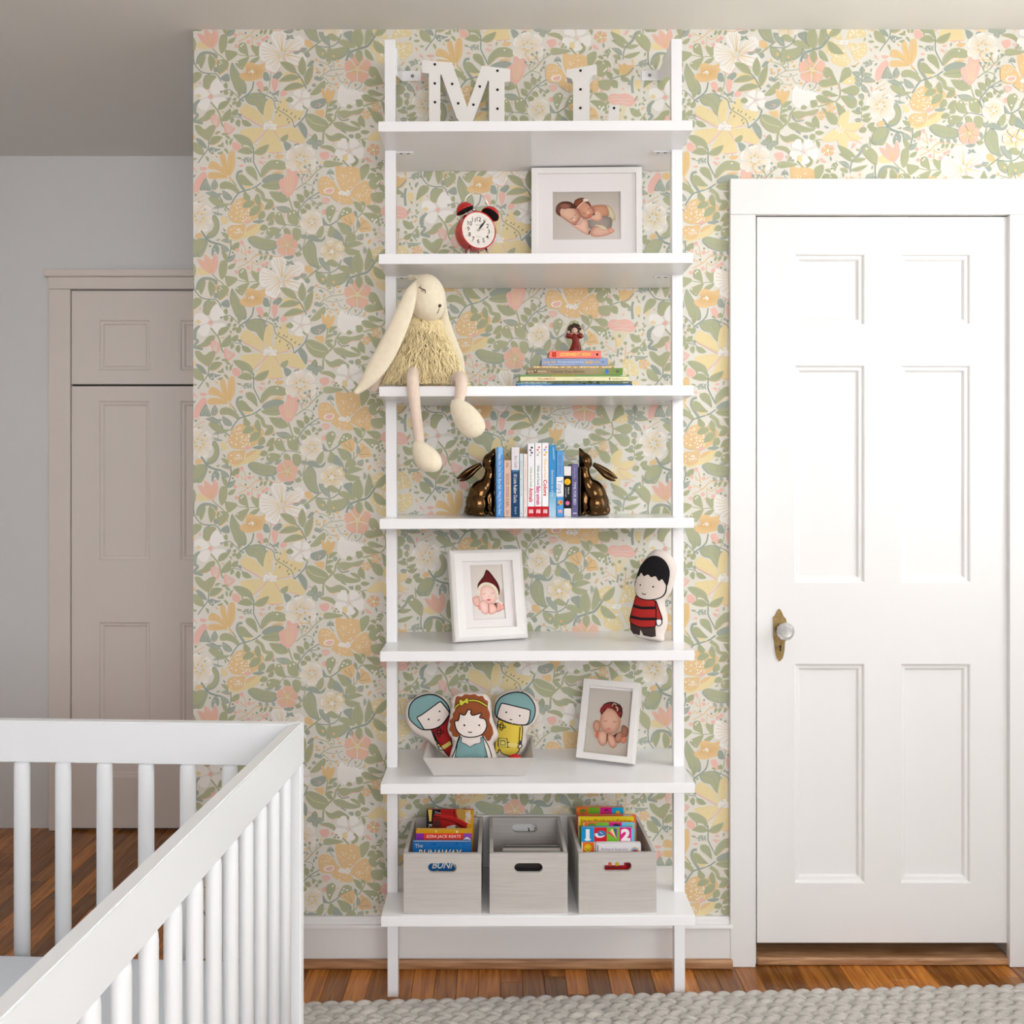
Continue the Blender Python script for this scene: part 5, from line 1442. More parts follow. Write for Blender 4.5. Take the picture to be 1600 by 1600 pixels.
def sp9(pr, h, t):
    pr.grad(0, 0, h, t, rgb(66, 148, 206), rgb(66, 148, 206), rgb(66, 148, 206), rgb(66, 148, 206))
    pr.grad(h * .66, 0, h, t, rgb(110, 180, 216), rgb(188, 216, 232), rgb(188, 216, 232), rgb(110, 180, 216)); pr.stroke([(h * .03, t * .4), (h * .2, t * .3)], t * .16, rgb(160, 206, 236))
    stext(pr, 'Someone to love', h * .35, h * .72, t * .5, t * .32, rgb(232, 222, 214))
row_book('tall sky blue upright book with a pale foot', 857.7, 869, 695.5, (62, 146, 206), sp9, .18)
def sp10(pr, h, t):
    pr.rect(h * .40, 0, h * .70, t, WHT); stext(pr, 'bath time', h * .07, h * .36, t * .45, t * .36, rgb(104, 80, 150)); stext(pr, 'Toys', h * .44, h * .65, t * .5, t * .66, rgb(40, 132, 200))
    pr.disc(h * .79, t * .45, t * .36, rgb(240, 176, 60), n=8); pr.disc(h * .785, t * .35, t * .18, rgb(214, 100, 60), n=7); pr.disc(h * .82, t * .75, t * .15, rgb(96, 70, 130), n=6); pr.rect(h * .90, t * .2, h * .945, t * .75, rgb(240, 170, 160))
row_book('blue upright book with a white band reading Toys', 869.4, 880.6, 704, (36, 142, 210), sp10, .15)
def sp11(pr, h, t):
    pr.rect(h * .19, 0, h * .84, t, rgb(24, 22, 24)); pr.disc(h * .31, t * .5, t * .44, rgb(246, 196, 32), n=10); stext(pr, 'TOUCH', h * .28, h * .36, t * .5, t * .2, rgb(190, 60, 40)); stext(pr, 'black', h * .42, h * .56, t * .35, t * .24, WHT); stext(pr, 'animals', h * .42, h * .62, t * .7, t * .24, rgb(200, 190, 200)); pr.disc(h * .735, t * .5, t * .3, rgb(232, 112, 170), n=9)
row_book('small black and white upright book with a yellow dot', 881, 892.6, 728.5, (232, 226, 220), sp11, .13)
def sp12(pr, h, t):
    stext(pr, 'Mem Fox', h * .08, h * .28, t * .5, t * .26, rgb(150, 146, 190)); stext(pr, 'TIME FOR BED', h * .34, h * .78, t * .5, t * .4, rgb(214, 210, 230)); pr.rect(h * .93, t * .2, h * .945, t * .8, rgb(220, 216, 230))
row_book('dark purple upright book next to the right rabbit bookend', 893.0, 903.2, 725, (62, 52, 112), sp12, .14)

# ---------------- flat pile on the third shelf
YP = 2.45
PILE = 'books stacked flat on the third shelf'
zt = shelf_z(2, PX(897, YP)) + .0006
def pile_book(label, x0, x1, ytop, col, spine=None, d=.19, dy=0.0, rough=.35, pages=PAPER):
    global zt
    Y = YP + dy
    top = PZ(ytop, Y)
    t = max(.0022, top - zt - .0002)
    r = book(label, (PX(x1, Y), Y, zt), t, PX(x1, Y) - PX(x0, Y), d, col, spine, True, PILE, rough, pages=pages)
    zt += t + .0002
    return r
def pb1(pr, h, t): stext(pr, 'MY VERY FIRST BOOK', h * .04, h * .22, t * .42, t * .36, WHT); stext(pr, 'HARPER', h * .92, h * .98, t * .42, t * .32, WHT)
pile_book('wide blue book at the bottom of the flat pile', 807.5, 988.5, 600.2, (12, 112, 188), pb1)
def pb2(pr, h, t):
    for k in range(30): pr.disc(h * (.3 + .7 * random.random()), t * random.uniform(.15, .85), t * random.uniform(.2, .4), random.choice([rgb(70, 96, 40), rgb(104, 124, 56), rgb(44, 66, 30)]), n=7)
    pr.rect(0, t * .75, h * .3, t, rgb(150, 196, 190)); stext(pr, 'MY VERY FIRST FAIRY TALE', h * .04, h * .26, t * .45, t * .36, WHT); stext(pr, 'HARPER', h * .92, h * .97, t * .5, t * .32, WHT)
pile_book('dark green mottled book, second from the bottom of the pile', 806.8, 987.5, 595.4, (52, 74, 40), pb2)
def pb3(pr, h, t): pr.rect(0, 0, h * .012, t, rgb(120, 150, 60)); stext(pr, 'WILLIAM FELIX', h * .17, h * .33, t * .5, t * .38, rgb(206, 52, 40), bold=.01); stext(pr, 'hodgepodge   lemon', h * .5, h * .68, t * .5, t * .3, rgb(186, 176, 130)); pr.rect(h * .82, t * .3, h * .83, t * .7, rgb(40, 36, 32)); stext(pr, 'candlewick', h * .85, h * .95, t * .5, t * .26, rgb(110, 100, 80))
pile_book('cream book with red lettering in the flat pile', 811, 982.5, 588.2, (232, 222, 170), pb3)
def pb3b(pr, h, t): pr.rect(h * .3, 0, h * .5, t, rgb(150, 160, 70)); pr.rect(h * .93, t * .2, h * .98, t * .8, rgb(220, 226, 200))
pile_book('thin green paperback lying on the cream book', 811.5, 982.6, 585.6, (84, 142, 46), pb3b)
def pb4(pr, h, t):
    pr.grad(0, 0, h * .75, t, rgb(150, 132, 100), rgb(176, 160, 128), rgb(166, 148, 112), rgb(160, 142, 110)); pr.grad(h * .70, 0, h, t, rgb(170, 156, 120), rgb(98, 144, 60), rgb(110, 150, 64), rgb(160, 150, 100)); pr.rect(0, t * .42, h * .2, t * .58, rgb(206, 190, 160)); pr.disc(h * .085, t * .45, t * .3, rgb(96, 76, 52), n=8); pr.disc(h * .085, t * .35, t * .14, rgb(230, 220, 200), n=6)
    for k in range(12): pr.stroke([(h * (.02 + .055 * k), t * random.uniform(.1, .9)), (h * (.06 + .055 * k), t * random.uniform(.1, .9))], t * .06, rgb(140, 120, 88))
    stext(pr, 'I Love You Stinky', h * .25, h * .6, t * .5, t * .42, rgb(62, 48, 34), shear=.3); pr.blob([(h * .82, t * .3), (h * .84, t * .15), (h * .855, t * .5), (h * .84, t * .85), (h * .815, t * .7)], rgb(66, 128, 206)); pr.disc(h * .945, t * .5, t * .2, rgb(50, 40, 46), n=9); pr.disc(h * .945, t * .5, t * .1, rgb(150, 140, 150), n=8)
pile_book('tan and green illustrated book in the middle of the pile', 824, 973, 575, (168, 150, 116), pb4, .17)
def pb5(pr, h, t):
    for k in range(26): pr.disc(h * (k + .5) / 26, t * (.5 + .2 * math.sin(k * 2.1)), t * .34, random.choice([rgb(240, 216, 130), rgb(120, 88, 40), rgb(250, 236, 190)]), n=6)
pile_book('thin gold edged book under the grey blue one', 833, 960, 571.8, (196, 154, 72), pb5, .15, rough=.25)
def pb6(pr, h, t): stext(pr, 'SALLIE', h * .03, h * .12, t * .55, t * .24, rgb(240, 190, 80), bold=.02); pr.disc(h * .165, t * .5, t * .12, rgb(240, 190, 70), n=6); pr.disc(h * .195, t * .5, t * .12, rgb(240, 190, 70), n=6); stext(pr, 'The Lady with the Ship Boat', h * .24, h * .64, t * .48, t * .2, rgb(226, 230, 240)); stext(pr, 'SAGA', h * .66, h * .78, t * .5, t * .32, rgb(244, 182, 56), bold=.04); [pr.disc(h * z, t * .5, t * .13, rgb(244, 182, 56), n=6) for z in (.82, .86)]; pr.disc(h * .925, t * .5, t * .33, rgb(172, 186, 214), n=14); pr.disc(h * .925, t * .5, t * .27, rgb(128, 146, 186), n=14); pr.stroke([(h * .1, t * .85), (h * .5, t * .8)], t * .08, rgb(180, 192, 218))
pile_book('grey blue book second from the top of the flat pile', 846, 950, 559.8, (122, 142, 184), pb6, .14)
def pb7(pr, h, t):
    pr.rect(h * .06, t * .2, h * .135, t * .82, rgb(150, 44, 30)); pr.rect(h * .075, t * .28, h * .12, t * .75, rgb(236, 74, 26)); stext(pr, 'GOODNIGHT MOON', h * .21, h * .80, t * .48, t * .42, rgb(242, 226, 96), shear=.15, bold=.015); pr.rect(h * .91, t * .35, h * .945, t * .65, rgb(74, 26, 22))
pile_book('orange board book on top of the flat pile', 858, 939, 548, (238, 74, 24), pb7, .12, rough=.28)
PILE_TOP = zt

# ================================================================== winged figurine
def figurine():
    Y = YP + .05
    X = PX(897.5, Y)
    root = empty('angel_figurine', (X, Y, PILE_TOP + .0002), 'tiny winged figurine in a red dress standing on the book pile', 'figurine')
    root.scale = (1.22, 1.1, 1.06)
    DR = mat('figurine_red_glaze', rgb(122, 28, 16), .25, var=.4, vscale=120)
    HR = mat('figurine_brown_hair', rgb(66, 42, 26), .6)
    SK = mat('figurine_skin', rgb(206, 176, 158), .5)
    bm = bmesh.new()
    lathe(bm, [(0, 0), (.012, 0), (.0125, .004), (.0105, .016), (.0078, .027), (.0080, .036), (.0070, .042), (.003, .046), (0, .047)], 20)
    for v in bm.verts:
        a = math.atan2(v.co.y, v.co.x)
        k = max(0, 1 - v.co.z / .03)
        v.co.x *= 1 + .16 * k * math.sin(a * 6); v.co.y *= (1 + .16 * k * math.sin(a * 6)) * .8
        v.co.x += .0035 * math.sin(v.co.z * 70)
    ob('dress', bm, DR, root, True)
    for s in (-1, 1):
        bm = bmesh.new()
        tube(bm, [(s * .004, 0, .040), (s * .010, -.002, .0405), (s * .0160, -.003, .0415)], [(.004, .004), (.0048, .005), (.0056, .0066)], 10)
        ob('sleeve', bm, DR, root, True)
        bm = bmesh.new()
        prism(bm, [(s * .002, .041), (s * .012, .055), (s * .0205, .040), (s * .014, .035), (s * .006, .034)], .002, .0038)
        ob('wing', bm, DR, root)
        bm = bmesh.new()
        tube(bm, [(s * .013, -.003, .043), (s * .013, -.004, .048), (s * .0105, -.005, .052)], [.0018, .0015, .0022], 8)
        ob('hand', bm, SK, root, True)
        bm = bmesh.new()
        ellipsoid(bm, (s * .005, -.007, .0022), (.004, .0055, .0022), 10, 6)
        ob('foot', bm, SK, root, True)
    bm = bmesh.new()
    ellipsoid(bm, (0, -.002, .0535), (.0068, .0066, .0078), 16, 10)
    hd = ob('head', bm, SK, root, True)
    for s in (-1, 1):
        bm = bmesh.new(); ellipsoid(bm, (s * .0024, -.0085, .0545), (.0008, .0005, .0008), 6, 4); ob('eye', bm, BLACK, hd)
    bm = bmesh.new()
    ellipsoid(bm, (0, .002, .0570), (.0118, .0085, .0104), 14, 8)
    rr = random.Random(3)
    for k in range(110):
        a = rr.uniform(0, 2 * PI); e = rr.uniform(-.1, 1.4)
        d = Vector((math.cos(a) * math.cos(e), math.sin(a) * math.cos(e) * .8 + .25, math.sin(e))).normalized()
        if d.y < -.55 and d.z < .55: continue
        c = Vector((0, .001, .0565))
        tube(bm, [c + d * .007, c + d * .0150], [.0026, .0006], 5)
    ob('hair', bm, HR, hd)
figurine()

# ================================================================== storage bins with books
BINM = wood_mat('greige_washed_wood', rgb(192, 186, 179), rgb(202, 196, 190), .6, (1.2, 1.2, 30), .05, 0.0, 5.0)
BINE = wood_mat('bin_plywood_edge', rgb(206, 202, 196), rgb(222, 218, 212), .55, (3, 3, 3), .05)
def slot_panel(bm, W, H, y0, y1, cx, cz, sw, sh):
    """upright board with a rounded hand slot"""
    def ring(y):
        N = 8
        pts = []
        for k in range(N + 1):
            a = -PI / 2 + PI * k / N; pts.append((cx + sw / 2 - sh / 2 + sh / 2 * math.cos(a), cz + sh / 2 * math.sin(a)))
        for k in range(N + 1):
            a = PI / 2 + PI * k / N; pts.append((cx - sw / 2 + sh / 2 + sh / 2 * math.cos(a), cz + sh / 2 * math.sin(a)))
        return pts
    inner = ring(0)
    outer = [(-W / 2, 0), (W / 2, 0), (W / 2, H), (-W / 2, H)]
    vo, vi = {}, {}
    for y in (y0, y1):
        vo[y] = [bm.verts.new((x, y, z)) for x, z in outer]; vi[y] = [bm.verts.new((x, y, z)) for x, z in inner]
    tris = tessellate_polygon([[Vector((x, z, 0)) for x, z in outer], [Vector((x, z, 0)) for x, z in inner]])
    for y in (y0, y1):
        al = vo[y] + vi[y]
        for t in tris: bm.faces.new([al[i] for i in t])
    for L in (vo, vi):
        n = len(L[y0])
        for i in range(n): bm.faces.new((L[y0][i], L[y0][(i + 1) % n], L[y1][(i + 1) % n], L[y1][i]))
BIN_Y = 2.397
def bin_(label, x0, x1, yaw, slot, zoff=0.0):
    W = PX(x1, BIN_Y) - PX(x0, BIN_Y)
    X = (PX(x0, BIN_Y) + PX(x1, BIN_Y)) / 2
    D, H, t = .262, .1445, .009
    z = shelf_z(6, X) + .0006
    root = empty('storage_bin', (X, BIN_Y, z), label, 'bin', 'three grey wooden bins on the lowest shelf', rot=(0, 0, yaw))
    bm = bmesh.new(); sx = PX((slot[0] + slot[1]) / 2, BIN_Y) - X; sz = PZ(slot[2], BIN_Y) - z
    slot_panel(bm, W, H, 0, t, sx, sz, (slot[1] - slot[0]) / (F / BIN_Y), .0225)
    ob('front_panel', bm, BINM, root)
    bm = bmesh.new(); slot_panel(bm, W - .0004, H, D - t, D, 0, H - .028, .068, .0225)
    ob('back_panel', bm, BINM, root)
    for s in (-1, 1):
        a, b = s * W / 2, s * (W / 2 - t)
        box('side_panel', BINE, root, min(a, b), max(a, b), t + .0002, D - t - .0002, 0, H, .0006, 1)
    box('bottom_panel', BINM, root, -W / 2 + t, W / 2 - t, t + .0002, D - t - .0002, .001, .008)
    return root, z + .0100
b1, zb = bin_('left grey bin with a blue board book at its front', 630.5, 752, 0.0, (668.5, 713.5, 1356))
b2, zb2 = bin_('middle grey bin with low page edges inside', 765, 887, .012, (803.5, 848, 1356))
b3, zb3 = bin_('right grey bin crowded with colorful board books', 904, 1026, .03, (941, 987, 1354))

def cover_book(label, x0, x1, ytop, Y, z0, col, t, draw, lean=.06, group='board books standing in the grey bins', pages=PAPER, rough=.3, zrot=0.0):
    """book standing with its front cover to the room; x0, x1, ytop are photo pixels at depth Y"""
    X0, X1 = PX(x0, Y), PX(x1, Y)
    w = X1 - X0
    H = (PZ(ytop, Y) - z0) / math.cos(lean)
    root = empty('board_book', (X0, Y - math.tan(lean) * (PZ(ytop, Y) - z0), z0), label, 'book', group)
    root.rotation_euler = (Matrix.Rotation(zrot, 3, 'Z') @ Matrix.Rotation(-lean, 3, 'X')).to_euler()
    m = cover_mat(col, rough)
    bm = bmesh.new(); bx(bm, 0, w, 0, .0016, 0, H, .0006, 1); bx(bm, 0, w, t - .0016, t, 0, H, .0006, 1); bx(bm, 0, .0018, .001, t - .001, 0, H, .0006, 1)
    cv = ob('cover', bm, m, root)
    box('pages', pages, root, .002, w - .0015, .0018, t - .0018, .001, H - .0015)
    if draw:
        pr = Print()
        draw(pr, w, H)
        pr.build('cover_print', PRINT, cv, lambda x, y, l: Vector((x, -.0001 - l * 2e-5, H - y)))
    return root
def cv_runaway(pr, w, h):
    for k in range(60): pr.disc(random.uniform(0, w), random.uniform(0, h), random.uniform(.001, .004), random.choice([rgb(18, 108, 176), rgb(10, 92, 156), rgb(30, 120, 186)]), n=6)
    pr.text('The', w * .04, .0145, .0085, rgb(196, 188, 176), -.04, bold=.01)
    pr.text('RUNAWAY', w * .09, .0405, .0205, rgb(70, 40, 60), 0, .35, .02, width=w * .76); pr.text('RUNAWAY', w * .08, .040, .0205, rgb(240, 226, 200), 0, .35, .012, width=w * .76)
    pr.text('BUNNY', w * .33, .0640, .0155, rgb(240, 226, 200), 0, .3, .012, width=w * .55)
    for k in range(16):
        x = w * (.02 + .9 * random.random()); y = random.uniform(.066, .078)
        pr.stroke([(x, y + .012), (x + .006, y), (x + .016, y - .008)], .0014, random.choice([rgb(190, 176, 40), rgb(112, 140, 50), rgb(220, 200, 60)]))
    pr.stroke([(w * .01, h * .25), (w * .07, h * .18)], .0016, rgb(190, 176, 40))
cover_book('blue board book with white title lettering at the front of the left bin', 644.8, 736.5, 1315, 2.435, zb, (14, 100, 166), .014, cv_runaway, .05)
def cv_keats(pr, w, h):
    pr.rect(0, 0, w, .0095, rgb(212, 156, 22)); pr.rect(0, .0095, w, h, rgb(232, 62, 40)); pr.rect(0, .0095, w * .14, .05, rgb(140, 46, 160)); pr.rect(w * .85, .0095, w, .05, rgb(150, 74, 176)); pr.rect(w * .35, .003, w * .37, .007, rgb(240, 230, 210)); pr.rect(w * .72, .003, w * .75, .0085, rgb(240, 230, 210)); h = .125
    pr.text('EZRA JACK KEATS', w * .19, .0205, .0068, rgb(246, 232, 224), 0, .2, .008, width=w * .61)
    pr.blob([(w * .82, h * .215), (w * .87, h * .18), (w * .91, h * .14), (w * .95, h * .19), (w * .99, h * .215), (w * .96, h * .24), (w * .86, h * .235)], rgb(30, 26, 30)); pr.blob([(w * .84, h * .205), (w * .91, h * .145), (w * .98, h * .205), (w * .93, h * .195), (w * .88, h * .195)], rgb(240, 238, 240)); pr.disc(w * .91, h * .225, w * .02, rgb(230, 50, 40)); pr.blob([(0, h * .22), (w * .12, h * .21), (w * .2, h * .26), (0, h * .3)], rgb(236, 190, 200))
cover_book('yellow, red and purple book behind the blue one in the left bin', 650, 737.5, 1296, 2.475, zb, (222, 160, 24), .012, cv_keats, .05)
def cv_chair(pr, w, h):
    pr.rect(0, 0, w, h * .5, rgb(176, 28, 22)); pr.rect(0, 0, w * .14, h * .6, rgb(28, 24, 24)); pr.poly([(w * .03, 0), (w * .12, 0), (w * .10, h * .16), (w * .06, h * .16)], rgb(236, 200, 96)); pr.text('Keats', w * .04, h * .20, .010, rgb(240, 232, 224), PI / 2); pr.rect(w * .14, 0, w * .30, h * .1, rgb(26, 20, 20)); pr.text('Open', w * .17, h * .045, .005, rgb(200, 196, 190), .2)
    pr.poly([(w * .62, 0), (w, 0), (w, h * .6), (w * .88, h * .6), (w * .86, h * .2), (w * .70, h * .14)], rgb(216, 158, 26)); pr.blob([(w * .64, 0), (w * .80, 0), (w * .84, h * .1), (w * .76, h * .16), (w * .66, h * .1)], rgb(196, 150, 70))
    for k in range(34): pr.stroke([(w * random.uniform(.82, .95), h * random.uniform(.0, .2)), (w * random.uniform(.82, .95), h * random.uniform(.0, .2))], .0012, rgb(226, 214, 206))
    pr.stroke([(w * .14, h * .115), (w * .5, h * .15), (w * .86, h * .26)], .002, rgb(60, 10, 10)); pr.stroke([(w * .16, h * .07), (w * .6, h * .11), (w * .88, h * .2)], .004, rgb(206, 44, 32)); pr.shade([(w * .15, h * .14), (w * .3, h * .15), (w * .3, h * .28), (w * .15, h * .3)], rgb(80, 50, 46), rgb(120, 30, 26)); pr.stroke([(w * .58, 0), (w * .6, h * .12)], .002, rgb(70, 12, 12)); pr.stroke([(w * .4, h * .03), (w * .58, h * .05)], .001, rgb(80, 14, 14))
    pr.blob([(w * .42, h * .24), (w * .50, h * .22), (w * .60, h * .21), (w * .66, h * .25), (w * .52, h * .29)], rgb(222, 214, 200)); pr.blob([(w * .46, h * .27), (w * .60, h * .26), (w * .66, h * .3), (w * .5, h * .31)], rgb(50, 84, 120)); pr.blob([(w * .60, h * .225), (w * .70, h * .235), (w * .66, h * .27)], rgb(72, 104, 60)); pr.stroke([(w * .62, h * .19), (w * .76, h * .24), (w * .8, h * .3)], .0025, rgb(66, 10, 10))
cover_book('tall red picture book with a black spine at the back of the left bin', 666.5, 740, 1265, 2.565, zb, (176, 30, 24), .008, cv_chair, .07)
# middle bin: low books seen by their page edges
for k, (lab, dy) in enumerate((('dark book nearest the slot of the middle bin', .016), ('second low book from the slot in the middle bin', .030), ('third low book from the slot in the middle bin', .044), ('farthest low book in the middle bin', .058))):
    Y = BIN_Y + .004 + dy
    zt_ = .4035 + .002 * (k % 2)
    cover_book(lab, 784 + k, 876 - 2 * (k == 3), CY + (CH - zt_) * F / Y, Y, zb2, [(40, 36, 36), (168, 160, 154), (140, 132, 126), (40, 36, 36)][k], .0125, None, .0, 'low books in the middle bin', mat('greyed_pages', rgb(206, 200, 192), .8, var=.12, vscale=260, stretch=(.05, 3, 1)))
def cv_trucks(pr, w, h):
    pr.rect(0, 0, w, h, rgb(232, 228, 230)); pr.rect(w * .02, h * .03, w * .04, h * .14, rgb(120, 80, 50)); pr.text("Richard Scarry's", w * .11, .0175, .0064, rgb(140, 124, 150), 0, 0, .002, width=w * .58)
    pr.text('TRUCKS', w * .10, .0345, .0125, rgb(44, 56, 140), 0, 0, .04, width=w * .60); h0 = h; h = .095; pr.disc(w * .86, h * .21, .0105, rgb(226, 186, 70), n=18); pr.disc(w * .86, h * .21, .0085, rgb(120, 180, 220), n=18); pr.blob([(w * .80, h * .22), (w * .84, h * .17), (w * .92, h * .18), (w * .92, h * .22)], rgb(210, 44, 40))
    k = lambda v: .047 + (v - .42) * .078
    pr.rect(w * .18, k(.50), w * .80, k(.72), rgb(196, 26, 30)); pr.rect(w * .62, k(.42), w * .80, k(.52), rgb(196, 26, 30)); pr.rect(w * .2, k(.55), w * .56, k(.58), rgb(60, 56, 60)); pr.rect(w * .66, k(.45), w * .74, k(.5), rgb(60, 50, 60)); pr.disc(w * .30, k(.46), .0048, rgb(230, 120, 90)); pr.disc(w * .46, k(.46), .005, rgb(220, 190, 60)); pr.disc(w * .06, k(.56), .005, rgb(90, 70, 40)); pr.rect(w * .02, k(.60), w * .1, k(.63), rgb(110, 160, 80)); pr.disc(w * .9, k(.52), .006, rgb(226, 150, 120))
cover_book('white board book about trucks at the front of the right bin', 932, 1001.5, 1317.5, 2.433, zb3, (232, 228, 230), .013, cv_trucks, .03)
def tiles(cols, rowh):
    def f(pr, w, h): pass
    return f
def cv_123(pr, w, h):
    c = w / 4.05
    y1 = .0352
    for k, col in enumerate((rgb(26, 150, 214), rgb(214, 28, 44), rgb(120, 186, 50), rgb(222, 36, 136))): pr.rect(c * k, 0, c * (k + 1), y1, col)
    pr.rect(c * 3.95, 0, w, h, rgb(120, 206, 236)); pr.rect(0, y1, c, y1 + .034, rgb(238, 118, 34)); pr.rect(c, y1, c * 4, h, rgb(240, 236, 236)); pr.rect(0, y1, .003, h, rgb(244, 230, 220))
    pr.text('1', c * .34, .031, .026, WHT, 0, 0, .03, width=c * .30); pr.rect(c * .26, .0275, c * .74, .031, WHT); pr.text('2', c * 3.12, .031, .026, WHT, 0, 0, .05, width=c * .74)
    pr.blob([(c * 1.08, .016), (c * 1.3, .012), (c * 1.45, .007), (c * 1.75, .008), (c * 1.92, .013), (c * 1.88, .020), (c * 1.5, .024), (c * 1.2, .022)], rgb(60, 120, 176)); pr.blob([(c * 1.05, .016), (c * 1.25, .014), (c * 1.4, .021), (c * 1.85, .019), (c * 1.6, .0245), (c * 1.2, .0235)], rgb(226, 232, 240)); pr.stroke([(c * 1.45, .011), (c * 1.7, .016)], .0012, WHT)
    fan = [rgb(220, 60, 80), rgb(240, 150, 160), rgb(246, 236, 120), rgb(90, 170, 90), rgb(40, 90, 180), rgb(150, 70, 170)]
    for k in range(6):
        a0, a1 = k / 6, (k + 1) / 6
        f = lambda a: (c * (2.06 + .76 * a), .013 - .0105 * min(1, a * 2.2))
        pr.poly([(c * 2.78, .0285), f(a0), f(a1)], fan[k])
    pr.disc(c * .5, y1 + .015, .0092, rgb(246, 206, 40), n=20); pr.stroke([(c * .28, y1 + .013), (c * .5, y1 + .020), (c * .72, y1 + .013)], .001, rgb(90, 60, 20)); pr.disc(c * .4, y1 + .010, .0009, rgb(60, 40, 20)); pr.disc(c * .6, y1 + .010, .0009, rgb(60, 40, 20))
cover_book('board book with big white numbers 1 and 2 in the right bin', 908.5, 988.5, 1293, 2.452, zb3, (26, 150, 214), .012, cv_123, .03)
def cv_tiles2(pr, w, h):
    c = w / 4
    for k, col in enumerate((rgb(236, 116, 34), rgb(128, 190, 54), rgb(220, 34, 136), rgb(104, 206, 236))): pr.rect(c * k, 0, c * (k + 1), .05, col)
    pr.rect(0, 0, .002, .05, rgb(246, 226, 210)); pr.blob([(c * .3, .008), (c * .5, .002), (c * .85, .003), (c * .98, .01), (c * .6, .014)], rgb(112, 150, 60)); pr.blob([(c * 2.3, .006), (c * 2.6, .003), (c * 2.9, .008), (c * 2.6, .012)], rgb(80, 40, 50)); pr.blob([(c * 3.3, .006), (c * 3.9, .004), (c * 3.95, .016), (c * 3.4, .02)], rgb(150, 200, 170))
cover_book('tile patterned board book just behind the number book', 911.5, 991.5, 1285, 2.469, zb3, (236, 116, 34), .010, cv_tiles2, .03)
def cv_cricket(pr, w, h):
    pr.rect(0, 0, w, .0215, rgb(246, 218, 40)); pr.rect(0, .0215, w, h, rgb(140, 170, 70)); pr.rect(w * .9, .0215, w, h, rgb(40, 110, 60)); pr.text("I'm as Quick as a Cricket", w * .05, .0155, .0098, rgb(40, 36, 28), 0, 0, .002, width=w * .9); pr.rect(0, 0, .0014, h, rgb(240, 226, 200))
cover_book('yellow board book with a black title in the right bin', 903.5, 990.5, 1276.5, 2.505, zb3, (240, 208, 40), .009, cv_cricket, .05)
cover_book('orange spined book right behind the yellow one in the right bin', 903, 994, 1273.5, 2.525, zb3, (232, 110, 60), .009, lambda pr, w, h: (pr.rect(0, 0, w * .8, .03, rgb(196, 40, 60)), pr.rect(w * .78, 0, w * .92, .03, rgb(150, 204, 236))), .05)
def cv_back(pr, w, h):
    c = w / 4
    for k, col in enumerate((rgb(238, 116, 34), rgb(122, 188, 48), rgb(226, 30, 140), rgb(24, 176, 226))): pr.rect(c * k, 0, c * (k + 1), .06, col)
    pr.blob([(c * .25, .010), (c * .4, .004), (c * .75, .006), (c * .85, .010), (c * .5, .012)], rgb(84, 140, 50)); pr.disc(c * .55, .021, .007, rgb(104, 140, 56), n=14)
    for k in range(4): pr.disc(c * 1.75, .004 + .004 * k, .0009, rgb(230, 120, 30), n=6)
    pr.blob([(c * 2.2, .022), (c * 2.4, .015), (c * 2.7, .014), (c * 2.95, .02), (c * 2.8, .026)], rgb(150, 86, 56)); pr.blob([(c * 2.3, .008), (c * 2.5, .005), (c * 2.75, .008)], rgb(60, 20, 50)); pr.disc(c * 3.5, .014, .0055, rgb(246, 180, 40), n=12); pr.blob([(c * 3.15, .017), (c * 3.5, .016), (c * 3.8, .022), (c * 3.3, .024)], rgb(224, 80, 60))
cover_book('orange, green and pink board book at the back of the right bin', 901, 974.5, 1261.5, 2.575, zb3, (238, 116, 34), .012, cv_back, .06)
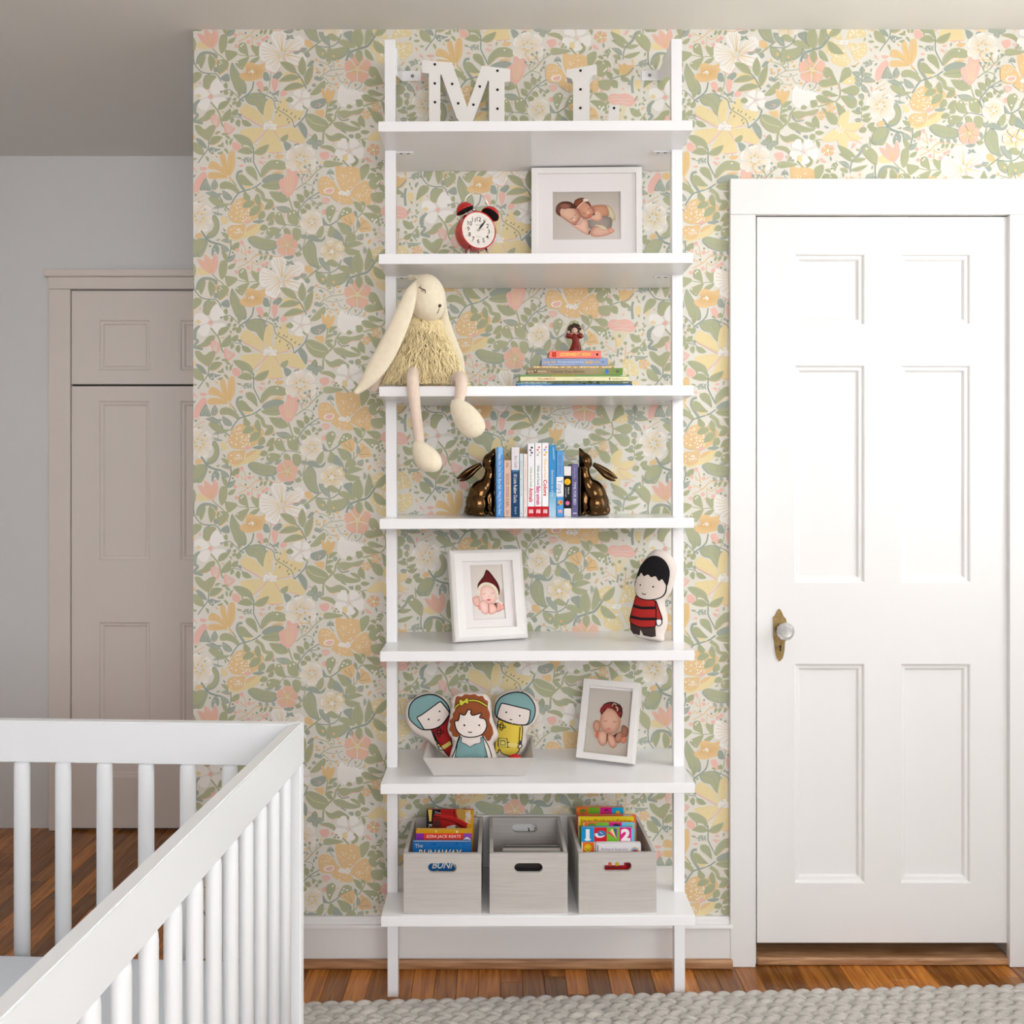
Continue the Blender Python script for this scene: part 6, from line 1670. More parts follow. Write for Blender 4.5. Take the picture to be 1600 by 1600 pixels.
# ================================================================== plush rabbit on the third shelf
CREAM = mat('cream_knit_fabric', rgb(240, 227, 200), .9, var=.04, vscale=90, bump=.25, bscale=700, sheen=.3)
BLUSH = mat('blush_knit_fabric', rgb(236, 214, 196), .9, var=.04, vscale=90, bump=.25, bscale=700, sheen=.3)
FURM = mat('cream_shaggy_wool', rgb(250, 230, 180), .9, var=.06, vscale=60, sheen=.3)
BROWN = mat('brown_thread', rgb(74, 50, 36), .8)
def plush_rabbit():
    k = 4.446
    zs = SHZ[2] - .0009
    o = Vector((PX(662, 2.45), 2.45, zs))
    root = empty('plush_rabbit', o, 'cream plush rabbit with shaggy body dangling its legs off the third shelf', 'stuffed animal')
    def B(x, y, Y): return P(540 + x / k, 400 + y / k, Y) - o
    def tb(name, pts, radii, m, ref=(0, 1, 0), parent=None, seg=14, sub=3):
        q_ = smooth_pts([tuple(B(*p)) + tuple(r if isinstance(r, tuple) else (r, r)) for p, r in zip(pts, radii)], sub, False)
        bm = bmesh.new()
        tube(bm, [p[:3] for p in q_], [(max(p[3], 2e-4), max(p[4], 2e-4)) for p in q_], seg, ref)
        return ob(name, bm, m, parent or root, True)
    # body under the wool
    body_pts = [(548, 893, 2.47), (548, 866, 2.47), (550, 760, 2.475), (548, 640, 2.475), (545, 540, 2.47), (545, 470, 2.46), (550, 420, 2.455)]
    body_r = [(.050, .080), (.058, .094), (.058, .086), (.052, .069), (.042, .052), (.034, .040), (.028, .030)]
    tb('body', body_pts, body_r, FURM, seg=22)
    # wool curls
    rr = random.Random(5)
    fur = bmesh.new()
    bp = [(B(*p), r) for p, r in zip(body_pts, body_r)]
    for n in range(1300):
        t = 1 + rr.random() ** .9 * 4.6
        i = min(int(t), len(bp) - 2); f = t - i
        c = bp[i][0].lerp(bp[i + 1][0], f)
        r1 = bp[i][1][0] * (1 - f) + bp[i + 1][1][0] * f; r2 = bp[i][1][1] * (1 - f) + bp[i + 1][1][1] * f
        a = rr.uniform(PI * .92, PI * 2.08)
        nx, ny = math.cos(a), math.sin(a)
        p = c + Vector((nx * r2, ny * r1, 0))
        ln = rr.uniform(.024, .050)
        ph = rr.uniform(0, 6.28); am = rr.uniform(.0018, .0045)
        pts = []
        for s in range(7):
            u = s / 6
            d = Vector((nx * .45 * u, ny * .45 * u - .02 * u, -1.0 * u)) * ln
            if p.z + d.z < .004: d.z = .004 - p.z + .0008 * s
            wob = Vector((math.cos(ph + u * 8) * am, -abs(math.sin(ph + u * 7)) * am, 0))
            pts.append(p + d + wob + Vector((nx * .003, ny * .003, 0)))
        tube(fur, pts, [.0015, .0017, .0017, .0016, .0015, .0013, .0006], 4, (1, 0, .2), False)
    tag(ob('shaggy_wool', fur, FURM, root, True), kind='stuff')
    # head
    hc = B(566, 292, 2.425)
    RX, RY, RZ = .0455, .050, .0575
    bm = bmesh.new()
    ellipsoid(bm, (0, 0, 0), (1, 1, 1), 28, 20)
    def shape(v):
        x, y, z = v
        w = 1.0 - .06 * max(0, z) + .06 * max(0, -z)
        return Vector((x * w * RX + .006 * max(0, -z) * (1 if x > 0 else .3), y * w * RY, z * RZ))
    for v in bm.verts: v.co = shape(v.co) + hc
    head = ob('head', bm, CREAM, root, True)
    from mathutils.bvhtree import BVHTree
    tree = BVHTree.FromPolygons([v.co.copy() for v in head.data.vertices], [tuple(p.vertices) for p in head.data.polygons])
    def face_pt(x, y, off=.0006):
        """point of the head surface seen at a crop pixel"""
        eye = Vector((0, 0, CH)) - o
        d = (B(x, y, 2.4) - eye).normalized()
        h = tree.ray_cast(eye, d)[0]
        return (h if h else B(x, y, 2.4)) - d * off
    def thread(pts, r=.0009):
        bm = bmesh.new()
        tube(bm, [face_pt(*p) for p in smooth_pts(pts, 3, False)], r, 6)
        return bm
    bm = thread([(508, 216), (524, 226), (540, 231), (553, 238), (554, 258)], .0011)
    for a, b in (((521, 226), (522, 206)), ((536, 232), (526, 246)), ((545, 234), (540, 250))):
        tube(bm, [face_pt(*a), face_pt(*b)], .0008, 6)
    ob('closed_eye', bm, BROWN, head)
    bm = bmesh.new()
    nc = face_pt(652, 347)
    ellipsoid(bm, nc, (.0052, .003, .0048), 12, 8)
    for v in bm.verts:
        if v.co.z < nc.z: v.co.x = nc.x + (v.co.x - nc.x) * max(.25, 1 - (nc.z - v.co.z) / .006)
    ob('nose', bm, BROWN, head, True)
    ob('mouth', thread([(649, 366), (646, 380), (636, 400)]), BROWN, head)
    bm = bmesh.new()
    for n in range(60):
        x = rr.uniform(455, 575); p = B(x, rr.uniform(135, 165), 2.41)
        d = Vector((rr.uniform(-.012, .004), rr.uniform(-.012, .0), rr.uniform(.0, .004)))
        tube(bm, [p, p + d * .6, p + d + Vector((-.004, 0, -.004))], [.0011, .001, .0004], 4)
    tag(ob('hair_tuft', bm, CREAM, head, True), kind='stuff')
    # ears
    tb('ear', [(500, 178, 2.402), (462, 245, 2.384), (408, 390, 2.376), (335, 560, 2.375), (262, 700, 2.376), (190, 815, 2.376), (120, 905, 2.377), (62, 955, 2.378)],
       [(.004, .006), (.007, .014), (.0085, .021), (.009, .0235), (.009, .0245), (.008, .021), (.006, .012), (.004, .0055)], CREAM, seg=16)
    tb('ear', [(640, 200, 2.45), (672, 330, 2.462), (685, 440, 2.468), (712, 540, 2.470), (748, 630, 2.470), (785, 710, 2.465), (805, 780, 2.460), (806, 822, 2.458)],
       [(.004, .006), (.006, .010), (.007, .0125), (.0075, .0145), (.0075, .0145), (.007, .0125), (.0055, .0085), (.003, .003)], CREAM, seg=14)
    # arm behind the ear, legs and feet
    tb('arm', [(330, 700, 2.47), (255, 795, 2.455), (214, 870, 2.440), (194, 922, 2.436), (190, 940, 2.436)], [.012, .012, .0112, .0105, .004], BLUSH)
    tb('leg', [(470, 800, 2.42), (465, 845, 2.376), (470, 920, 2.3605), (484, 1060, 2.361), (503, 1200, 2.362), (514, 1310, 2.362), (518, 1345, 2.362)], [.014, .0145, .0148, .0135, .0128, .0118, .008], BLUSH)
    tb('foot', [(500, 1290, 2.358), (512, 1325, 2.356), (548, 1385, 2.352), (590, 1440, 2.348), (608, 1480, 2.346), (612, 1500, 2.346)], [(.010, .011), (.020, .019), (.026, .0285), (.025, .0285), (.019, .021), (.006, .007)], CREAM, seg=18)
    tb('leg', [(740, 880, 2.43), (782, 838, 2.40), (803, 868, 2.368), (800, 940, 2.3600), (786, 1010, 2.361), (784, 1035, 2.362)], [.012, .014, .0148, .0135, .0125, .008], BLUSH)
    tb('foot', [(772, 1000, 2.358), (782, 1040, 2.355), (828, 1110, 2.350), (880, 1180, 2.346), (912, 1228, 2.344), (925, 1250, 2.344)], [(.010, .012), (.020, .021), (.026, .0305), (.026, .031), (.020, .0235), (.007, .008)], CREAM, seg=18)
plush_rabbit()

# ================================================================== bronze rabbit bookends
BRONZE = mat('polished_bronze', rgb(92, 68, 42), .17, metal=1.0, var=.3, vscale=18)
def rabbit_mesh():
    Y = 2.535
    mpp = Y / F / 10.667
    ox, oz = 692, 1235     # plate face, foot of the plate (crop pixels)
    bm = bmesh.new()
    def E(x, y, rx, ry, d, rot=0, cy=0.0):
        ellipsoid(bm, ((x - ox) * mpp, cy, (oz - y) * mpp), (rx * mpp, d, ry * mpp), 20, 14, (0, rot, 0))
    E(385, 1010, 205, 225, .032, .15)          # haunches
    E(430, 870, 200, 260, .032, .42)           # belly and back
    E(545, 740, 140, 250, .028, .30)           # chest
    E(600, 560, 110, 190, .023, .12)           # neck
    E(580, 330, 118, 150, .022, .25)           # head
    E(640, 225, 70, 140, .0155, .50)           # muzzle
    E(600, 1000, 75, 235, .014, .02, -.011); E(600, 1000, 75, 235, .014, .02, .011)   # front legs
    E(640, 1205, 62, 32, .010, 0, -.013); E(640, 1205, 62, 32, .010, 0, .013)           # front paws
    E(400, 1040, 155, 175, .014, .2, -.024); E(400, 1040, 155, 175, .014, .2, .024)     # thighs
    E(430, 1200, 135, 38, .012, 0, -.022); E(430, 1200, 135, 38, .012, 0, .022)         # hind feet
    E(222, 1135, 62, 92, .017)                 # tail
    E(300, 1190, 130, 48, .029)
    ob_ = bpy.data.objects.new('tmp', bpy.data.meshes.new('tmp'))
    bm.to_mesh(ob_.data); bm.free()
    COL.objects.link(ob_)
    m = ob_.modifiers.new('r', 'REMESH'); m.mode = 'VOXEL'; m.voxel_size = .002
    m2 = ob_.modifiers.new('s', 'SMOOTH'); m2.iterations = 12; m2.factor = .6
    dg = bpy.context.evaluated_depsgraph_get()
    me = bpy.data.meshes.new_from_object(ob_.evaluated_get(dg))
    bpy.data.objects.remove(ob_)
    for v in me.vertices:
        if v.co.x > -.0012: v.co.x = -.0012
        if v.co.z < .0008: v.co.z = .0008
    me.name = 'body'
    me.polygons.foreach_set('use_smooth', [True] * len(me.polygons))
    ears = []
    for pts, r, cy in (([(440, 362), (330, 420), (200, 505), (100, 580), (38, 612)], (22, 36, 46, 36, 10), -.006), ([(455, 385), (350, 470), (250, 560), (150, 625), (82, 650)], (22, 36, 46, 36, 10), .007)):
        b2 = bmesh.new()
        q_ = smooth_pts([((x - ox) * mpp, cy + (.004 if cy > 0 else -.004) * i / 4, (oz - y) * mpp, rr_ * mpp) for i, ((x, y), rr_) in enumerate(zip(pts, r))], 4, False)
        tube(b2, [p[:3] for p in q_], [(p[3] * 1.5, p[3]) for p in q_], 14)
        bmesh.ops.recalc_face_normals(b2, faces=b2.faces)
        e = bpy.data.meshes.new('ear'); b2.to_mesh(e); b2.free()
        e.polygons.foreach_set('use_smooth', [True] * len(e.polygons))
        ears.append(e)
    eye = bmesh.new()
    for s in (-1,): ellipsoid(eye, ((560 - ox) * mpp, s * .0208, (oz - 290) * mpp), (.0034, .0022, .0034), 10, 8)
    em = bpy.data.meshes.new('eye'); eye.to_mesh(em); eye.free()
    return me, ears, em, mpp
RB, REARS, REYE, RMPP = rabbit_mesh()
for px, rz, lab in ((774.9, 0.0, 'dark bronze rabbit bookend at the left end of the upright books'), (903.9, PI, 'bronze rabbit bookend at the right end of the upright books')):
    Y = 2.535
    X = PX(px, Y)
    root = empty('rabbit_bookend', (X, Y, shelf_z(3, X) + .0006), lab, 'bookend', 'pair of bronze rabbit bookends', rot=(0, 0, rz))
    link('body', RB, BRONZE, root)
    for e in REARS: link('ear', e, BRONZE, root)
    link('eye', REYE, BRONZE, root)
    e2 = link('eye', REYE, BRONZE, root); e2.scale = (1, -1, 1)
    box('end_plate', mat('shaded_bronze_plate', rgb(40, 32, 24), .35, metal=.8), root, -.0035, -.0002, -.034, .034, 0, (1235 - 420) * RMPP, .0008, 1)  # shadow on the plate's side is put into this dark bronze colour

# ================================================================== printed cushions
CANVAS = mat('natural_canvas', rgb(232, 220, 210), .9, bump=.2, bscale=900, sheen=.2)
def seg_dist(x, y, poly):
    best = 1e9
    inside = False
    n = len(poly)
    for i in range(n):
        x1, y1 = poly[i]; x2, y2 = poly[(i + 1) % n]
        dx, dy = x2 - x1, y2 - y1
        L2 = dx * dx + dy * dy
        t = 0 if L2 == 0 else max(0, min(1, ((x - x1) * dx + (y - y1) * dy) / L2))
        d = (x - x1 - t * dx) ** 2 + (y - y1 - t * dy) ** 2
        if d < best: best = d
        if (y1 > y) != (y2 > y) and x < (x2 - x1) * (y - y1) / (y2 - y1) + x1: inside = not inside
    return math.sqrt(best) * (1 if inside else -1)
def cdt_fill(poly, step):
    n = len(poly)
    dense = []
    for i in range(n):
        a, b = poly[i], poly[(i + 1) % n]
        m = max(1, int(math.hypot(b[0] - a[0], b[1] - a[1]) / step))
        for j in range(m): dense.append((a[0] + (b[0] - a[0]) * j / m, a[1] + (b[1] - a[1]) * j / m))
    xs = [p[0] for p in dense]; ys = [p[1] for p in dense]
    pts = list(dense)
    y = min(ys) + step * .5
    row = 0
    while y < max(ys):
        x = min(xs) + step * (.5 if row % 2 else 1.0)
        while x < max(xs):
            if seg_dist(x, y, dense) > step * .45: pts.append((x, y))
            x += step
        y += step * .9; row += 1
    N = len(dense)
    r = delaunay_2d_cdt([Vector(p) for p in pts], [], [list(range(N))], 1, 1e-7)
    return [(v.x, v.y) for v in r[0]], [tuple(f) for f in r[2]]
class ClothPrint(Print):
    def stroke(s, pts, w, col, n=3, taper=False, sm=True):
        Print.stroke(s, pts, w * (1.3 if col == INKB else 1), col, n, taper, sm)
    def disc(s, x, y, r, col, **k):
        Print.disc(s, x, y, r * (1.3 if col == INKB else 1), col, **k)
    def fill(s, pts, col, line=None, lw=.0018, smooth=True, step=.0055):
        q_ = smooth_pts(pts, 3) if smooth else pts
        vs, ts = cdt_fill(q_, step)
        s._add(vs, ts, col)
        if line:
            s.stroke(q_ + [q_[0], q_[1]], lw, line, sm=False)
def cushion(name, label, group, outline, conv, loc, rot, T, R, draw):
    """outline and print in photo-crop pixels, conv -> local metres (x right, y down from the base)"""
    root = empty(name, loc, label, 'cushion', group)
    root.rotation_euler = rot
    out = smooth_pts([conv(*p) for p in outline], 3)
    cache = {}
    def hgt(x, y):
        k = (round(x, 5), round(y, 5))
        if k not in cache:
            d = max(0.0, seg_dist(x, y, out))
            u = min(1, d / R)
            cache[k] = T * math.sqrt(max(0, 1 - (1 - u) ** 2)) * .92 + T * .08 * u
        return cache[k]
    vs, ts = cdt_fill(out, .006)
    bm = bmesh.new()
    fr = [bm.verts.new((x, -hgt(x, y), -y)) for x, y in vs]
    bk = [bm.verts.new((x, hgt(x, y), -y)) if hgt(x, y) > 1e-5 else fr[i] for i, (x, y) in enumerate(vs)]
    for t in ts:
        try: bm.faces.new([fr[i] for i in t])
        except ValueError: pass
        try: bm.faces.new([bk[i] for i in reversed(t)])
        except ValueError: pass
    body = ob('cushion_body', bm, CANVAS, root, True)
    pr = ClothPrint()
    C = lambda *pts: [conv(*p) for p in pts]
    draw(pr, C)
    pr.build('cushion_print', CLOTHINK, body, lambda x, y, l: Vector((x, -(hgt(x, y) + .0005 + l * 2.2e-4), -y)))
    return root
INKB = rgb(30, 28, 30); TEAL = rgb(132, 170, 170); FACEC = rgb(240, 228, 220); REDC = rgb(166, 40, 42); YELC = rgb(236, 208, 84)
TY = 2.50
tsc = 7.273 * F / TY
TZ = shelf_z(5, PX(748, TY))
def tray_conv(x0, base):
    return lambda x, y: ((x - x0) / tsc, (y - base) / tsc)
DOLLS = 'printed doll cushions in the tray'
def knot(pr, C, x, y, r):
    for a in (0, PI / 2):
        c, d = math.cos(a + .1), math.sin(a + .1)
        pts = []
        for k in range(12):
            t = 2 * PI * k / 12
            u, v = r * 1.15 * math.cos(t), r * .42 * math.sin(t)
            pts.append((x + u * c - v * d, y + u * d + v * c))
        q_ = C(*pts)
        pr.stroke(q_ + [q_[0], q_[1]], .0016, INKB, sm=False)
def draw_left(pr, C):
    pr.fill(C((362, 480), (430, 462), (540, 355), (565, 345), (560, 460), (585, 600), (600, 700), (620, 830), (560, 800), (500, 730), (440, 650), (390, 560)), REDC, INKB)
    pr.fill(C((470, 680), (572, 620), (592, 660), (490, 722)), rgb(222, 206, 108), INKB, smooth=False)
    pr.fill(C((420, 655), (450, 648), (462, 680), (436, 692)), rgb(222, 206, 108), INKB, smooth=False); pr.fill(C((440, 700), (462, 682), (492, 712), (478, 726), (455, 718)), FACEC, INKB)
    pr.stroke(C((365, 500), (400, 600), (432, 660)), .0018, INKB); pr.stroke(C((380, 510), (420, 600), (450, 660)), .0018, INKB)
    pr.fill(C((103, 320), (118, 225), (180, 150), (280, 108), (380, 105), (470, 140), (540, 210), (568, 290), (555, 340), (500, 420), (400, 480), (300, 492), (240, 482), (170, 430), (120, 380)), TEAL, INKB, .0021)
    pr.fill(C((202, 352), (250, 322), (350, 250), (445, 184), (470, 182), (500, 215), (562, 300), (540, 360), (470, 440), (380, 480), (295, 488), (275, 478), (235, 410)), FACEC, INKB, .0021)
    pr.disc(*C((332, 370))[0], .0018, INKB); pr.disc(*C((455, 282))[0], .0017, INKB); pr.stroke(C((433, 390), (446, 378), (460, 375)), .0017, INKB)
    pr.stroke(C((130, 158), (160, 138), (185, 118)), .001, INKB); pr.stroke(C((160, 138), (175, 150)), .001, INKB)
    knot(pr, C, 450, 515, 45)
def draw_right(pr, C):
    pr.fill(C((1125, 378), (1250, 410), (1378, 435), (1388, 560), (1365, 690), (1330, 760), (1250, 790), (1160, 760), (1130, 712), (1112, 752), (1080, 752), (1082, 640), (1105, 500)), YELC, INKB)
    pr.fill(C((1110, 622), (1230, 632), (1350, 648), (1345, 692), (1225, 682), (1112, 672)), rgb(238, 220, 130), INKB, smooth=False)
    pr.fill(C((1120, 592), (1215, 592), (1222, 684), (1118, 684)), rgb(238, 220, 110), INKB, .0018, smooth=False); pr.fill(C((1143, 615), (1192, 615), (1196, 662), (1141, 662)), rgb(240, 222, 130), INKB, .0016, smooth=False)
    pr.stroke(C((1362, 460), (1355, 600), (1350, 650)), .0018, INKB); pr.fill(C((1348, 620), (1385, 612), (1384, 655), (1352, 655)), rgb(74, 72, 78), None, smooth=False); pr.fill(C((1342, 672), (1370, 655), (1385, 672), (1372, 700), (1348, 700)), FACEC, INKB)
    pr.fill(C((1080, 300), (1092, 210), (1150, 130), (1250, 85), (1360, 76), (1450, 110), (1520, 200), (1535, 290), (1512, 380), (1462, 432), (1400, 440), (1250, 418), (1120, 372), (1086, 335)), TEAL, INKB, .0021)
    pr.fill(C((1108, 318), (1146, 208), (1180, 196), (1320, 226), (1458, 262), (1478, 295), (1455, 415), (1390, 438), (1250, 412), (1118, 362)), FACEC, INKB, .0021)
    pr.disc(*C((1207, 291))[0], .0017, INKB); pr.disc(*C((1359, 330))[0], .0017, INKB); pr.stroke(C((1245, 367), (1258, 374), (1274, 376)), .0017, INKB); pr.stroke(C((1330, 68), (1365, 80), (1400, 68)), .001, INKB)
    knot(pr, C, 1155, 455, 40)
def draw_girl(pr, C):
    HAIR = rgb(150, 82, 48)
    pr.fill(C((630, 160), (650, 120), (700, 122), (740, 100), (800, 104), (850, 98), (890, 118), (940, 118), (965, 155), (1000, 180), (998, 250), (1022, 320), (1018, 400), (1050, 470), (1060, 540), (1045, 570), (1020, 618), (985, 612), (950, 560), (800, 570), (690, 560), (650, 578), (600, 568), (590, 530), (562, 505), (575, 440), (562, 405), (600, 360), (600, 320), (625, 280), (622, 220)), HAIR, None)
    pr.fill(C((690, 555), (800, 568), (925, 555), (935, 640), (860, 650), (800, 690), (730, 660), (688, 640)), FACEC, None)
    pr.fill(C((682, 560), (652, 640), (632, 720), (598, 800), (602, 832), (630, 815), (660, 720), (690, 620)), FACEC, INKB, .0018); pr.fill(C((940, 560), (975, 620), (1010, 690), (1042, 800), (1030, 830), (1000, 815), (975, 720), (945, 620)), FACEC, INKB, .0018)
    pr.fill(C((685, 572), (705, 575), (698, 632), (750, 652), (800, 683), (850, 650), (922, 635), (918, 572), (940, 565), (960, 660), (985, 760), (1000, 830), (985, 900), (620, 900), (622, 830), (640, 740), (655, 650)), TEAL, INKB, .0012, smooth=False)
    pr.stroke(C((640, 800), (700, 820), (800, 832), (900, 825), (985, 790)), .0016, INKB)
    pr.fill(C((628, 395), (665, 388), (678, 340), (690, 306), (712, 320), (745, 318), (765, 280), (780, 262), (812, 268), (806, 300), (830, 325), (880, 312), (928, 306), (905, 350), (955, 365), (980, 400), (985, 460), (945, 530), (880, 562), (800, 572), (720, 560), (660, 512), (632, 450)), FACEC, INKB, .0020)
    pr.stroke(C((625, 262), (650, 222), (710, 182), (800, 160), (900, 172), (990, 228)), .0045, INKB); pr.stroke(C((625, 262), (650, 222), (710, 182), (800, 160), (900, 172), (990, 228)), .0030, rgb(208, 204, 66))
    pr.fill(C((675, 150), (700, 152), (725, 166), (760, 132), (778, 145), (780, 200), (740, 186), (692, 222), (678, 190)), rgb(208, 204, 66), INKB, .0011, smooth=False)
    pr.disc(*C((735, 437))[0], .002, INKB); pr.disc(*C((902, 437))[0], .0018, INKB); pr.stroke(C((776, 508), (798, 518), (822, 511)), .0018, INKB)
    pr.disc(*C((712, 472))[0], .0024, rgb(242, 212, 194), n=14); pr.disc(*C((918, 472))[0], .0024, rgb(242, 212, 194), n=14)
OUT_L = [(55, 330), (80, 215), (150, 138), (250, 92), (360, 88), (480, 120), (560, 190), (598, 290), (592, 390), (600, 500), (640, 640), (680, 800), (670, 930), (560, 950), (525, 900), (468, 800), (374, 690), (290, 615), (180, 560), (95, 470)]
OUT_L = [(x, y if y < 780 else 780 + (y - 780) * .42) for x, y in OUT_L]
OUT_R = [(1062, 240), (1090, 150), (1170, 88), (1290, 55), (1400, 64), (1500, 120), (1575, 220), (1580, 330), (1545, 420), (1475, 480), (1440, 560), (1440, 660), (1405, 760), (1350, 860), (1310, 950), (1150, 960), (1060, 900), (1045, 760), (1070, 600), (1090, 500), (1072, 400), (1058, 320)]
OUT_R = [(x, y if y < 780 else 780 + (y - 780) * .40) for x, y in OUT_R]
OUT_G = [(590, 140), (640, 100), (720, 82), (800, 76), (900, 84), (985, 110), (1030, 180), (1040, 280), (1058, 400), (1095, 480), (1118, 560), (1098, 630), (1062, 670), (1085, 760), (1105, 860), (1085, 985), (900, 1000), (700, 1000), (560, 980), (560, 850), (590, 720), (612, 640), (560, 570), (540, 490), (560, 390), (585, 260), (580, 190)]
OUT_G = [(x, y if y < 800 else 800 + (y - 800) * .68) for x, y in OUT_G]
def doll(label, outl, Y, lean, T, R, draw, name='doll_cushion'):
    base = max(p[1] for p in outl)
    x0 = sum(p[0] for p in outl) / len(outl)
    sc_ = 7.273 * F / Y
    px = 625 + x0 / 7.273
    conv = lambda x, y: ((x - x0) / sc_, (y - base) / sc_)
    z = PZ(1070 + base / 7.273, Y)
    H = (base - min(p[1] for p in outl)) / sc_
    return cushion(name, label, DOLLS, outl, conv, (PX(px, Y), Y - .0 * lean, z), (-lean, 0, 0), T, R, draw)
doll('doll cushion with a teal helmet and dark red suit in the tray', OUT_L, 2.556, .0, .019, .045, draw_left)
doll('doll cushion with a teal helmet and yellow suit in the tray', OUT_R, 2.552, .0, .019, .045, draw_right)
doll('doll cushion of a girl with wavy brown hair and yellow bow in the tray', OUT_G, 2.488, .0, .019, .045, draw_girl)

# tray
TRAYM = mat('grey_white_tray_paint', rgb(214, 208, 202), .4, var=.03, vscale=30)
def tray():
    Yb0, Yb1, Yt0, Yt1 = 2.446, 2.600, 2.412, 2.634
    zb, ztop = TZ + .0005, TZ + .0525
    xb0, xb1 = PX(677.5, Yb0), PX(819, Yb0); xt0, xt1 = PX(660.5, Yt0), PX(837.5, Yt0)
    cx = (xb0 + xb1) / 2
    root = empty('wooden_tray', (cx, (Yb0 + Yb1) / 2, TZ), 'pale grey flared tray holding three doll cushions', 'tray')
    o = Vector(root.location)
    t = .0075
    def quad_slab(name, a, b, c, d, n):
        bm = bmesh.new()
        A = [Vector(p) - o for p in (a, b, c, d)]
        n = Vector(n)
        v1 = [bm.verts.new(p) for p in A]; v2 = [bm.verts.new(p + n * t) for p in A]
        bm.faces.new(v1); bm.faces.new(v2[::-1])
        for i in range(4): bm.faces.new((v1[i], v1[(i + 1) % 4], v2[(i + 1) % 4], v2[i]))
        bmesh.ops.bevel(bm, geom=bm.edges[:], offset=.0008, segments=1, affect='EDGES')
        ob(name, bm, TRAYM, root)
    quad_slab('front_panel', (xb0, Yb0, zb), (xb1, Yb0, zb), (xt1, Yt0, ztop), (xt0, Yt0, ztop), (0, 1, 0))
    quad_slab('back_panel', (xb0, Yb1, zb), (xb1, Yb1, zb), (xt1, Yt1, ztop), (xt0, Yt1, ztop), (0, -1, 0))
    quad_slab('side_panel', (xb0, Yb0 + t, zb), (xb0, Yb1 - t, zb), (xt0, Yt1 - t, ztop), (xt0, Yt0 + t, ztop), (1, 0, 0))
    quad_slab('side_panel', (xb1, Yb0 + t, zb), (xb1, Yb1 - t, zb), (xt1, Yt1 - t, ztop), (xt1, Yt0 + t, ztop), (-1, 0, 0))
    bm = bmesh.new(); bx(bm, xb0 + t - o.x, xb1 - t - o.x, Yb0 + t - o.y, Yb1 - t - o.y, .0005, .006); ob('bottom_panel', bm, TRAYM, root)
tray()
# red toy between the cushions and the tray front
Yr = 2.452
c_ = P(805, 1192, Yr)
rt = empty('red_ball', (c_.x, Yr, TZ + .007), 'small red ball peeking over the tray edge', 'ball')
bm = bmesh.new(); R_ = 13.5 * Yr / F
zc = c_.z - (TZ + .007)
ellipsoid(bm, (0, 0, zc), (R_, R_ * .55, R_), 24, 16)
ob('ball_shell', bm, mat('red_rubber', rgb(206, 24, 30), .35), rt, True)
bm = bmesh.new(); tube(bm, [(R_ * 1.005 * math.cos(2 * PI * k / 32), 0, zc + R_ * 1.005 * math.sin(2 * PI * k / 32)) for k in range(33)], .0008, 6, (0, 1, 0), False); ob('seam', bm, mat('dark_red_rubber', rgb(150, 14, 20), .4), rt, True)

# boy cushion on the fifth shelf
def draw_boy(pr, C):
    BK = rgb(34, 31, 33); RD = rgb(178, 46, 42); TR = rgb(70, 56, 54)
    pr.fill(C((140, 1230), (145, 1360), (190, 1410), (290, 1422), (310, 1340), (330, 1350), (350, 1420), (460, 1435), (525, 1420), (522, 1240), (330, 1290)), TR, INKB, .0013, smooth=False)
    pr.fill(C((520, 885), (560, 1000), (605, 1140), (600, 1180), (545, 1170), (520, 1050)), RD, INKB, .0018); pr.fill(C((215, 840), (185, 960), (140, 1130), (135, 1230), (210, 1270), (330, 1300), (460, 1290), (530, 1262), (535, 1100), (525, 960), (505, 880), (360, 870)), RD, INKB, .0020)
    for y in (985, 1150): pr.fill(C((190 - (y - 950) * .2, y - 18), (330, y + 2), (528, y - 12), (530, y + 30), (330, y + 44), (180 - (y - 950) * .2, y + 24)), BK, None, smooth=False)
    pr.fill(C((545, 1165), (600, 1165), (605, 1230), (565, 1265), (540, 1220)), rgb(240, 234, 230), INKB); pr.fill(C((118, 1145), (136, 1140), (134, 1210), (116, 1205)), rgb(240, 234, 230), INKB, .0009)
    pr.fill(C((205, 640), (230, 560), (300, 480), (400, 440), (560, 470), (640, 560), (668, 640), (655, 750), (600, 830), (500, 872), (380, 880), (270, 850), (205, 780), (190, 710)), rgb(232, 218, 206), INKB, .0021)
    # soft rounded mop of dark hair
    pr.fill(C((212, 610), (225, 500), (270, 390), (340, 300), (420, 235), (500, 215), (580, 232), (650, 285), (700, 370), (715, 470), (700, 580), (678, 660), (650, 620), (618, 560), (575, 590), (530, 520), (470, 540), (420, 500), (360, 530), (310, 480), (275, 540), (240, 530)), BK, None)
    pr.disc(*C((308, 665))[0], .0017, INKB); pr.disc(*C((498, 680))[0], .0018, INKB); pr.stroke(C((332, 786), (362, 800), (396, 796)), .0017, INKB)
OUT_B = [(112, 1190), (140, 1060), (180, 900), (196, 810), (180, 690), (205, 560), (265, 380), (350, 235), (430, 150), (510, 122), (620, 150), (720, 240), (775, 360), (765, 500), (730, 660), (690, 780), (620, 890), (625, 1000), (655, 1130), (650, 1280), (610, 1400), (600, 1500), (480, 1515), (330, 1500), (200, 1465), (135, 1390), (118, 1290)]
Ybo = 2.515
scb = 9.697 * F / Ybo
cyaw = .50
x0b = 385
zb_ = shelf_z(4, PX(1012, Ybo))
cb = cushion('doll_cushion', 'doll cushion of a dark haired boy in a red sweater on the fifth shelf', None, OUT_B,
        lambda x, y: ((x - x0b) / scb / math.cos(cyaw) * .97, (y - 1512) / scb), (PX(970 + x0b / 9.697 + 4, Ybo), Ybo + .004, zb_ + .0018), (-.03, 0, -cyaw), .026, .04, draw_boy)

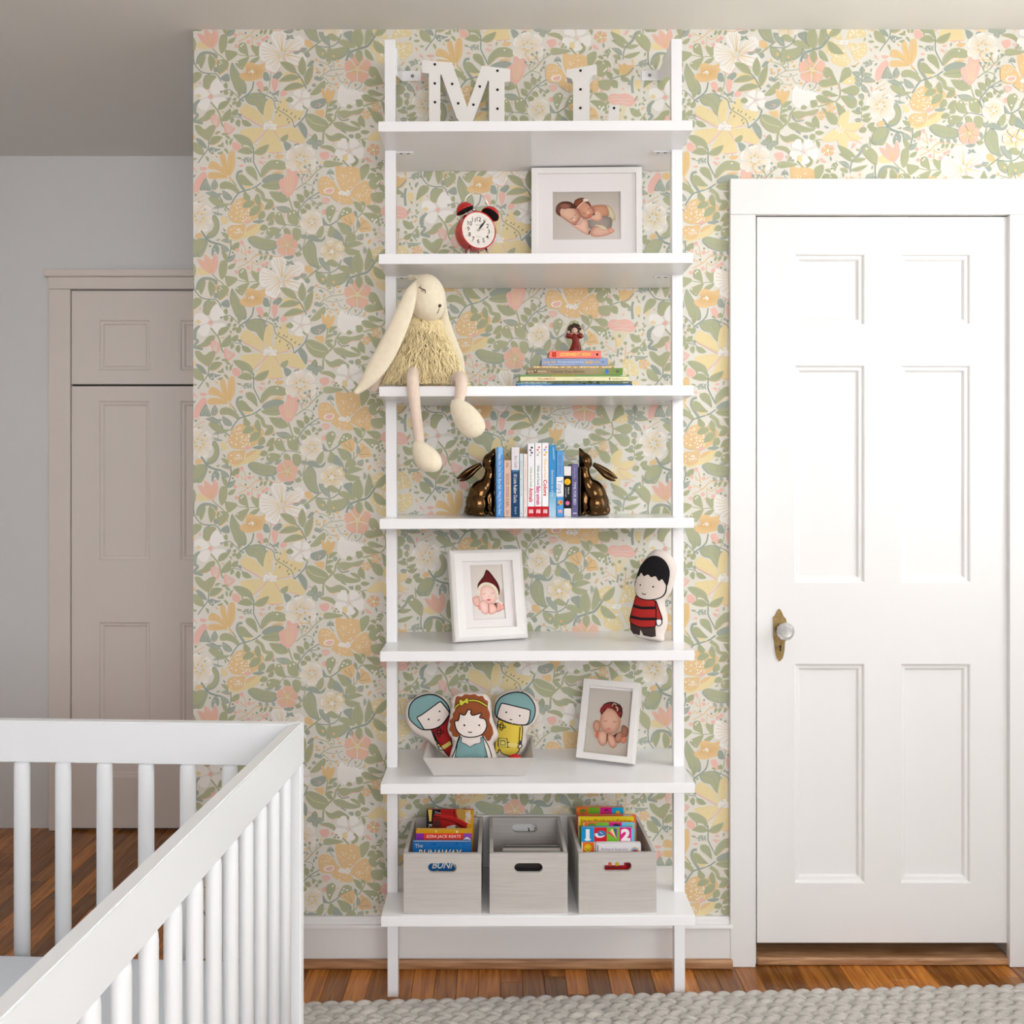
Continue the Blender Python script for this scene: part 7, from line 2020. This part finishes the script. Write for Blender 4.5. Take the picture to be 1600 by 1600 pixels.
# ================================================================== crib
def crib():
    Ht = .88
    X0, Y0 = -.349, 1.774
    L, W = 1.37, .76
    root = empty('crib', (X0, Y0, 0), 'white spindle crib with a pale mattress in the lower left corner', 'crib', rot=(0, 0, -.0495))
    t = .0215
    rh = .074
    posts = ((-t, 0, -t, 0), (-W, -W + t, -t, 0), (-t, 0, -L, -L + t), (-W, -W + t, -L, -L + t))
    for a, b, c, d in posts: box('post', SATIN, root, a, b, c, d, .0004, Ht - rh - .0004, .0025, 2)
    # mitred top rails
    def rail(name, p, q_, inn, z0, z1):
        """outer edge p -> q, inner edge offset inn"""
        bm = bmesh.new()
        pts = [p, q_, inn[1], inn[0]]
        v1 = [bm.verts.new((x, y, z0)) for x, y in pts]; v2 = [bm.verts.new((x, y, z1)) for x, y in pts]
        bm.faces.new(v1); bm.faces.new(v2[::-1])
        for i in range(4): bm.faces.new((v1[i], v1[(i + 1) % 4], v2[(i + 1) % 4], v2[i]))
        bmesh.ops.bevel(bm, geom=[e for e in bm.edges if abs(e.verts[0].co.z - e.verts[1].co.z) < 1e-5], offset=.002, segments=2, affect='EDGES')
        ob(name, bm, SATIN, root)
    c = [(0, 0), (0, -L), (-W, -L), (-W, 0)]
    ci = [(-t, -t), (-t, -L + t), (-W + t, -L + t), (-W + t, -t)]
    for i in range(4):
        rail('top_rail', c[i], c[(i + 1) % 4], (ci[i], ci[(i + 1) % 4]), Ht - rh, Ht)
    for x0, x1, y0, y1 in ((-t, 0, -L + t, -t), (-W, -W + t, -L + t, -t), (-W + t, -t, -t, 0), (-W + t, -t, -L, -L + t)):
        box('bottom_rail', SATIN, root, x0 + .0004, x1 - .0004, y0 + .0004, y1 - .0004, .17, .235, .003, 2)
    bm = bmesh.new(); zt0 = Ht - rh - .0003
    tube(bm, [(0, 0, .236), (0, 0, zt0 - .012), (0, 0, zt0 - .004), (0, 0, zt0)], [(.0145, .0102), (.0145, .0102), (.0138, .0096), (.011, .0075)], 16, (0, 1, 0))
    bmesh.ops.recalc_face_normals(bm, faces=bm.faces)
    me = bpy.data.meshes.new('slat'); bm.to_mesh(me); bm.free()
    me.polygons.foreach_set('use_smooth', [True] * len(me.polygons)); me.materials.append(SATIN)
    def slat(x, y, r=0):
        o = bpy.data.objects.new('slat', me); COL.objects.link(o); o.parent = root; o.location = (x, y, 0); o.rotation_euler = (0, 0, r)
    n = 17
    for k in range(n):
        y = -.088 - .0718 * k
        slat(-t / 2, y); slat(-W + t / 2, y)
    for k in range(9):
        x = -.055 - .0757 * k
        if x > -W + .04:
            slat(x, -t / 2, PI / 2); slat(x, -L + t / 2, PI / 2)
    m = bmesh.new(); bx(m, -W + t + .004, -t - .004, -L + t + .006, -t - .006, .345, .47, .02, 4)
    ms = ob('mattress', m, mat('pale_blue_white_sheet', rgb(226, 232, 240), .85, bump=.15, bscale=30), root)
    box('mattress_base', SATIN, root, -W + t + .001, -t - .001, -L + t + .001, -t - .001, .31, .344, .002, 1)
crib()

# ================================================================== chunky wool rug
WOOL = mat('grey_wool_yarn', rgb(196, 189, 181), .95, var=.18, vscale=45, bump=.9, bscale=420, stretch=(.5, 1, 1), sheen=.3)
def rug():
    rot = .048
    root = empty('wool_rug', (0, 2.447, 0), 'chunky grey braided wool rug on the oak floor', 'rug', rot=(0, 0, rot))
    x0, x1 = -1.15, 1.62
    pitch, per = .0405, .0405
    rr = random.Random(9)
    meshes = []
    for v in range(3):
        bm = bmesh.new()
        n = int((x1 - x0) / per)
        for i in range(n):
            x = x0 + i * per
            for s in (-1, 1):
                j = rr.uniform(-.002, .002); w = rr.uniform(.92, 1.1)
                ax = x + (per * .5 if s > 0 else 0)
                pts = [(ax - .006, s * .001, .008), (ax + .010, s * (.006 + j), .0205), (ax + .028, s * (.0125 + j), .0225), (ax + .044, s * (.0155 + j), .0165), (ax + .056, s * .0125, .008)]
                tube(bm, smooth_pts(pts, 2, False), [.005 * w, .008 * w, .0098 * w, .0108 * w, .0110 * w, .0105 * w, .0094 * w, .0075 * w, .005 * w], 7, (0, 0, 1))
                # plied yarn: a thinner strand beside each lobe
                q_ = [(a + .004, b - s * .0062, c + .0005) for a, b, c in pts]
                tube(bm, smooth_pts(q_, 2, False), [.003, .005, .006, .0066, .0066, .0064, .006, .005, .003], 6, (0, 0, 1))
        bmesh.ops.recalc_face_normals(bm, faces=bm.faces)
        me = bpy.data.meshes.new('braid'); bm.to_mesh(me); bm.free()
        me.polygons.foreach_set('use_smooth', [True] * len(me.polygons)); me.materials.append(WOOL)
        meshes.append(me)
    for k in range(12):
        o = bpy.data.objects.new('braid', meshes[k % 3]); COL.objects.link(o); o.parent = root
        o.location = ((k * .37 % 1) * per, -pitch * k, 0.0005)
    fz = bmesh.new()
    for n in range(2600):
        x = rr.uniform(x0, x1); y = rr.uniform(-pitch * 4.2, .014)
        p = Vector((x, y, rr.uniform(.022, .031)))
        d = Vector((rr.uniform(-.012, .012), rr.uniform(-.005, .006), rr.uniform(-.006, .007)))
        tube(fz, [p, p + d * .5 + Vector((0, 0, .0015)), p + d], .00022, 3, (0, 0, 1), False)
    tag(ob('yarn_fuzz', fz, mat('grey_wool_fuzz', rgb(190, 183, 176), .95), root), kind='stuff')
    bm = bmesh.new(); bx(bm, x0, x1 + .02, -pitch * 11 - .016, .014, .0005, .008, .003, 1); bx(bm, -.18, x1 + .02, -2.9, -pitch * 11 - .017, .0005, .02, .003, 1); ob('rug_base', bm, WOOL, root)
rug()

# white access panel on the wall behind the bins
ax0, ax1, az0, az1 = PX(744, WY), PX(910, WY), PZ(1352, WY), PZ(1271.5, WY)
ap = empty('access_panel', ((ax0 + ax1) / 2, WY - .003, az0), 'flat white access panel with a small latch behind the middle bin', 'panel')
box('panel_plate', TRIM, ap, -(ax1 - ax0) / 2, (ax1 - ax0) / 2, -.010, .0018, 0, az1 - az0, .002, 2)
lx, lz = PX(833, WY) - (ax0 + ax1) / 2, PZ(1291.5, WY) - az0
bm = bmesh.new(); bx(bm, -.011, .011, -.014, -.0102, -.006, .006, .001, 1)
lo = ob('latch', bm, FRAMEW, ap); lo.location = (lx, 0, lz); lo.rotation_euler = (0, -.35, 0)
bm = bmesh.new(); bx(bm, -.0135, -.0112, -.0136, -.0102, -.006, .006); bx(bm, .0112, .0135, -.0136, -.0102, -.006, .006)
ellipsoid(bm, (.005, -.0142, 0), (.0018, .0006, .0018), 8, 6); ob('latch_screw', bm, DARK, lo)
